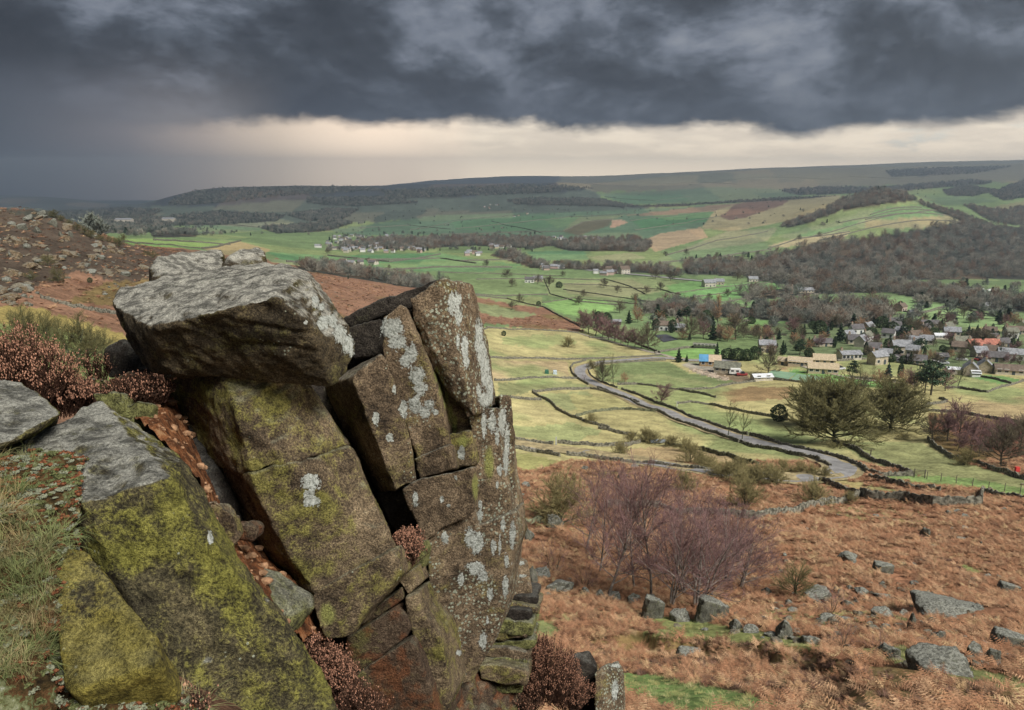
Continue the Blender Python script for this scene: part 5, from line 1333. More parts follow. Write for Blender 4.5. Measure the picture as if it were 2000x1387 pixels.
# ------------------------------------------------------------------ roads
def ribbon(name, pix, width, mat, lift, step=2.0, kind='structure'):
    """a strip of given width (m) laid on the ground along photo pixels"""
    W = np.array([hit(*p)[:2] for p in pix])
    seg = np.linalg.norm(np.diff(W, axis=0), axis=1); s = np.concatenate([[0], np.cumsum(seg)])
    n = max(int(s[-1] / step), 4); t = np.linspace(0, s[-1], n)
    x, y = np.interp(t, s, W[:, 0]), np.interp(t, s, W[:, 1])
    ker = np.ones(7) / 7
    if n > 14:
        x[3:-3] = np.convolve(x, ker, 'valid'); y[3:-3] = np.convolve(y, ker, 'valid')
    d = np.stack([np.gradient(x), np.gradient(y)], 1); d /= np.linalg.norm(d, axis=1)[:, None]
    nn = np.stack([-d[:, 1], d[:, 0]], 1)
    V, nw = [], 5
    for i in range(n):
        zs = []
        for k in range(nw):
            o = (k / (nw - 1) - 0.5) * width
            zs.append(gz(x[i] + nn[i, 0] * o, y[i] + nn[i, 1] * o))
        zm = max(np.mean(zs), max(zs) - 0.15)
        for k in range(nw):
            o = (k / (nw - 1) - 0.5) * width
            V.append((x[i] + nn[i, 0] * o, y[i] + nn[i, 1] * o, max(zs[k], zm * 0.5 + zs[k] * 0.5) + lift))
    Fq = [(i * nw + k, i * nw + k + 1, (i + 1) * nw + k + 1, (i + 1) * nw + k) for i in range(n - 1) for k in range(nw - 1)]
    o = mesh_obj(name, V, Fq, mat, smooth=True)
    tag(o, kind=kind)
    return o


TARMAC = plain('tarmac', lin(158, 155, 152, AK), 0.14, 0.6, 0.7, 0.35)
GRIT = plain('farm_track', lin(180, 168, 148, AK), 0.12, 0.5)
MAIN_ROAD = [(1440, 705), (1330, 704), (1293, 699), (1230, 703), (1170, 709), (1140, 716), (1130, 724), (1136, 736), (1160, 750), (1215, 771), (1290, 801), (1370, 832), (1450, 858), (1530, 876), (1590, 890), (1625, 902), (1648, 916), (1655, 928)]
LANE = [(1655, 924), (1650, 931), (1630, 936), (1580, 939), (1500, 936), (1440, 930), (1330, 916), (1220, 899), (1150, 888), (1080, 879), (1000, 868), (960, 862)]
VERGE = plain('worn_verge', lin(176, 158, 112, AK), 0.2, 0.8)
ribbon('verge', MAIN_ROAD[:-1] + LANE, 6.2, VERGE, 0.14)
ribbon('road', MAIN_ROAD[:-1] + LANE, 4.0, TARMAC, 0.24)
ribbon('path', [(1132, 652), (1180, 664), (1240, 680), (1290, 692), (1330, 704)], 2.4, GRIT, 0.18)
ribbon('path', [(1565, 715), (1620, 732), (1660, 738), (1720, 745), (1790, 752)], 1.6, GRIT, 0.18)
ribbon('road', [(1145, 528), (1230, 536), (1320, 545), (1400, 552)], 9, TARMAC, 0.6)


# ------------------------------------------------------------------ drystone walls
WALL = plain('drystone', lin(124, 120, 104, AK), 0.40, 2.6, 0.95, 0.1, 0.6)
WALL_M = plain('drystone_mossy', lin(118, 120, 84, AK), 0.40, 2.2, 0.95, 0.1, 0.6)
_rw = random.Random(3)


def wall(pix, label, h=0.82, mat=None, name='drystone_wall', thick=0.42, group=None):
    W = np.array([hit(*p)[:2] for p in pix])
    seg = np.linalg.norm(np.diff(W, axis=0), axis=1); s = np.concatenate([[0], np.cumsum(seg)])
    dist = float(np.mean(W[:, 1]))
    step = max(0.30, dist / 480.0)
    n = max(int(s[-1] / step), 3); t = np.linspace(0, s[-1], n)
    x, y = np.interp(t, s, W[:, 0]), np.interp(t, s, W[:, 1])
    w = max(0.05, min(0.35, dist * 0.001))
    x = x + np.convolve([_rw.gauss(0, w) for _ in range(n + 8)], np.ones(9) / 9, 'valid'); y = y + np.convolve([_rw.gauss(0, w) for _ in range(n + 8)], np.ones(9) / 9, 'valid')
    d = np.stack([np.gradient(x), np.gradient(y)], 1); d /= np.maximum(np.linalg.norm(d, axis=1), 1e-6)[:, None]
    nn = np.stack([-d[:, 1], d[:, 0]], 1)
    V, Fq = [], []
    prof = [(-0.5, -0.5), (-0.45, 0.35), (-0.32, 0.85), (-0.16, 1.0), (0.16, 1.0), (0.32, 0.85), (0.45, 0.35), (0.5, -0.5)]
    K = len(prof)
    gap = 0
    hh = h
    for i in range(n):
        zb = gz(x[i], y[i])
        hh = 0.75 * hh + 0.25 * h * (_rw.uniform(0.62, 1.22) if _rw.random() > 0.05 else 0.1)
        cope = _rw.uniform(-0.10, 0.16)
        for k, (o, u) in enumerate(prof):
            jj = _rw.gauss(0, 0.045) if 0 < k < K - 1 else 0
            oo = (o + jj) * thick * (1 + 0.2 * _rw.random())
            V.append((x[i] + nn[i, 0] * oo, y[i] + nn[i, 1] * oo, zb + u * hh + (cope if u > 0.9 else _rw.gauss(0, 0.03))))
        if i:
            a, b = (i - 1) * K, i * K
            Fq += [(a + k, b + k, b + k + 1, a + k + 1) for k in range(K - 1)]
    Fq.append(tuple(range(K))); Fq.append(tuple(range(len(V) - 1, len(V) - 1 - K, -1)))
    o = mesh_obj(name, V, Fq, mat or WALL)
    tag(o, label, 'wall', group, 'thing')
    return o


def build_walls():
    for pix, lb in [
     ([(950, 640), (1034, 644), (1130, 651)], 'dark wall along the top of the first pale pasture'),
     ([(956, 699), (1062, 701), (1141, 702), (1220, 699), (1293, 694)], 'straight wall along the lower edge of the pale pasture, running to the road'),
     ([(966, 744), (1034, 739), (1080, 738), (1126, 740)], 'wall below the tan paddock left of the road bend'),
     ([(1144, 705), (1120, 711), (1114, 719), (1118, 730), (1132, 742), (1150, 752)], 'curved wall on the outside of the upper road bend'),
     ([(1300, 704), (1217, 708), (1166, 714), (1148, 723), (1154, 735), (1178, 748), (1205, 758)], 'curved wall on the inside of the upper road bend'),
     ([(1214, 761), (1259, 778), (1302, 794), (1372, 823), (1414, 838), (1460, 850)], 'wall on the upper side of the long straight of road'),
     ([(1464, 851), (1500, 860), (1565, 878), (1625, 891), (1668, 907), (1692, 923), (1718, 930), (1782, 929)], 'wall on the upper side of the road as it reaches the hairpin'),
     ([(1166, 758), (1231, 782), (1287, 805), (1344, 829), (1400, 848), (1442, 864)], 'wall on the lower side of the long straight of road'),
     ([(1446, 865), (1484, 875), (1537, 886), (1600, 902), (1622, 914)], 'wall on the lower side of the road above the hairpin'),
     ([(1040, 766), (1107, 761), (1152, 760), (1180, 765), (1248, 788)], 'top wall of the small crooked enclosure'),
     ([(1040, 767), (1068, 782), (1091, 802), (1119, 816), (1152, 827), (1190, 837)], 'left wall of the small crooked enclosure'),
     ([(996, 777), (1057, 782)], 'short wall joining the crag side to the crooked enclosure'),
     ([(1124, 815), (1175, 803), (1217, 800), (1285, 804)], 'low mossy wall along the bottom of the crooked enclosure'),
     ([(1169, 838), (1205, 846), (1242, 852)], 'short broken wall in the lower pasture'),
     ([(1003, 858), (1082, 869)], 'wall above the lane, left of the gatepost'),
     ([(1089, 866), (1161, 872), (1217, 873), (1250, 864)], 'wall above the lane, right of the gatepost'),
     ([(1003, 876), (1050, 884), (1093, 892)], 'wall below the lane at its left end'),
     ([(1106, 889), (1147, 893), (1203, 901), (1259, 907), (1316, 914), (1372, 919), (1416, 922)], 'stony wall below the lane above the bracken'),
     ([(1299, 870), (1372, 879), (1428, 893), (1480, 910)], 'overgrown wall slanting above the hawthorn thicket'),
     ([(1206, 752), (1245, 751), (1287, 757), (1327, 762), (1362, 768), (1398, 777)], 'wall under the green field inside the road bend'),
     ([(1327, 762), (1389, 760), (1428, 751), (1470, 746), (1508, 742), (1565, 748)], 'wall running right below the barns and the tennis courts'),
     ([(1324, 789), (1349, 786), (1386, 791), (1428, 800), (1505, 814), (1537, 822)], 'long low wall across the pasture left of the holly'),
     ([(1629, 866), (1666, 877), (1695, 895), (1724, 906), (1756, 918), (1782, 929)], 'wall from the biggest beech down to the field gate'),
     ([(1813, 858), (1825, 874), (1854, 892), (1897, 906), (1955, 923), (2040, 945)], 'wall between the green field and the brown thicket at right'),
     ([(1799, 800), (1811, 791), (1851, 785), (1834, 779)], 'hooked wall right of the beeches'),
     ([(1799, 803), (1883, 808), (1940, 818), (2040, 838)], 'wall along the top of the brown thicket'),
     ([(1845, 759), (1877, 759), (1929, 767), (1969, 754), (2000, 744)], 'angled wall below the pasture at the right of the village'),
     ([(1880, 728), (1920, 737), (1975, 750)], 'garden wall below the right hand cottages'),
     ([(1636, 706), (1715, 700), (1760, 708), (1800, 716), (1840, 730)], 'wall between village gardens and pasture'),
     ([(1660, 737), (1720, 742), (1790, 750)], 'wall along the lower edge of the village pasture'),
     ([(1678, 969), (1640, 954), (1601, 940)], 'wall from the hairpin down to the bracken corner'),
     ([(1697, 934), (1749, 947), (1801, 955), (1836, 959)], 'stony wall below the field fence right of the hairpin'),
     ([(1917, 963), (2040, 982)], 'wall going off the right edge above the bracken'),
     ([(1011, 1026), (1037, 1026), (1062, 1020)], 'short mossy wall beside the olive thorn bush'),
     ([(80, 583), (110, 592), (140, 600), (180, 607), (224, 613)], 'dark wall crossing the moor left of the perched boulder'),
     ([(770, 668), (900, 660), (952, 642)], 'wall at the foot of the moor half hidden by the columns'),
     ]:
        wall(pix, lb, mat=WALL_M if 'mossy' in lb or 'overgrown' in lb else WALL)
    wall([(1185, 992), (1231, 991), (1288, 994), (1317, 1006), (1360, 1007), (1433, 1012), (1479, 1014), (1520, 1006), (1566, 998), (1612, 985), (1654, 981), (1678, 971)], 'long winding wall across the bracken behind the birch grove', 1.05)
    wall([(1679, 970), (1696, 975), (1766, 979), (1822, 988), (1886, 988), (1914, 986)], 'nearest stretch of wall across the bracken at right', 1.3)
    wall([(1914, 986), (1917, 963)], 'short return of the nearest bracken wall', 1.3)
    far = [
     [(930, 578), (990, 584), (1060, 600), (1135, 640)], [(900, 575), (1000, 578), (1070, 576)], [(930, 546), (1060, 544), (1180, 548)], [(1062, 545), (1075, 575), (1130, 590), (1210, 596)],
     [(1090, 555), (1180, 558), (1290, 566), (1330, 576)], [(1100, 566), (1200, 580), (1290, 592)], [(1060, 592), (1120, 583), (1200, 590), (1280, 598)], [(1180, 545), (1230, 560), (1260, 575)], [(860, 532), (1000, 536), (1100, 540)],
     [(740, 527), (860, 522), (1000, 523)], [(560, 512), (700, 507), (860, 505), (930, 515)], [(640, 500), (760, 512), (860, 497)], [(900, 510), (1000, 508), (1040, 515)], [(1300, 576), (1420, 560), (1512, 551)], [(1310, 604), (1420, 590), (1540, 570)], [(1300, 588), (1380, 578), (1440, 568)],
     [(1700, 592), (1790, 616), (1850, 600)], [(1770, 618), (1850, 598), (1920, 612), (2020, 635)], [(1560, 467), (1690, 434), (1850, 421)], [(1600, 470), (1700, 446), (1880, 434)], [(1690, 430), (1780, 418), (1840, 410)], [(1700, 420), (1800, 406)], [(1640, 436), (1700, 425), (1830, 412)], [(1500, 486), (1560, 466), (1660, 453)], [(1290, 514), (1400, 503), (1508, 487)], [(1300, 500), (1400, 470), (1500, 452)],
     [(890, 447), (1000, 436), (1110, 424), (1230, 418)], [(860, 458), (1000, 454), (1100, 452)], [(960, 432), (1010, 444), (1060, 456)], [(1240, 450), (1340, 436), (1420, 418)], [(1230, 432), (1330, 420), (1400, 410)], [(1100, 452), (1140, 434), (1200, 428)], [(800, 450), (900, 430), (1000, 420)], [(700, 446), (800, 440), (880, 448)],
     [(232, 474), (330, 478), (400, 486)], [(300, 470), (380, 473), (450, 479)], [(395, 486), (440, 478), (470, 471)], [(1450, 650), (1490, 652), (1536, 656)], [(1278, 690), (1340, 680), (1400, 676)], [(1150, 660), (1220, 662), (1290, 690)],
     [(1180, 384), (1280, 392), (1350, 384)], [(1400, 352), (1500, 346), (1620, 350)], [(1250, 362), (1360, 356), (1440, 360)], [(1660, 345), (1760, 350), (1850, 340)], [(430, 438), (500, 444), (560, 440)]]
    far.sort(key=lambda q: q[0][0])
    for i, pix in enumerate(far):
        d = hit(*pix[1])[1]
        wall(pix, f'dark field boundary in the valley, {ordinal(i)} by its left end', 1.0 if d < 900 else 2.0, name='field_wall', thick=0.5 if d < 900 else 1.6, group='field boundaries of the valley')


build_walls()

# ------------------------------------------------------------------ houses
ST = {
 'stone': plain('house_stone', lin(196, 182, 154, AK), 0.15, 1.5), 'pale': plain('house_pale', lin(214, 204, 184, AK), 0.08, 1.5), 'white': plain('house_white', lin(235, 234, 226, AK), 0.05, 1.5), 'pink': plain('house_pink', lin(206, 176, 160, AK), 0.1, 1.5),
 'timber': plain('barn_timber', lin(176, 146, 100, AK), 0.2, 2), 'dark': plain('shed_dark', lin(88, 84, 78, AK), 0.2, 2), 'newstone': plain('new_limestone', lin(206, 186, 150, AK), 0.1, 2.0)}
RF = {
 'slate': plain('slate', lin(150, 152, 156, AK), 0.18, 1.2), 'dark': plain('dark_tile', lin(108, 104, 104, AK), 0.15, 1.2), 'red': plain('red_tile', lin(188, 118, 96, AK), 0.18, 1.2), 'brown': plain('brown_tile', lin(122, 106, 92, AK), 0.15, 1.2),
 'raw': plain('raw_roof_boards', lin(206, 182, 150, AK), 0.12, 1.5), 'blue': plain('blue_tarpaulin', lin(64, 160, 214, AK), 0.08, 0.8, 0.5), 'sheet': plain('white_sheet_roof', lin(226, 230, 234, AK), 0.06, 0.8, 0.5), 'new': plain('new_stone_slates', lin(196, 176, 142, AK), 0.12, 2.0), 'moss': plain('mossy_slate', lin(126, 126, 104, AK), 0.2, 1.2)}
GLASS = plain('window_glass', lin(52, 58, 64, AK), 0.2, 1.0, 0.2, 0.5)
FRAME = plain('white_frame', lin(230, 228, 220, AK), 0.03, 1.0)
DOOR = plain('door_paint', lin(70, 86, 92, AK), 0.1, 1.0)
CHIM = plain('chimney_stone', lin(166, 150, 128, AK), 0.15, 2)


def boxv(x0, x1, y0, y1, z0, z1):
    V = [(x, y, z) for z in (z0, z1) for y in (y0, y1) for x in (x0, x1)]
    return V, [(0, 2, 3, 1), (4, 5, 7, 6), (0, 1, 5, 4), (2, 6, 7, 3), (0, 4, 6, 2), (1, 3, 7, 5)]


def house(px, py, L, W, H, R, rot, w, r, label, chim=1, win=3, name='house', cat='house', split=None, flat=False, door=True, rows=None, group=None, small=False):
    x, y, z = hit(px, py); L, W, H, R = (q * (0.80 if y < 520 else 0.78) for q in (L, W, H, R))
    e = bpy.data.objects.new(name, None); COL.objects.link(e); e.location = (x, y, z); e.rotation_euler = (0, 0, math.radians(rot)); e.empty_display_size = 1
    tag(e, label, cat, group, 'thing')
    l, d = L / 2, W / 2
    if flat: R = 0.35
    V = [(-l, -d, -1.5), (l, -d, -1.5), (l, d, -1.5), (-l, d, -1.5), (-l, -d, H), (l, -d, H), (l, d, H), (-l, d, H), (-l, 0, H + R), (l, 0, H + R)]
    Fc = [(0, 1, 5, 4), (1, 2, 6, 9, 5), (2, 3, 7, 6), (3, 0, 4, 8, 7), (4, 5, 9, 8), (6, 7, 8, 9)]
    mesh_obj('wall', V, Fc, ST[w], e)

    def roof_slab(x0, x1, mat):
        t, ov = 0.22, 0.35
        sl = R / d; ye, ze = d + ov, H - ov * sl
        V = []
        for xx in (x0, x1):
            V += [(xx, -ye, ze + 0.03), (xx, 0, H + R + 0.03), (xx, ye, ze + 0.03), (xx, ye, ze + t), (xx, 0, H + R + t), (xx, -ye, ze + t)]
        Fc = [(0, 1, 2, 3, 4, 5), (11, 10, 9, 8, 7, 6)] + [(i, 6 + i, 6 + (i + 1) % 6, (i + 1) % 6) for i in range(6)]
        return mesh_obj('roof', V, Fc, RF[mat], e)
    if split:
        roof_slab(-l - .3, -l + L * split[0], split[1]); rf = roof_slab(-l + L * split[0] + 0.002, l + .3, r)
    else:
        rf = roof_slab(-l - .3, l + .3, r)
    if small: return e
    for i in range(chim):
        cx = (-l + 0.6, l - 0.6, 0)[i]
        V, Fq = boxv(cx - .45, cx + .45, -.35, .35, H + R * 0.6, H + R + 1.1); c = mesh_obj('chimney', V, Fq, CHIM, rf)
        V, Fq = boxv(cx - .16, cx + .16, -.16, .16, H + R + 1.1, H + R + 1.5); mesh_obj('chimney_pot', V, Fq, RF['red'], rf)
    rows = rows or (2 if H > 4.2 else 1)
    fr_me = gl_me = None
    for rr in range(rows):
        zz = 0.95 + rr * 2.6
        for i in range(win):
            if door and rr == 0 and i == win // 2: continue
            cx = -l + L * (i + 0.5) / win
            if fr_me is None:
                V, Fq = boxv(-.75, .75, -.06, .05, 0, 1.35); f = mesh_obj('window', V, Fq, FRAME, e); fr_me = f.data
                V, Fq = boxv(-.6, .6, -.08, 0, .13, 1.22); g = mesh_obj('pane', V, Fq, GLASS, f); gl_me = g.data
            else:
                f = link('window', fr_me, e); g = link('pane', gl_me, f)
            f.location = (cx, -d, zz)
    if door:
        cx = -l + L * (win // 2 + 0.5) / win
        V, Fq = boxv(cx - .5, cx + .5, -d - .06, -d + .05, 0, 2.05); mesh_obj('door', V, Fq, DOOR, e)
    return e


def build_houses():
    H = house
    H(1386, 714, 10.0, 6.5, 3.0, 2.4, -12, 'timber', 'raw', 'barn under repair, half blue tarpaulin and half raw boards', 0, 3, 'barn', 'barn', split=(0.42, 'blue'), door=False)
    H(1420, 727, 11.5, 6.0, 2.6, 2.4, -22, 'stone', 'moss', 'long grey-roofed stone barn right of the blue-roofed one', 0, 4, 'barn', 'barn')
    H(1487, 743, 8.6, 4.2, 2.0, 0.9, 8, 'pale', 'sheet', 'low shed with striped white sheet roof by the wall', 0, 2, 'shed', 'shed', door=False)
    H(1497, 688, 8.6, 6.0, 4.8, 2.2, -10, 'stone', 'slate', 'two-storey stone house with twin chimneys above the barns', 2, 3)
    H(1530, 712, 5.0, 4.0, 2.2, 1.5, -35, 'newstone', 'new', 'little pale stone outbuilding beside the new building', 0, 1, 'outbuilding', 'building')
    H(1562, 714, 11.0, 5.0, 2.4, 1.8, -20, 'newstone', 'new', 'glazed left wing of the pale new stone building', 0, 6, 'house')
    H(1608, 712, 10.0, 5.5, 3.0, 2.2, -12, 'newstone', 'new', 'rear wing of the pale new stone building', 0, 3, 'house')
    H(1606, 729, 13.0, 5.0, 2.8, 2.0, -14, 'newstone', 'new', 'long front wing of the pale new stone building', 0, 5, 'house')
    H(1672, 672, 10.0, 6.0, 3.2, 2.6, -14, 'stone', 'dark', 'dark-roofed gabled house above the pasture', 1, 3)
    H(1605, 676, 11.0, 5.0, 2.6, 2.0, 4, 'stone', 'dark', 'long low dark-roofed house in the trees', 1, 4)
    H(1658, 702, 10.5, 5.5, 3.2, 1.4, 6, 'pale', 'slate', 'pale grey house with many windows above the pasture wall', 1, 5)
    H(1762, 692, 11.5, 7.0, 5.2, 2.6, -8, 'stone', 'slate', 'big stone house with chimneys on both gables', 2, 4)
    H(1782, 696, 6.0, 5.0, 3.8, 2.2, -40, 'stone', 'slate', 'lower wing at the right of the big stone house', 0, 2)
    H(1728, 701, 6.0, 5.0, 3.2, 2.2, -30, 'stone', 'slate', 'small slate cottage left of the big stone house', 1, 2)
    H(1789, 711, 8.5, 5.5, 2.4, 2.2, -18, 'stone', 'dark', 'low dark-roofed barn at the edge of the pasture', 0, 3, 'barn', 'barn')
    H(1754, 706, 5.0, 3.5, 2.0, 1.2, -10, 'stone', 'dark', 'tiny lean-to below the big stone house', 0, 2, 'outbuilding', 'building')
    H(1808, 672, 7.0, 6.0, 3.0, 2.4, -25, 'pale', 'slate', 'slate-roofed house behind the big stone house', 1, 3)
    H(1756, 633, 15.0, 6.5, 2.6, 2.0, -4, 'white', 'dark', 'white bungalow with dark roof at the top of the village', 1, 5)
    H(1815, 638, 12.0, 6.0, 2.6, 2.2, -8, 'stone', 'dark', 'dark-roofed bungalow right of the white bungalow', 1, 4)
    H(1760, 608, 7.0, 6.0, 4.6, 2.4, 30, 'pink', 'brown', 'pinkish farmhouse alone above the white bungalow', 1, 2)
    H(1782, 614, 6.0, 5.0, 2.2, 1.6, 0, 'pale', 'slate', 'sheds beside the pinkish farmhouse', 0, 2, 'shed', 'shed')
    H(1858, 656, 9.5, 5.5, 3.4, 2.4, -16, 'stone', 'slate', 'stone house left of the bluish conifer', 1, 3)
    H(1836, 662, 8.0, 4.0, 2.4, 1.2, 0, 'pale', 'sheet', 'pale greenhouse-like building in the village middle', 0, 4, 'greenhouse', 'building', door=False)
    H(1918, 681, 18.0, 6.0, 2.8, 2.8, 4, 'stone', 'red', 'long house with a pinkish red tiled roof', 2, 6)
    H(1876, 674, 11.0, 5.5, 2.8, 2.4, 10, 'stone', 'moss', 'stone house left of the red roof', 1, 4)
    H(1872, 687, 7.0, 5.5, 3.4, 2.4, -30, 'stone', 'brown', 'gabled cottage below the left end of the red roof', 1, 2)
    H(1932, 667, 9.0, 5.0, 2.8, 2.2, -2, 'stone', 'dark', 'dark roof with skylights just behind the red roof', 1, 3)
    H(1972, 703, 11.0, 6.0, 3.8, 2.2, -24, 'white', 'slate', 'long white-walled house near the right edge', 0, 4)
    H(1984, 652, 14.0, 6.0, 2.8, 2.2, -10, 'stone', 'brown', 'long terrace at the upper right edge of the village', 2, 6)
    H(1868, 730, 8.5, 5.0, 2.4, 0.4, -14, 'pale', 'sheet', 'flat pale-roofed shed at the corner of the pasture', 0, 2, 'shed', 'shed', flat=True, door=False)
    H(1894, 732, 6.5, 5.5, 3.6, 2.6, 62, 'stone', 'slate', 'gabled cottage next to the white conservatory', 1, 2)
    H(1904, 736, 3.4, 2.4, 2.0, 0.8, -10, 'white', 'sheet', 'small white conservatory in front of the gabled cottages', 0, 3, 'conservatory', 'building', door=False)
    H(1922, 727, 6.5, 5.5, 3.6, 2.6, 62, 'stone', 'slate', 'right hand cottage of the gabled pair', 1, 2)
    H(1975, 731, 14.0, 6.0, 2.4, 2.0, -18, 'pale', 'brown', 'long brown-roofed bungalow at the right edge', 0, 5)
    H(1944, 706, 10.0, 5.5, 2.8, 2.2, -22, 'stone', 'dark', 'dark roof with bright skylights below the red-roofed house', 0, 3)
    H(1839, 702, 5.0, 4.0, 2.0, 1.3, -10, 'dark', 'dark', 'little dark shed between the big stone house and the cottages', 0, 2, 'shed', 'shed')
    H(1376, 680, 12.5, 4.0, 2.0, 0.8, -16, 'dark', 'moss', 'long low stable row above the barns', 0, 6, 'stable', 'building', door=False)
    H(1300, 645, 17.0, 6.5, 4.2, 2.4, -4, 'white', 'brown', 'long white farmhouse at the left of the village', 2, 5)
    H(1328, 648, 7.0, 6.0, 3.4, 2.2, -30, 'stone', 'slate', 'grey barn at the right of the white farmhouse', 0, 2, 'barn', 'barn')
    H(1202, 633, 8.0, 5.0, 2.4, 1.0, -4, 'dark', 'slate', 'dark shed with light roof left of the white farmhouse', 0, 2, 'shed', 'shed')
    H(1338, 613, 20.0, 6.0, 2.6, 1.8, -2, 'stone', 'dark', 'very long low barn above the white farmhouse', 0, 7, 'barn', 'barn')
    H(1384, 560, 14.0, 11.0, 5.5, 3.5, 8, 'pale', 'slate', 'large barn of the farm below the big wood', 0, 3, 'barn', 'barn')
    H(1404, 556, 12.0, 8.0, 4.5, 3.0, -8, 'stone', 'slate', 'farmhouse behind the large barn below the big wood', 1, 3)
    H(1470, 550, 12.0, 8.0, 4.0, 3.0, 0, 'pale', 'slate', 'pale house at the edge of the big wood', 1, 3)
    H(1494, 546, 7.0, 7.0, 5.0, 3.0, 0, 'white', 'slate', 'small white house by a conifer at the wood edge', 1, 2)
    H(1542, 573, 9.0, 7.0, 5.0, 3.0, 40, 'pink', 'brown', 'pinkish house on the green rise below the big wood', 2, 2)
    H(1572, 572, 18.0, 7.0, 3.5, 2.4, 6, 'stone', 'slate', 'range of farm sheds right of the pinkish house', 0, 5, 'barn', 'barn')
    H(1930, 603, 16.0, 7.0, 3.0, 2.2, -12, 'pale', 'slate', 'long pale house below the caravans', 1, 5)
    H(1034, 552, 11.0, 7.0, 4.5, 2.5, -6, 'white', 'dark', 'white house of the valley farm', 1, 3)
    H(1050, 550, 12.0, 7.0, 4.0, 3.0, 10, 'stone', 'slate', 'stone barn of the valley farm', 0, 3, 'barn', 'barn')
    H(1219, 535, 14.0, 10.0, 7.5, 4.0, 20, 'pale', 'brown', 'tall pale building by the valley road', 1, 3)
    rng = random.Random(18)
    cot, n = [], 0
    have = [tuple(o.location[:2]) for o in bpy.data.objects if o.get('category') in ('house', 'barn', 'building', 'shed')]
    while len(cot) < 20 and n < 900:
        n += 1; px, py = rng.uniform(1640, 1998), rng.uniform(640, 718); x, y, z = hit(px, py)
        if all(math.hypot(x - a, y - b) > 11 for a, b in have): have.append((x, y)); cot.append((px, py))
    for i, (px, py) in enumerate(sorted(cot)):
        H(px, py, rng.uniform(6, 9), rng.uniform(5, 6), rng.uniform(2.6, 4.6), rng.uniform(2, 2.6), rng.uniform(-50, 50), rng.choice(['stone', 'pale', 'stone', 'white']), rng.choice(['slate', 'brown', 'slate', 'moss', 'dark']),
          f'small cottage among the village trees, {ordinal(i)} from the left', rng.choice([0, 1, 1]), 2, group='small cottages of the village')
    rng = random.Random(8)
    far = []
    for x0, x1, y0, y1, n in [(1052, 1118, 521, 528, 9), (1158, 1240, 528, 538, 7), (660, 735, 512, 520, 9), (910, 942, 493, 500, 5), (652, 770, 462, 478, 34), (660, 832, 478, 494, 40), (612, 700, 474, 490, 22), (952, 1003, 480, 486, 9), (1067, 1105, 464, 474, 9), (1108, 1180, 464, 470, 6), (158, 196, 435, 441, 5), (936, 990, 400, 408, 7), (1000, 1030, 418, 424, 4)]:
        far += [(rng.uniform(x0, x1), rng.uniform(y0, y1)) for _ in range(n)]
    far.sort()
    for i, (px, py) in enumerate(far):
        pal = ['pale', 'stone', 'pale', 'white', 'pink']
        H(px, py, rng.uniform(7, 12), rng.uniform(5, 7), rng.uniform(3, 5), rng.uniform(2, 3), rng.uniform(-35, 35), rng.choice(pal), rng.choice(['slate', 'dark', 'brown', 'slate']),
          f'tiny far-off house in the valley, {_big(i)} from the left', name='far_house', group='far-off houses of the valley', small=True)
    for px, py, L, lb in [(243, 436, 60, 'great pale mansion in the far parkland at left'), (330, 434, 46, 'long pale building right of the far mansion')]:
        H(px, py, L, 22, 14, 4, 0, 'pale', 'slate', lb, name='mansion', cat='mansion', small=True)


def _big(i):
    return ordinal(i) if i < 99 else ('one hundredth' if i == 99 else 'one hundred and ' + ordinal(i - 100))


build_houses()


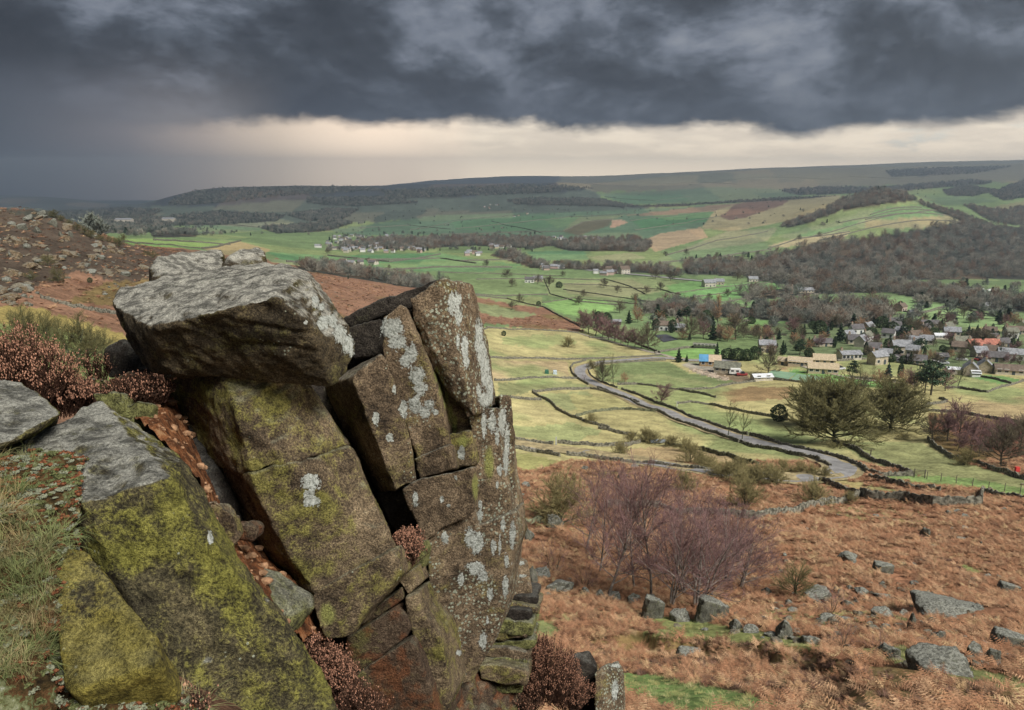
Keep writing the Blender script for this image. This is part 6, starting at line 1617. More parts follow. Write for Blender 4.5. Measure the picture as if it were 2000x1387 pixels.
# ------------------------------------------------------------------ small things around the farm and fields
def build_small():
    rng = random.Random(2)
    # static caravans by the river
    cv = [(rng.uniform(1842, 1944), rng.uniform(566, 583)) for _ in range(34)]; cv.sort()
    cm = [plain('caravan_cream', lin(226, 226, 210, AK), 0.04), plain('caravan_green', lin(190, 210, 190, AK), 0.05)]
    for i, (px, py) in enumerate(cv):
        x, y, z = hit(px, py); V, Fq = boxv(-4.5, 4.5, -1.6, 1.6, 0.2, 2.4)
        V = [(a * (0.96 if c > 1 else 1), b * (0.9 if c > 1 else 1), c + (0.35 if c > 1 and abs(b) < 1 else 0)) for a, b, c in V]
        o = mesh_obj('static_caravan', V, Fq, cm[i % 2]); o.location = (x, y, z); o.rotation_euler = (0, 0, math.radians(rng.choice([20, 25, -60])))
        tag(o, f'pale static caravan in the park below the big wood, {ordinal(i)} from the left', 'caravan', 'static caravans by the river')
    # touring caravan and red pickup at the barns
    x, y, z = hit(1436, 732); e = bpy.data.objects.new('touring_caravan', None); COL.objects.link(e); e.location = (x, y, z); e.rotation_euler = (0, 0, math.radians(-10))
    prof = [(-2.2, .5), (-2.3, 1.3), (-1.8, 2.3), (1.7, 2.35), (2.3, 1.6), (2.2, .5)]
    V = [(a, s, b) for s in (-1, 1) for a, b in prof]; n = 6
    mesh_obj('body', V, [tuple(range(n)), tuple(range(2 * n - 1, n - 1, -1))] + [(i, (i + 1) % n, n + (i + 1) % n, n + i) for i in range(n)], ST['white'], e)
    for cx in (-1.2, 0.6):
        V, Fq = boxv(cx - .5, cx + .5, -1.03, -.98, 1.35, 1.95); mesh_obj('window', V, Fq, GLASS, e)
    for s in (-.85, .85):
        V, Fq = tubes([((0.1, s - .1, .33), (0.1, s + .1, .33), .33, .33)], 10); mesh_obj('wheel', V, Fq, RF['dark'], e)
    tag(e, 'white touring caravan parked at the end of the grey barn', 'caravan', kind='thing')
    x, y, z = hit(1449, 734); e = bpy.data.objects.new('pickup_truck', None); COL.objects.link(e); e.location = (x, y, z); e.rotation_euler = (0, 0, math.radians(-6))
    red = plain('red_paint', lin(170, 60, 56, AK), 0.1, 1, 0.4, 0.5)
    V, Fq = boxv(-1.9, 1.9, -.8, .8, .35, .95); mesh_obj('body', V, Fq, red, e)
    V, Fq = boxv(-.4, .9, -.72, .72, .95, 1.55); V = [(a * .85 if c > 1 else a, b * .9 if c > 1 else b, c) for a, b, c in V]; mesh_obj('cab', V, Fq, GLASS, e)
    for sx in (-1.2, 1.2):
        for sy in (-.8, .8):
            Vw, Fw = tubes([((sx, sy - .1, .33), (sx, sy + .1, .33), .33, .33)], 10); mesh_obj('wheel', Vw, Fw, RF['dark'], e)
    tag(e, 'small red vehicle right of the white touring caravan', 'vehicle', kind='thing')
    # cars parked in the village
    for i, (px, py, c, lb) in enumerate([(1762, 708, (225, 226, 228), 'white car parked below the big stone house'), (1775, 706, (200, 204, 210), 'silver car parked right of the white one'), (1830, 707, (226, 226, 226), 'white car between the dark shed and the cottages'), (1842, 711, (210, 214, 220), 'silver car nearest the flat-roofed shed'), (1878, 704, (228, 228, 226), 'white car below the gabled cottage'), (1640, 722, (220, 222, 226), 'pale car beside the new stone building'), (1792, 617, (226, 226, 226), 'white car by the pinkish farmhouse'), (1690, 662, (90, 110, 150), 'blue car beside the dark-roofed gabled house'), (1912, 704, (190, 60, 56), 'red car among the cottages')]):
        x, y, z = hit(px, py); e = bpy.data.objects.new('parked_car', None); COL.objects.link(e); e.location = (x, y, z); e.rotation_euler = (0, 0, math.radians(rng.uniform(-30, 30)))
        V = [(a, s_, b) for s_ in (-.85, .85) for a, b in ((-2.1, .3), (-2.1, .85), (-1.5, .95), (1.2, .95), (2.1, .75), (2.1, .3))]
        mesh_obj('body', V, [tuple(range(6)), tuple(range(11, 5, -1))] + [(k, (k + 1) % 6, 6 + (k + 1) % 6, 6 + k) for k in range(6)], plain(f'car_paint_{i}', lin(*c, AK), .04, 1, .3, .5), e)
        V = [(a, s_ * (.8 if b < 1 else .65), b) for s_ in (-1, 1) for a, b in ((-1.5, .955), (-1.1, 1.45), (.5, 1.45), (1.1, .955))]
        mesh_obj('cabin', V, [(0, 1, 2, 3), (7, 6, 5, 4)] + [(k, (k + 1) % 4, 4 + (k + 1) % 4, 4 + k) for k in range(4)], GLASS, e)
        for sx in (-1.3, 1.3):
            for sy in (-.85, .85):
                Vw, Fw = tubes([((sx, sy - .09, .31), (sx, sy + .09, .31), .31, .31)], 10); mesh_obj('wheel', Vw, Fw, RF['dark'], e)
        tag(e, lb, 'car', 'cars parked in the village', 'thing')
    # tennis courts
    ctm = plain('court_green', lin(132, 178, 132, AK), 0.05, 0.3)
    def sheet(name, pix, mat, lift, n=10):
        c = [np.array(hit(*p)[:2]) for p in pix]; V = []
        for i in range(n + 1):
            for j in range(n + 1):
                s, t = i / n, j / n
                q = (c[0] * (1 - s) + c[1] * s) * (1 - t) + (c[3] * (1 - s) + c[2] * s) * t
                V.append((q[0], q[1], gz(*q) + lift))
        Fq = [(i * (n + 1) + j, (i + 1) * (n + 1) + j, (i + 1) * (n + 1) + j + 1, i * (n + 1) + j + 1) for i in range(n) for j in range(n)]
        return tag(mesh_obj(name, V, Fq, mat, smooth=True), kind='structure')
    sheet('tennis_court', [(1508, 724), (1556, 730), (1540, 742), (1496, 734)], ctm, 0.25)
    sheet('tennis_court', [(1558, 731), (1612, 740), (1576, 750), (1542, 742)], ctm, 0.25)
    sheet('riding_arena', [(1278, 655), (1302, 654), (1326, 664), (1296, 669)], plain('dark_sand', lin(78, 80, 88, AK), 0.1, 0.4), 0.25)
    # telegraph poles
    for px, py, h, lb in [(1425, 696, 22, 'pole in the bright green field behind the barns'), (1798, 800, 26, 'wooden pole at the wall right of the beeches'), (1850, 862, 26, 'wooden pole in the brown bracken field'), (1894, 900, 34, 'wooden pole on the wall at the right'), (1700, 893, 16, 'short post in the green field above the hairpin'), (1322, 794, 10, 'thin white post beside the road wall')]:
        x, y, z = hit(px, py); hm = h * mpp(x, y, z)
        V, Fq = tubes([((0, 0, -.3), (0, 0, hm), .12, .09), ((-.6, 0, hm * .93), (.6, 0, hm * .93), .05, .05)], 6)
        o = mesh_obj('telegraph_pole', V, Fq, FRAME if 'white' in lb else BARK); o.location = (x, y, z); tag(o, lb, 'pole', kind='thing')
    # gatepost by the lane, field gate, post fence
    x, y, z = hit(1086, 872)
    V, Fq = boxv(-.16, .16, -.14, .14, -.3, 1.9); V = [(a * (1 - .25 * (c > 1)), b * (1 - .2 * (c > 1)), c + .12 * (a > 0) * (c > 1)) for a, b, c in V]
    o = mesh_obj('gatepost', V, Fq, plain('gatepost_stone', lin(190, 190, 184, AK), .15, 3)); o.location = (x, y, z); tag(o, 'pale stone gatepost standing by the lane', 'post', kind='thing')
    wood = plain('grey_wood', lin(128, 120, 104, AK), 0.2, 3)
    a, b = np.array(hit(1785, 932)), np.array(hit(1806, 934)); e = bpy.data.objects.new('field_gate', None); COL.objects.link(e); e.location = tuple(a); dv = b - a
    for k in range(5):
        V, Fq = tubes([((0, 0, .25 + .22 * k), (*dv[:2], dv[2] + .25 + .22 * k), .035, .035)], 4); mesh_obj('bar', V, Fq, wood, e)
    for q in (np.zeros(3), dv):
        V, Fq = tubes([((q[0], q[1], q[2] - .3), (q[0], q[1], q[2] + 1.3), .09, .09)], 5); mesh_obj('post', V, Fq, wood, e)
    tag(e, 'five-barred field gate at the right end of the roadside wall', 'gate', kind='thing')
    pix = [(1810, 936), (1850, 941), (1900, 950), (1950, 958), (2010, 966)]
    W = np.array([hit(*p) for p in pix]); e = bpy.data.objects.new('post_and_wire_fence', None); COL.objects.link(e); e.location = tuple(W[0])
    s = np.concatenate([[0], np.cumsum(np.linalg.norm(np.diff(W, axis=0), axis=1))]); pts = []
    for t in np.arange(0, s[-1], 2.0):
        q = np.array([np.interp(t, s, W[:, i]) for i in range(3)]); q[2] = gz(q[0], q[1]); q = q - W[0]; pts.append(q)
        V, Fq = tubes([((q[0], q[1], q[2] - .3), (q[0] + rng.gauss(0, .03), q[1], q[2] + 1.15), .06, .05)], 5); mesh_obj('post', V, Fq, wood, e)
    for hh in (.45, .8, 1.05):
        V, Fq = tubes([((p[0], p[1], p[2] + hh), (q[0], q[1], q[2] + hh), .008, .008) for p, q in zip(pts, pts[1:])], 3); mesh_obj('wire', V, Fq, RF['dark'], e)
    tag(e, 'post and wire fence along the green field at right', 'fence', kind='thing')
    # feed trough, bee boxes, rubble at the barns, red marker
    x, y, z = hit(1285, 866); V, Fq = boxv(-1.6, 1.6, -.5, .5, .35, .75); o = mesh_obj('feed_trough', V, Fq, plain('galvanised', lin(170, 190, 214, AK), .08, 2, .4, .5)); o.location = (x, y, z); tag(o, 'bluish trough under the thorn bushes above the lane', 'trough', kind='thing')
    for px, py, c, lb in [(1068, 730, (40, 120, 90), 'small green box in the tan paddock'), (1084, 731, (200, 220, 230), 'small white box in the tan paddock')]:
        x, y, z = hit(px, py); V, Fq = boxv(-.7, .7, -.6, .6, 0, 1.2); V = [(a * .9 if c_ > 1 else a, b, c_ + (.2 if b > 0 and c_ > 1 else 0)) for a, b, c_ in V]
        o = mesh_obj('garden_box', V, Fq, plain('box_paint_' + str(px), lin(*c, AK), .1, 2)); o.location = (x, y, z); tag(o, lb, 'box', kind='thing')
    x, y, z = hit(1985, 928); V, Fq = boxv(-.3, .3, -.2, .2, .6, 1.3); o = mesh_obj('red_marker', V, Fq, plain('red_marker', lin(230, 60, 50, AK), .05, 2)); o.location = (x, y, z)
    V, Fq = tubes([((0, 0, -.3), (0, 0, .6), .05, .05)], 5); mesh_obj('stake', V, Fq, wood, o); tag(o, 'tiny bright red marker by the wall at the right edge', 'marker', kind='thing')
    V, Fq = [], []
    for k in range(420):
        u = rng.random(); px = 1355 + 65 * u + rng.gauss(0, 5); py = 722 + 20 * u + rng.gauss(0, 1.8)
        x, y, z = hit(px, py); r = rng.uniform(.12, .45); base = len(V)
        for v in ICO[0]: V.append((x + v[0] * r * rng.uniform(.7, 1.3), y + v[1] * r, z + v[2] * r * .6 + r * .2))
        for f in ICO[1]: Fq.append(tuple(base + q for q in f))
    tag(mesh_obj('rubble_heap', V, Fq, plain('rubble', lin(190, 170, 146, AK), .3, .5)), 'heap of pale rubble in front of the barns', 'rubble', kind='stuff')


build_small()
# ------------------------------------------------------------------ boulders on the slope
def boulder_proto(seed, flat=1.0):
    rng = np.random.RandomState(seed)
    P = rng.normal(size=(14, 3)); P /= np.linalg.norm(P, axis=1)[:, None]
    P *= rng.uniform(.75, 1.05, (14, 1)); P[:, 2] = P[:, 2] * flat
    P[:, 2] = np.maximum(P[:, 2], -0.45)
    P[:, :2] *= 1 / np.abs(P[:, 0]).max(); P[:, 2] = P[:, 2] / P[:, 2].max()
    o = finish_rock('boulder_proto', P, None, 'grey', 0.075, 2, 0.09, seed, lichen=False)
    me = o.data; bpy.data.objects.remove(o)
    return me


BOULD = [boulder_proto(s, f) for s, f in ((201, 1.0), (207, .9), (213, .8), (219, 1.1), (225, .7), (231, 1.0))]
_rb = random.Random(31)
SKIP = []


def boulder(px, py, w, h, label, group=None, idx=None, depth=0.8, rz=None, mat=None, nm='boulder'):
    x, y, z = hit(px, py); m = mpp(x, y, z)
    me = BOULD[_rb.randrange(6) if idx is None else idx]
    o = link(nm, me)
    sx = w * m / 2; th = math.atan2(ZC - z, y)
    sz = max(h * m / math.cos(th) * 0.85 - 0.28 * sx * math.sin(th), 0.3 * sx, 0.4 * h * m)
    SKIP.append((x, y + sx * depth * 0.3, sx * 1.25))
    o.scale = (sx, sx * depth, sz)
    o.location = (x, y + sx * depth * 0.5, gz(x, y + sx * depth * 0.5) + 0.06 * sz)
    o.rotation_euler = (_rb.uniform(-.1, .1), _rb.uniform(-.12, .12), _rb.choice([0, math.pi]) + _rb.uniform(-.35, .35) if rz is None else rz)
    tag(o, label, 'boulder', group, 'thing')
    return o


def build_boulders():
    for px, py, w, h, lb in [
     (1081, 1032, 42, 28, 'mossy boulder at the foot of the olive thorn bush'), (1031, 1056, 36, 25, 'grey boulder below the short mossy wall'), (1062, 1128, 40, 18, 'low green-topped boulder by the small sapling'),
     (1042, 1142, 18, 32, 'pale upright stone right of the narrow pillar'), (1094, 1154, 62, 24, 'long flat slab at the left of the boulder line'), (1146, 1161, 24, 14, 'small pale boulder, next right of the long flat slab'), (1169, 1165, 24, 12, 'low boulder at the foot of the dark-trunked birch'),
     (1203, 1171, 30, 14, 'greenish boulder right of the dark-trunked birch'), (1240, 1179, 30, 17, 'rounded boulder under the pale-stemmed birch'), (1278, 1208, 48, 40, 'big blocky boulder in the middle of the boulder line'), (1331, 1213, 40, 22, 'broken boulder between the two big ones'), (1396, 1213, 66, 42, 'big pointed boulder at the right of the birch grove'),
     (1436, 1230, 32, 19, 'smooth boulder just right of the big pointed one'), (1470, 1236, 34, 14, 'low stones right of the smooth boulder'), (1529, 1247, 42, 32, 'pyramid-shaped boulder on the turf edge'), (1586, 1259, 42, 19, 'dark flat-backed boulder above the turf bank'), (1661, 1276, 30, 18, 'boulder under the wiry sapling'), (1692, 1291, 44, 14, 'flat slab left of the rounded boulder'),
     (1744, 1288, 52, 29, 'rounded boulder with a cracked face by the twiggy shrub'), (1858, 1316, 120, 48, 'huge tilted flat boulder at lower right'), (1832, 1253, 38, 24, 'leaning slab above the huge flat boulder'), (1912, 1285, 38, 28, 'jumbled boulder right of the huge flat one'), (1946, 1294, 34, 24, 'boulder beyond the jumbled one towards the edge'), (1985, 1264, 74, 30, 'dark jointed rock at the right edge'),
     (1780, 1230, 20, 30, 'pointed standing stone in the bracken'), (1766, 1209, 20, 15, 'small wedge of rock above the pointed stone'), (1728, 1203, 40, 17, 'oval grey boulder in the mid bracken'), (1860, 1200, 146, 34, 'longest slab, a low whaleback in the bracken'), (1731, 1122, 44, 24, 'tilted square boulder alone in the bracken'), (1665, 1097, 46, 18, 'thin leaning slab lying in the upper bracken'),
     (1811, 1048, 20, 17, 'small upright boulder below the nearest wall'), (1726, 1173, 36, 13, 'flat boulder above the oval grey one'), (1684, 1161, 34, 11, 'flat grey slab near the lone little tree'), (1600, 1168, 56, 15, 'table-like slab right of the lone little tree'), (1655, 1187, 24, 16, 'dark stone under the table-like slab'), (1753, 1242, 20, 16, 'grey stone left of the pointed standing stone'),
     (1620, 1212, 32, 12, 'low slab above the turf bank sapling'), (1978, 1158, 44, 18, 'grey boulder at the right edge above the whaleback'), (1497, 1163, 26, 13, 'pale stones left of the lone little tree'), (1906, 984, 30, 10, 'flat stone at the corner of the nearest wall')]:
        boulder(px, py, w * 1.12, h * 1.2, lb, 'boulders on the bracken slope')
    sm = [(1143, 917, 16, 7), (1241, 914, 20, 7), (1209, 937, 8, 10), (1222, 932, 10, 6), (1027, 951, 18, 10), (1853, 1006, 16, 9), (1871, 1003, 14, 8), (1886, 1011, 16, 7), (1962, 998, 12, 6), (1908, 1004, 10, 6), (1524, 1064, 9, 6), (1576, 1036, 8, 5), (1606, 1060, 10, 6), (1700, 1075, 10, 5), (1862, 1020, 10, 6), (1886, 1036, 16, 8), (1880, 1054, 18, 5), (1918, 1064, 8, 6), (1958, 1050, 12, 5), (1860, 1036, 8, 6), (1724, 1145, 10, 8), (1767, 1104, 12, 7), (1786, 1106, 12, 6), (1488, 1032, 12, 6), (1508, 1036, 12, 5), (1534, 1086, 10, 6), (1524, 1118, 14, 6), (1540, 1180, 18, 8), (1516, 1194, 22, 9), (1550, 1195, 22, 9), (1573, 1184, 14, 6), (1600, 1214, 16, 8), (1640, 1222, 14, 9), (1700, 1222, 14, 7), (1735, 1228, 18, 9), (1800, 1222, 16, 7), (1860, 1222, 22, 7), (1890, 1250, 24, 10), (1880, 1268, 22, 12), (1860, 1262, 18, 9), (1815, 1258, 20, 7), (1925, 1262, 22, 12), (1935, 1278, 20, 10), (1980, 1288, 30, 12), (1960, 1306, 34, 12), (1790, 1284, 20, 8), (1716, 1300, 14, 5), (1350, 1280, 50, 12), (1452, 1216, 20, 8), (1550, 1250, 18, 8), (1400, 980, 9, 5), (1320, 1052, 12, 6), (1930, 1130, 14, 8), (1905, 1136, 16, 7), (1660, 1150, 14, 6), (1600, 1180, 16, 8), (1576, 1170, 12, 7), (1112, 1136, 14, 7), (1020, 968, 10, 5), (1058, 960, 12, 5)]
    sm.sort()
    for i, (px, py, w, h) in enumerate(sm):
        boulder(px, py, w * 1.15, h * 1.15, f'small grey stone showing through the bracken, {ordinal(i)} from the left', 'small stones in the bracken')
    # stones on the moor at left
    ml = [(55, 432, 26, 14), (80, 420, 22, 10), (100, 440, 24, 16), (72, 455, 18, 14), (40, 448, 20, 12), (20, 440, 18, 10), (118, 462, 12, 12), (137, 462, 10, 12), (20, 500, 20, 12), (50, 485, 16, 10), (90, 490, 14, 8), (150, 500, 12, 8), (130, 545, 14, 5), (205, 522, 8, 5), (188, 518, 7, 5), (224, 556, 8, 4), (212, 562, 7, 4), (30, 570, 22, 10), (10, 550, 20, 12), (45, 580, 16, 8), (72, 574, 10, 6)]
    ml.sort()
    for i, (px, py, w, h) in enumerate(ml):
        boulder(px, py, w, h, f'rock on the left hillside, {ordinal(i)} from the left', 'rocks of the left hillside')
    rng = random.Random(17)
    dk = [m.copy() for m in BOULD[:4]]
    for m in dk: m.materials.clear(); m.materials.append(RM['brown'])
    coll = proto_collection('scree_stones', BOULD[5:] + dk)
    P, R, S = [], [], []
    poly = [(-150, 405), (60, 412), (120, 430), (235, 482), (300, 520), (240, 545), (150, 528), (90, 560), (60, 600), (-150, 620)]
    tx = np.array([rng.uniform(-150, 300) for _ in range(3000)]); ty = np.array([rng.uniform(405, 610) for _ in range(3000)])
    for i in np.nonzero(in_poly(tx, ty, poly))[0]:
        if gnoise(np.array([[tx[i] / 30, ty[i] / 16, 3.0]]))[0] < 0.08: continue
        x, y, z = hit(tx[i], ty[i]); s = rng.choice([.3, .4, .5, .6, .9, 1.5])
        P.append((x, y, z)); R.append((rng.uniform(-.4, .4), rng.uniform(-.4, .4), rng.uniform(0, 6.28))); S.append((s * rng.uniform(.8, 1.6), s, s * rng.uniform(.4, .9)))
    for k in range(560):
        qx, qy = (rng.gauss(1760, 150), rng.gauss(1215, 45)) if k % 3 else (rng.uniform(1030, 2000), rng.uniform(940, 1180))
        x, y, z = hit(qx, min(qy, 1300)); s = rng.choice([.1, .13, .17, .22, .3]) * (0.7 if y < 30 else 1.0)
        P.append((x, y, z)); R.append((0, 0, rng.uniform(0, 6.28))); S.append((s * 1.3, s, s * .7))
    for _ in range(260):
        x, y, z = hit(rng.uniform(200, 680), rng.uniform(500, 600)); s = rng.choice([.3, .4, .6])
        P.append((x, y, z)); R.append((0, 0, rng.uniform(0, 6.28))); S.append((s * 1.3, s, s * .6))
    scatter('scree', P, R, S, coll, 'grey scree strewn over the left hillside and slopes', 'scree')


build_boulders()


# ------------------------------------------------------------------ bracken, heath and grass
def blades(rng, n, hmin, hmax, width, bend, leaflets=0, spread=0.3):
    V, Fq = [], []
    for _ in range(n):
        a = rng.uniform(0, 6.28); d = np.array([math.cos(a), math.sin(a), 0]); s = np.array([-d[1], d[0], 0])
        p = d * rng.uniform(0, spread) * rng.random() + s * rng.uniform(-spread, spread) * .5
        ln = rng.uniform(hmin, hmax); bd = rng.uniform(*bend); k = 4; base = len(V)
        pts = []
        ang = rng.uniform(.1, .5)
        for i in range(k + 1):
            pts.append(p.copy()); w = width * (1 - i / k * .85)
            V.append(tuple(p - s * w)); V.append(tuple(p + s * w))
            p = p + (d * math.sin(ang) + np.array([0, 0, math.cos(ang)])) * ln / k; ang += bd / k
        for i in range(k): Fq.append((base + 2 * i, base + 2 * i + 1, base + 2 * i + 3, base + 2 * i + 2))
        for i in range(leaflets):
            t = .25 + .72 * i / max(leaflets, 1); j = min(int(t * k), k - 1); q = pts[j] + (pts[j + 1] - pts[j]) * (t * k - j)
            for sg in (-1, 1):
                b2 = len(V); L = ln * .30 * (1.1 - t); f = (pts[j + 1] - pts[j]) / (ln / k)
                tip = q + s * sg * L + f * L * .4 + np.array([0, 0, -L * rng.uniform(0, .6)])
                V += [tuple(q), tuple(q + f * L * .32), tuple(tip)]; Fq.append((b2, b2 + 1, b2 + 2))
    return V, Fq


def stuff_mat(name, cols, rough=0.95):
    m, t, b = new_mat(name, rough, 0.1)
    oi = t.n('ShaderNodeObjectInfo'); geo = t.n('ShaderNodeNewGeometry')
    r = t.m('FRACT', t.m('ADD', oi.outputs['Random'], t.m('MULTIPLY', t.noise(geo.outputs['Position'], 0.16, 4, 0.6), 0.8)))
    st = [(i / (len(cols) - 1), lin(*c, AK)) for i, c in enumerate(cols)]
    c = t.ramp(r, st)
    n = t.noise(geo.outputs['Position'], 14, 3, .6)
    mu = t.n('ShaderNodeVectorMath', operation='SCALE'); t.l(c, mu.inputs[0]); t.l(t.ss(n, .3, .7, .72, 1.28), mu.inputs['Scale'])
    t.l(mu.outputs[0], b.inputs['Base Color'])
    return m


def mesh_only(nm, V, Fq, mat):
    me = bpy.data.meshes.new(nm); me.from_pydata(V, [], Fq); me.materials.append(mat); me.update()
    return me


def build_ground_stuff():
    rng = random.Random(23)
    bm_ = stuff_mat('dead_bracken', [(138, 94, 66), (190, 140, 100), (158, 108, 74), (206, 164, 120), (116, 80, 58), (178, 126, 86), (196, 166, 116)])
    hm = stuff_mat('heath', [(108, 80, 68), (140, 104, 86), (104, 88, 62)])
    gm = stuff_mat('rough_grass', [(150, 160, 66), (186, 172, 104), (120, 146, 54), (200, 184, 128)])
    br = proto_collection('bracken_fronds', [mesh_only(f'bracken{i}', *blades(rng, 16, .55, 1.0, .012, (1.2, 2.3), 6, .35), bm_) for i in range(5)])
    ht = proto_collection('heath_tufts', [mesh_only(f'heath{i}', *blades(rng, 46, .22, .5, .012, (.1, 1.0), 3, .35), hm) for i in range(3)])
    gr = proto_collection('grass_tufts', [mesh_only(f'grass{i}', *blades(rng, 40, .12, .34, .008, (.3, 1.8), 0, .25), gm) for i in range(3)])
    cols = np.empty(len(GZ.ravel()) * 4, np.float32); bpy.data.objects['ground'].data.color_attributes['cover'].data.foreach_get('color', cols)
    cols = cols.reshape(*GZ.shape, 4)

    def cover(x, y):
        i = min(max(int(np.searchsorted(GA, x / y)), 0), len(GA) - 1); j = min(max(int(np.searchsorted(GY, y)), 0), len(GY) - 1)
        return cols[j, i]
    roads = [np.array([v.co[:2] for v in o.data.vertices]) for o in bpy.data.objects if o.name.split('.')[0] in ('road', 'path')]
    roads = np.concatenate(roads); roads = roads[(roads[:, 1] < 190)]
    sk = np.array(SKIP); sk = sk[sk[:, 1] < 130]

    def blocked(x, y):
        if ((sk[:, 0] - x) ** 2 + (sk[:, 1] - y) ** 2 < sk[:, 2] ** 2).any(): return True
        return y > 80 and (((roads[:, 0] - x) ** 2 + (roads[:, 1] - y) ** 2) < 4.0).any()
    B, H_, G = ([], [], []), ([], [], []), ([], [], [])

    def put(T, x, y, s, tilt=.25):
        T[0].append((x, y, gz(x, y) - 0.02)); T[1].append((rng.uniform(-tilt, tilt), rng.uniform(-tilt, tilt), rng.uniform(0, 6.28))); T[2].append((s, s, s * rng.uniform(.30, .62)))
    for y0, y1, dens, s0 in [(11, 30, 9, .62), (30, 62, 6.0, .78), (62, 125, 2.2, 1.15)]:
        n = int(dens * 0.86 * (y1 * y1 - y0 * y0) / 2)
        for _ in range(n):
            y = math.sqrt(rng.uniform(y0 * y0, y1 * y1)); x = y * rng.uniform(-.06, .80)
            if blocked(x, y): continue
            c = cover(x, y); s = s0 * rng.uniform(.6, 1.35)
            q = gnoise(np.array([[x / 4.0, y / 5.0, 2.0]]))[0]
            if c[0] > c[1] * 1.45:
                if q < -0.34: continue
                if gnoise(np.array([[x / 12.0, y / 15.0, 7.0]]))[0] > 0.26 and rng.random() < .7: put(G, x, y, s * 1.1); continue
                if q > 0.34 and rng.random() < .7: put(H_, x, y, s * .9)
                else: put(B, x, y, s)
            elif c[0] > c[1] * 1.18 and y < 60: put(H_ if rng.random() < .55 else B, x, y, s)
            elif y < 60: put(G, x, y, s * .9)
    for _ in range(9000):
        y = math.sqrt(rng.uniform(85 ** 2, 450 ** 2)); x = y * rng.uniform(-.85, .12); c = cover(x, y)
        if c[0] > c[1] * 1.3: put(B if rng.random() < .6 else H_, x, y, rng.uniform(.9, 2.0))
    scatter('bracken', *B, br, 'orange-brown dead bracken covering the slopes', 'bracken')
    scatter('heath', *H_, ht, 'dark brown heath tufts among the bracken', 'heath')
    scatter('grass', *G, gr, 'rough turf grass on the near slope', 'grass')


build_ground_stuff()


# ------------------------------------------------------------------ heather, turf and moss beside the viewpoint
def heather(cx, cy, Y, w, h, label, seed, pale=True, n=260):
    """a heather clump: dark wiry stems carrying dry pink-brown flower heads"""
    rng = random.Random(seed); c = at(cx, cy, Y)
    e = bpy.data.objects.new('heather_clump', None); COL.objects.link(e); e.location = tuple(c); e.empty_display_size = .1
    tag(e, label, 'heather', 'heather tufts on the crag', 'thing')
    segs, V, Fq, LV, LF = [], [], [], [], []
    for _ in range(n):
        a = rng.uniform(0, 6.28); r = math.sqrt(rng.random()); top = (1 - .55 * r * r) * rng.uniform(.65, 1.1)
        b = np.array([math.cos(a) * r * w * .35, math.sin(a) * r * w * .3, -.03]); p = b.copy()
        tip = np.array([math.cos(a) * r * w * .62, math.sin(a) * r * w * .5, h * top]) + np.array([rng.gauss(0, .02), rng.gauss(0, .02), 0])
        mid = (b + tip) / 2 + np.array([rng.gauss(0, .02), rng.gauss(0, .02), .02])
        segs += [(b, mid, .0022, .0016), (mid, tip, .0016, .001)]
        for k in range(26):                                  # leaf scales
            t = rng.uniform(.15, 1); q = mid + (tip - mid) * (2 * t - 1) if t > .5 else b + (mid - b) * 2 * t
            dv = np.array([rng.gauss(0, 1), rng.gauss(0, 1), rng.uniform(.2, 1.4)]); dv = dv / np.linalg.norm(dv) * rng.uniform(.008, .018); sv = np.cross(dv, [0, 0, 1]) * .35
            i0 = len(LV); LV += [tuple(q - sv), tuple(q + dv), tuple(q + sv)]; LF.append((i0, i0 + 1, i0 + 2))
        for k in range(rng.randrange(3, 12) if pale else rng.randrange(0, 5)):
            q = tip + (mid - tip) * rng.uniform(0, .4) + np.array([rng.gauss(0, .008), rng.gauss(0, .008), rng.gauss(0, .006)]); s = rng.uniform(.0018, .0044); i0 = len(V)
            for dx, dy, dz in ((1, 0, 0), (-1, 0, 0), (0, 1, 0), (0, -1, 0), (0, 0, 1.9), (0, 0, -1.9)): V.append((q[0] + dx * s, q[1] + dy * s, q[2] + dz * s))
            Fq += [(i0 + f[0], i0 + f[1], i0 + f[2]) for f in ((0, 2, 4), (2, 1, 4), (1, 3, 4), (3, 0, 4), (2, 0, 5), (1, 2, 5), (3, 1, 5), (0, 3, 5))]
    Vs, Fs = tubes(segs, 3); 
    for nm, a, b, mt in (('stems', Vs, Fs, HM[0]), ('leaves', LV, LF, HM[1]), ('flower_heads', V, Fq, HM[2])): tag(mesh_obj(nm, a, b, mt, e), kind='stuff')


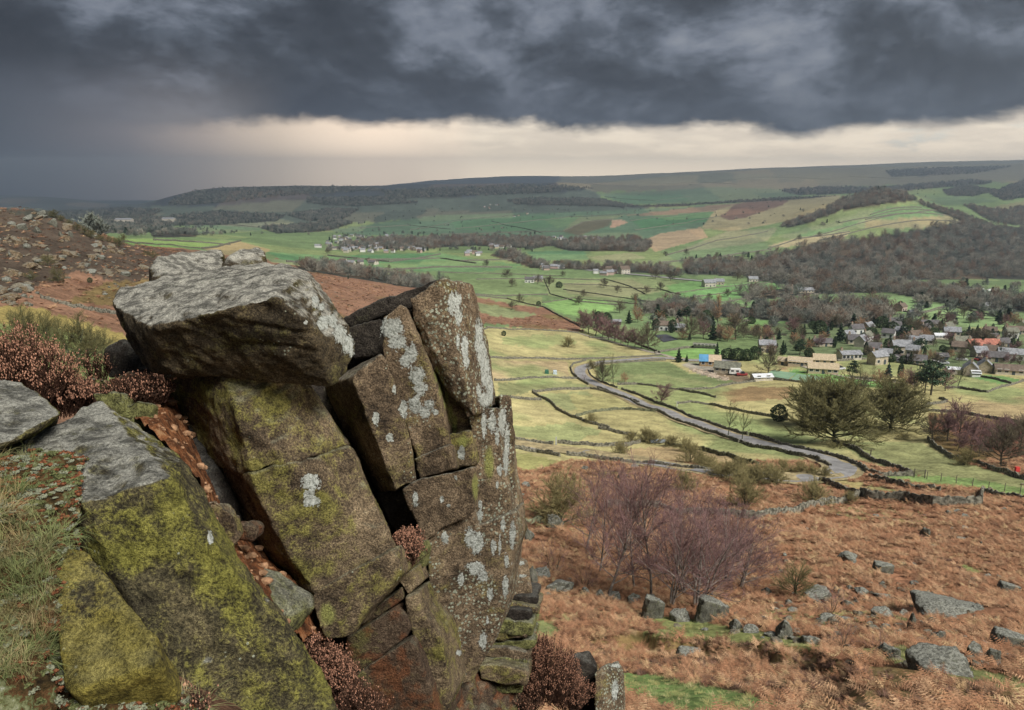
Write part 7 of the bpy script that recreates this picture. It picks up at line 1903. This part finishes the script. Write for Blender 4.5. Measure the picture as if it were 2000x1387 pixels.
HM = [plain('heather_stem', lin(84, 54, 40, AK), .2, 40), plain('heather_leaf', lin(78, 54, 38, AK), .4, 25), plain('heather_flower', lin(186, 132, 102, AK), .35, 60)]
for q in [(-30, 770, 3.9, .42, .36, 'heather at the very left edge of the picture', 1, True, 320), (45, 780, 4.0, .50, .42, 'largest pink-brown heather clump behind the left slabs', 2, True, 420), (105, 800, 4.1, .40, .26, 'heather to the right of the largest clump', 3, True, 320), (155, 790, 4.3, .30, .16, 'thin heather reaching towards the dark upright rock', 4, False, 200), (268, 782, 4.25, .32, .17, 'dark heather tuft above the mossy stones', 5, False, 260), (300, 775, 4.3, .22, .14, 'dark sprig of heather under the perched boulder', 6, False, 160),
          (190, 735, 4.9, .16, .18, 'wispy heather sprig left of the dark upright rock', 7, False, 60),
          (792, 1095, 4.55, .17, .20, 'heather tuft growing from the crack beside the leaning block', 8, True, 200), (800, 1062, 4.7, .14, .12, 'upper heather sprig in the crack beside the leaning block', 9, True, 110), (640, 1320, 4.05, .22, .22, 'heather in the hollow under the yellow-green wedge', 10, True, 240), (668, 1345, 4.0, .2, .2, 'lower heather in the hollow under the wedge', 11, True, 180), (600, 1262, 3.9, .12, .1, 'pale wisps of heather by the long slab edge', 12, True, 60),
          (1064, 1350, 5.7, .52, .5, 'broad brown heather bush right of the slab stack', 13, True, 620), (1035, 1300, 5.8, .3, .34, 'upper part of the brown heather beside the slab stack', 14, True, 260), (1110, 1372, 5.9, .36, .3, 'heather bush touching the outlying blocks', 15, True, 300), (1020, 1385, 5.5, .3, .2, 'dark heather at the bottom edge under the slab stack', 16, False, 220),
          (700, 1420, 3.6, .3, .26, 'dark heather at the bottom edge beside the long slab', 17, False, 260), (330, 1420, 2.05, .22, .12, 'dark sprigs of heather at the bottom beside the long slab', 18, False, 160)]:
    heather(*q)


def build_turf():
    m, t, b = new_mat('moss', .97, .05)
    geo = t.n('ShaderNodeNewGeometry'); p = geo.outputs['Position']
    n = t.noise(p, 7, 6, .65); n2 = t.noise(p, 45, 5, .7)
    c = t.ramp(t.ss(t.m('ADD', t.m('MULTIPLY', n, .7), t.m('MULTIPLY', n2, .5)), .38, .84), [(0, lin(34, 28, 20, AK)), (.3, lin(72, 58, 32, AK)), (.44, lin(98, 66, 38, AK)), (.56, lin(92, 98, 42, AK)), (.8, lin(134, 138, 84, AK)), (1, lin(176, 180, 156, AK))])
    t.l(c, b.inputs['Base Color'])
    bp = t.n('ShaderNodeBump'); bp.inputs['Distance'].default_value = .03; t.l(t.m('ADD', n, t.m('MULTIPLY', n2, .6)), bp.inputs['Height']); t.l(bp.outputs[0], b.inputs['Normal'])
    pts = [(-120, 905, 2.7), (60, 900, 2.72), (140, 884, 2.75), (172, 884, 2.75), (160, 930, 2.62), (146, 1010, 2.42), (140, 1060, 2.3), (108, 1085, 2.2), (96, 1160, 2.08), (100, 1240, 1.98), (112, 1340, 1.90), (60, 1440, 1.75), (-140, 1440, 1.7), (-140, 1100, 2.05), (-140, 950, 2.4),
           (60, 1200, 2.9), (150, 1000, 3.0), (-140, 1000, 3.0), (100, 1440, 2.4)]
    o = hull_rock('turf_mound', pts, m, 'mossy turf mound with long grass at the left edge', .016, 6, .06, 90, cat='turf', lichen=False)
    pts = [(100, 1360, 1.95), (330, 1320, 2.1), (420, 1440, 2.0), (100, 1480, 1.75), (200, 1420, 2.4), (380, 1380, 2.5), (60, 1400, 2.2)]
    o2 = hull_rock('turf_mound', pts, m, 'dark mossy hollow at the bottom below the small slab', .016, 6, .05, 91, cat='turf', lichen=False)
    co, nr = [], []
    for me in (o.data, o2.data):
        nv = len(me.vertices)
        q = np.empty(nv * 3, np.float32); me.vertices.foreach_get('co', q); co.append(q.reshape(-1, 3))
        q = np.empty(nv * 3, np.float32); me.vertices.foreach_get('normal', q); nr.append(q.reshape(-1, 3))
    co, nr = np.concatenate(co), np.concatenate(nr)
    px, py = proj(co[:, 0], co[:, 1], co[:, 2])
    rng = random.Random(6)
    # moss cushions
    mm = [plain('moss_green', lin(92, 98, 40, AK), .4, 40, .95, .1, .5), plain('moss_red', lin(112, 66, 38, AK), .4, 40, .95, .1, .5), plain('reindeer_lichen', lin(128, 132, 100, AK), .3, 60, .95, .1, .5)]
    prot = []
    for i in range(3):
        V, Fq = [], []
        r2 = random.Random(70 + i)
        for k in range(26):
            a = r2.uniform(0, 6.28); rr = r2.random() * .05; s = r2.uniform(.006, .016); i0 = len(V)
            for v in ICO[0]: V.append((math.cos(a) * rr + v[0] * s * r2.uniform(.7, 1.3), math.sin(a) * rr + v[1] * s * r2.uniform(.7, 1.3), v[2] * s * 1.1 + s * .6 * (1 - rr / .05)))
            for f in ICO[1]: Fq.append(tuple(i0 + q for q in f))
        prot.append(mesh_only(f'moss{i}', V, Fq, mm[i]))
    vis = np.nonzero((nr[:, 2] > -.1) & (px > -80) & (px < 420) & (py > 850) & (py < 1400))[0]
    P, R, S = [], [], []
    for i in rng.sample(list(vis), min(len(vis), 3400)):
        grass_zone = px[i] < 110 and py[i] > 1020 and rng.random() < .75
        if grass_zone: continue
        P.append(co[i]); R.append((0, 0, rng.uniform(0, 6.28))); s = rng.uniform(.18, .42); S.append((s, s, s * .9))
    scatter('moss', P, R, S, proto_collection('moss_cushions', prot), 'red and green moss cushions on the turf mound', 'moss')
    gm = stuff_mat('fine_grass', [(146, 142, 82), (104, 130, 50), (172, 154, 106), (118, 136, 58), (150, 118, 78)])
    tuft = proto_collection('fine_grass_tufts', [mesh_only(f'tuft{i}', *blades(rng, 34, .10, .24, .0016, (.8, 2.8), 0, .05), gm) for i in range(4)])
    P, R, S = [], [], []
    for i in vis:
        w = 0
        if px[i] < 100 and 1010 < py[i] < 1330: w = .15
        elif px[i] < 70 and 900 < py[i] < 1010: w = .08
        elif py[i] > 1000: w = .012
        if gnoise(np.array([[px[i] / 30, py[i] / 34, 1.0]]))[0] < -.12: w *= .15
        if rng.random() < w:
            P.append(co[i]); R.append((rng.uniform(-.3, .3), rng.uniform(-.1, .6), rng.uniform(0, 6.28))); s = rng.uniform(.35, .75); S.append((s, s, s * .8))
    scatter('turf_grass', P, R, S, tuft, 'long fine grass on the turf mound at the left edge', 'grass')


build_turf()
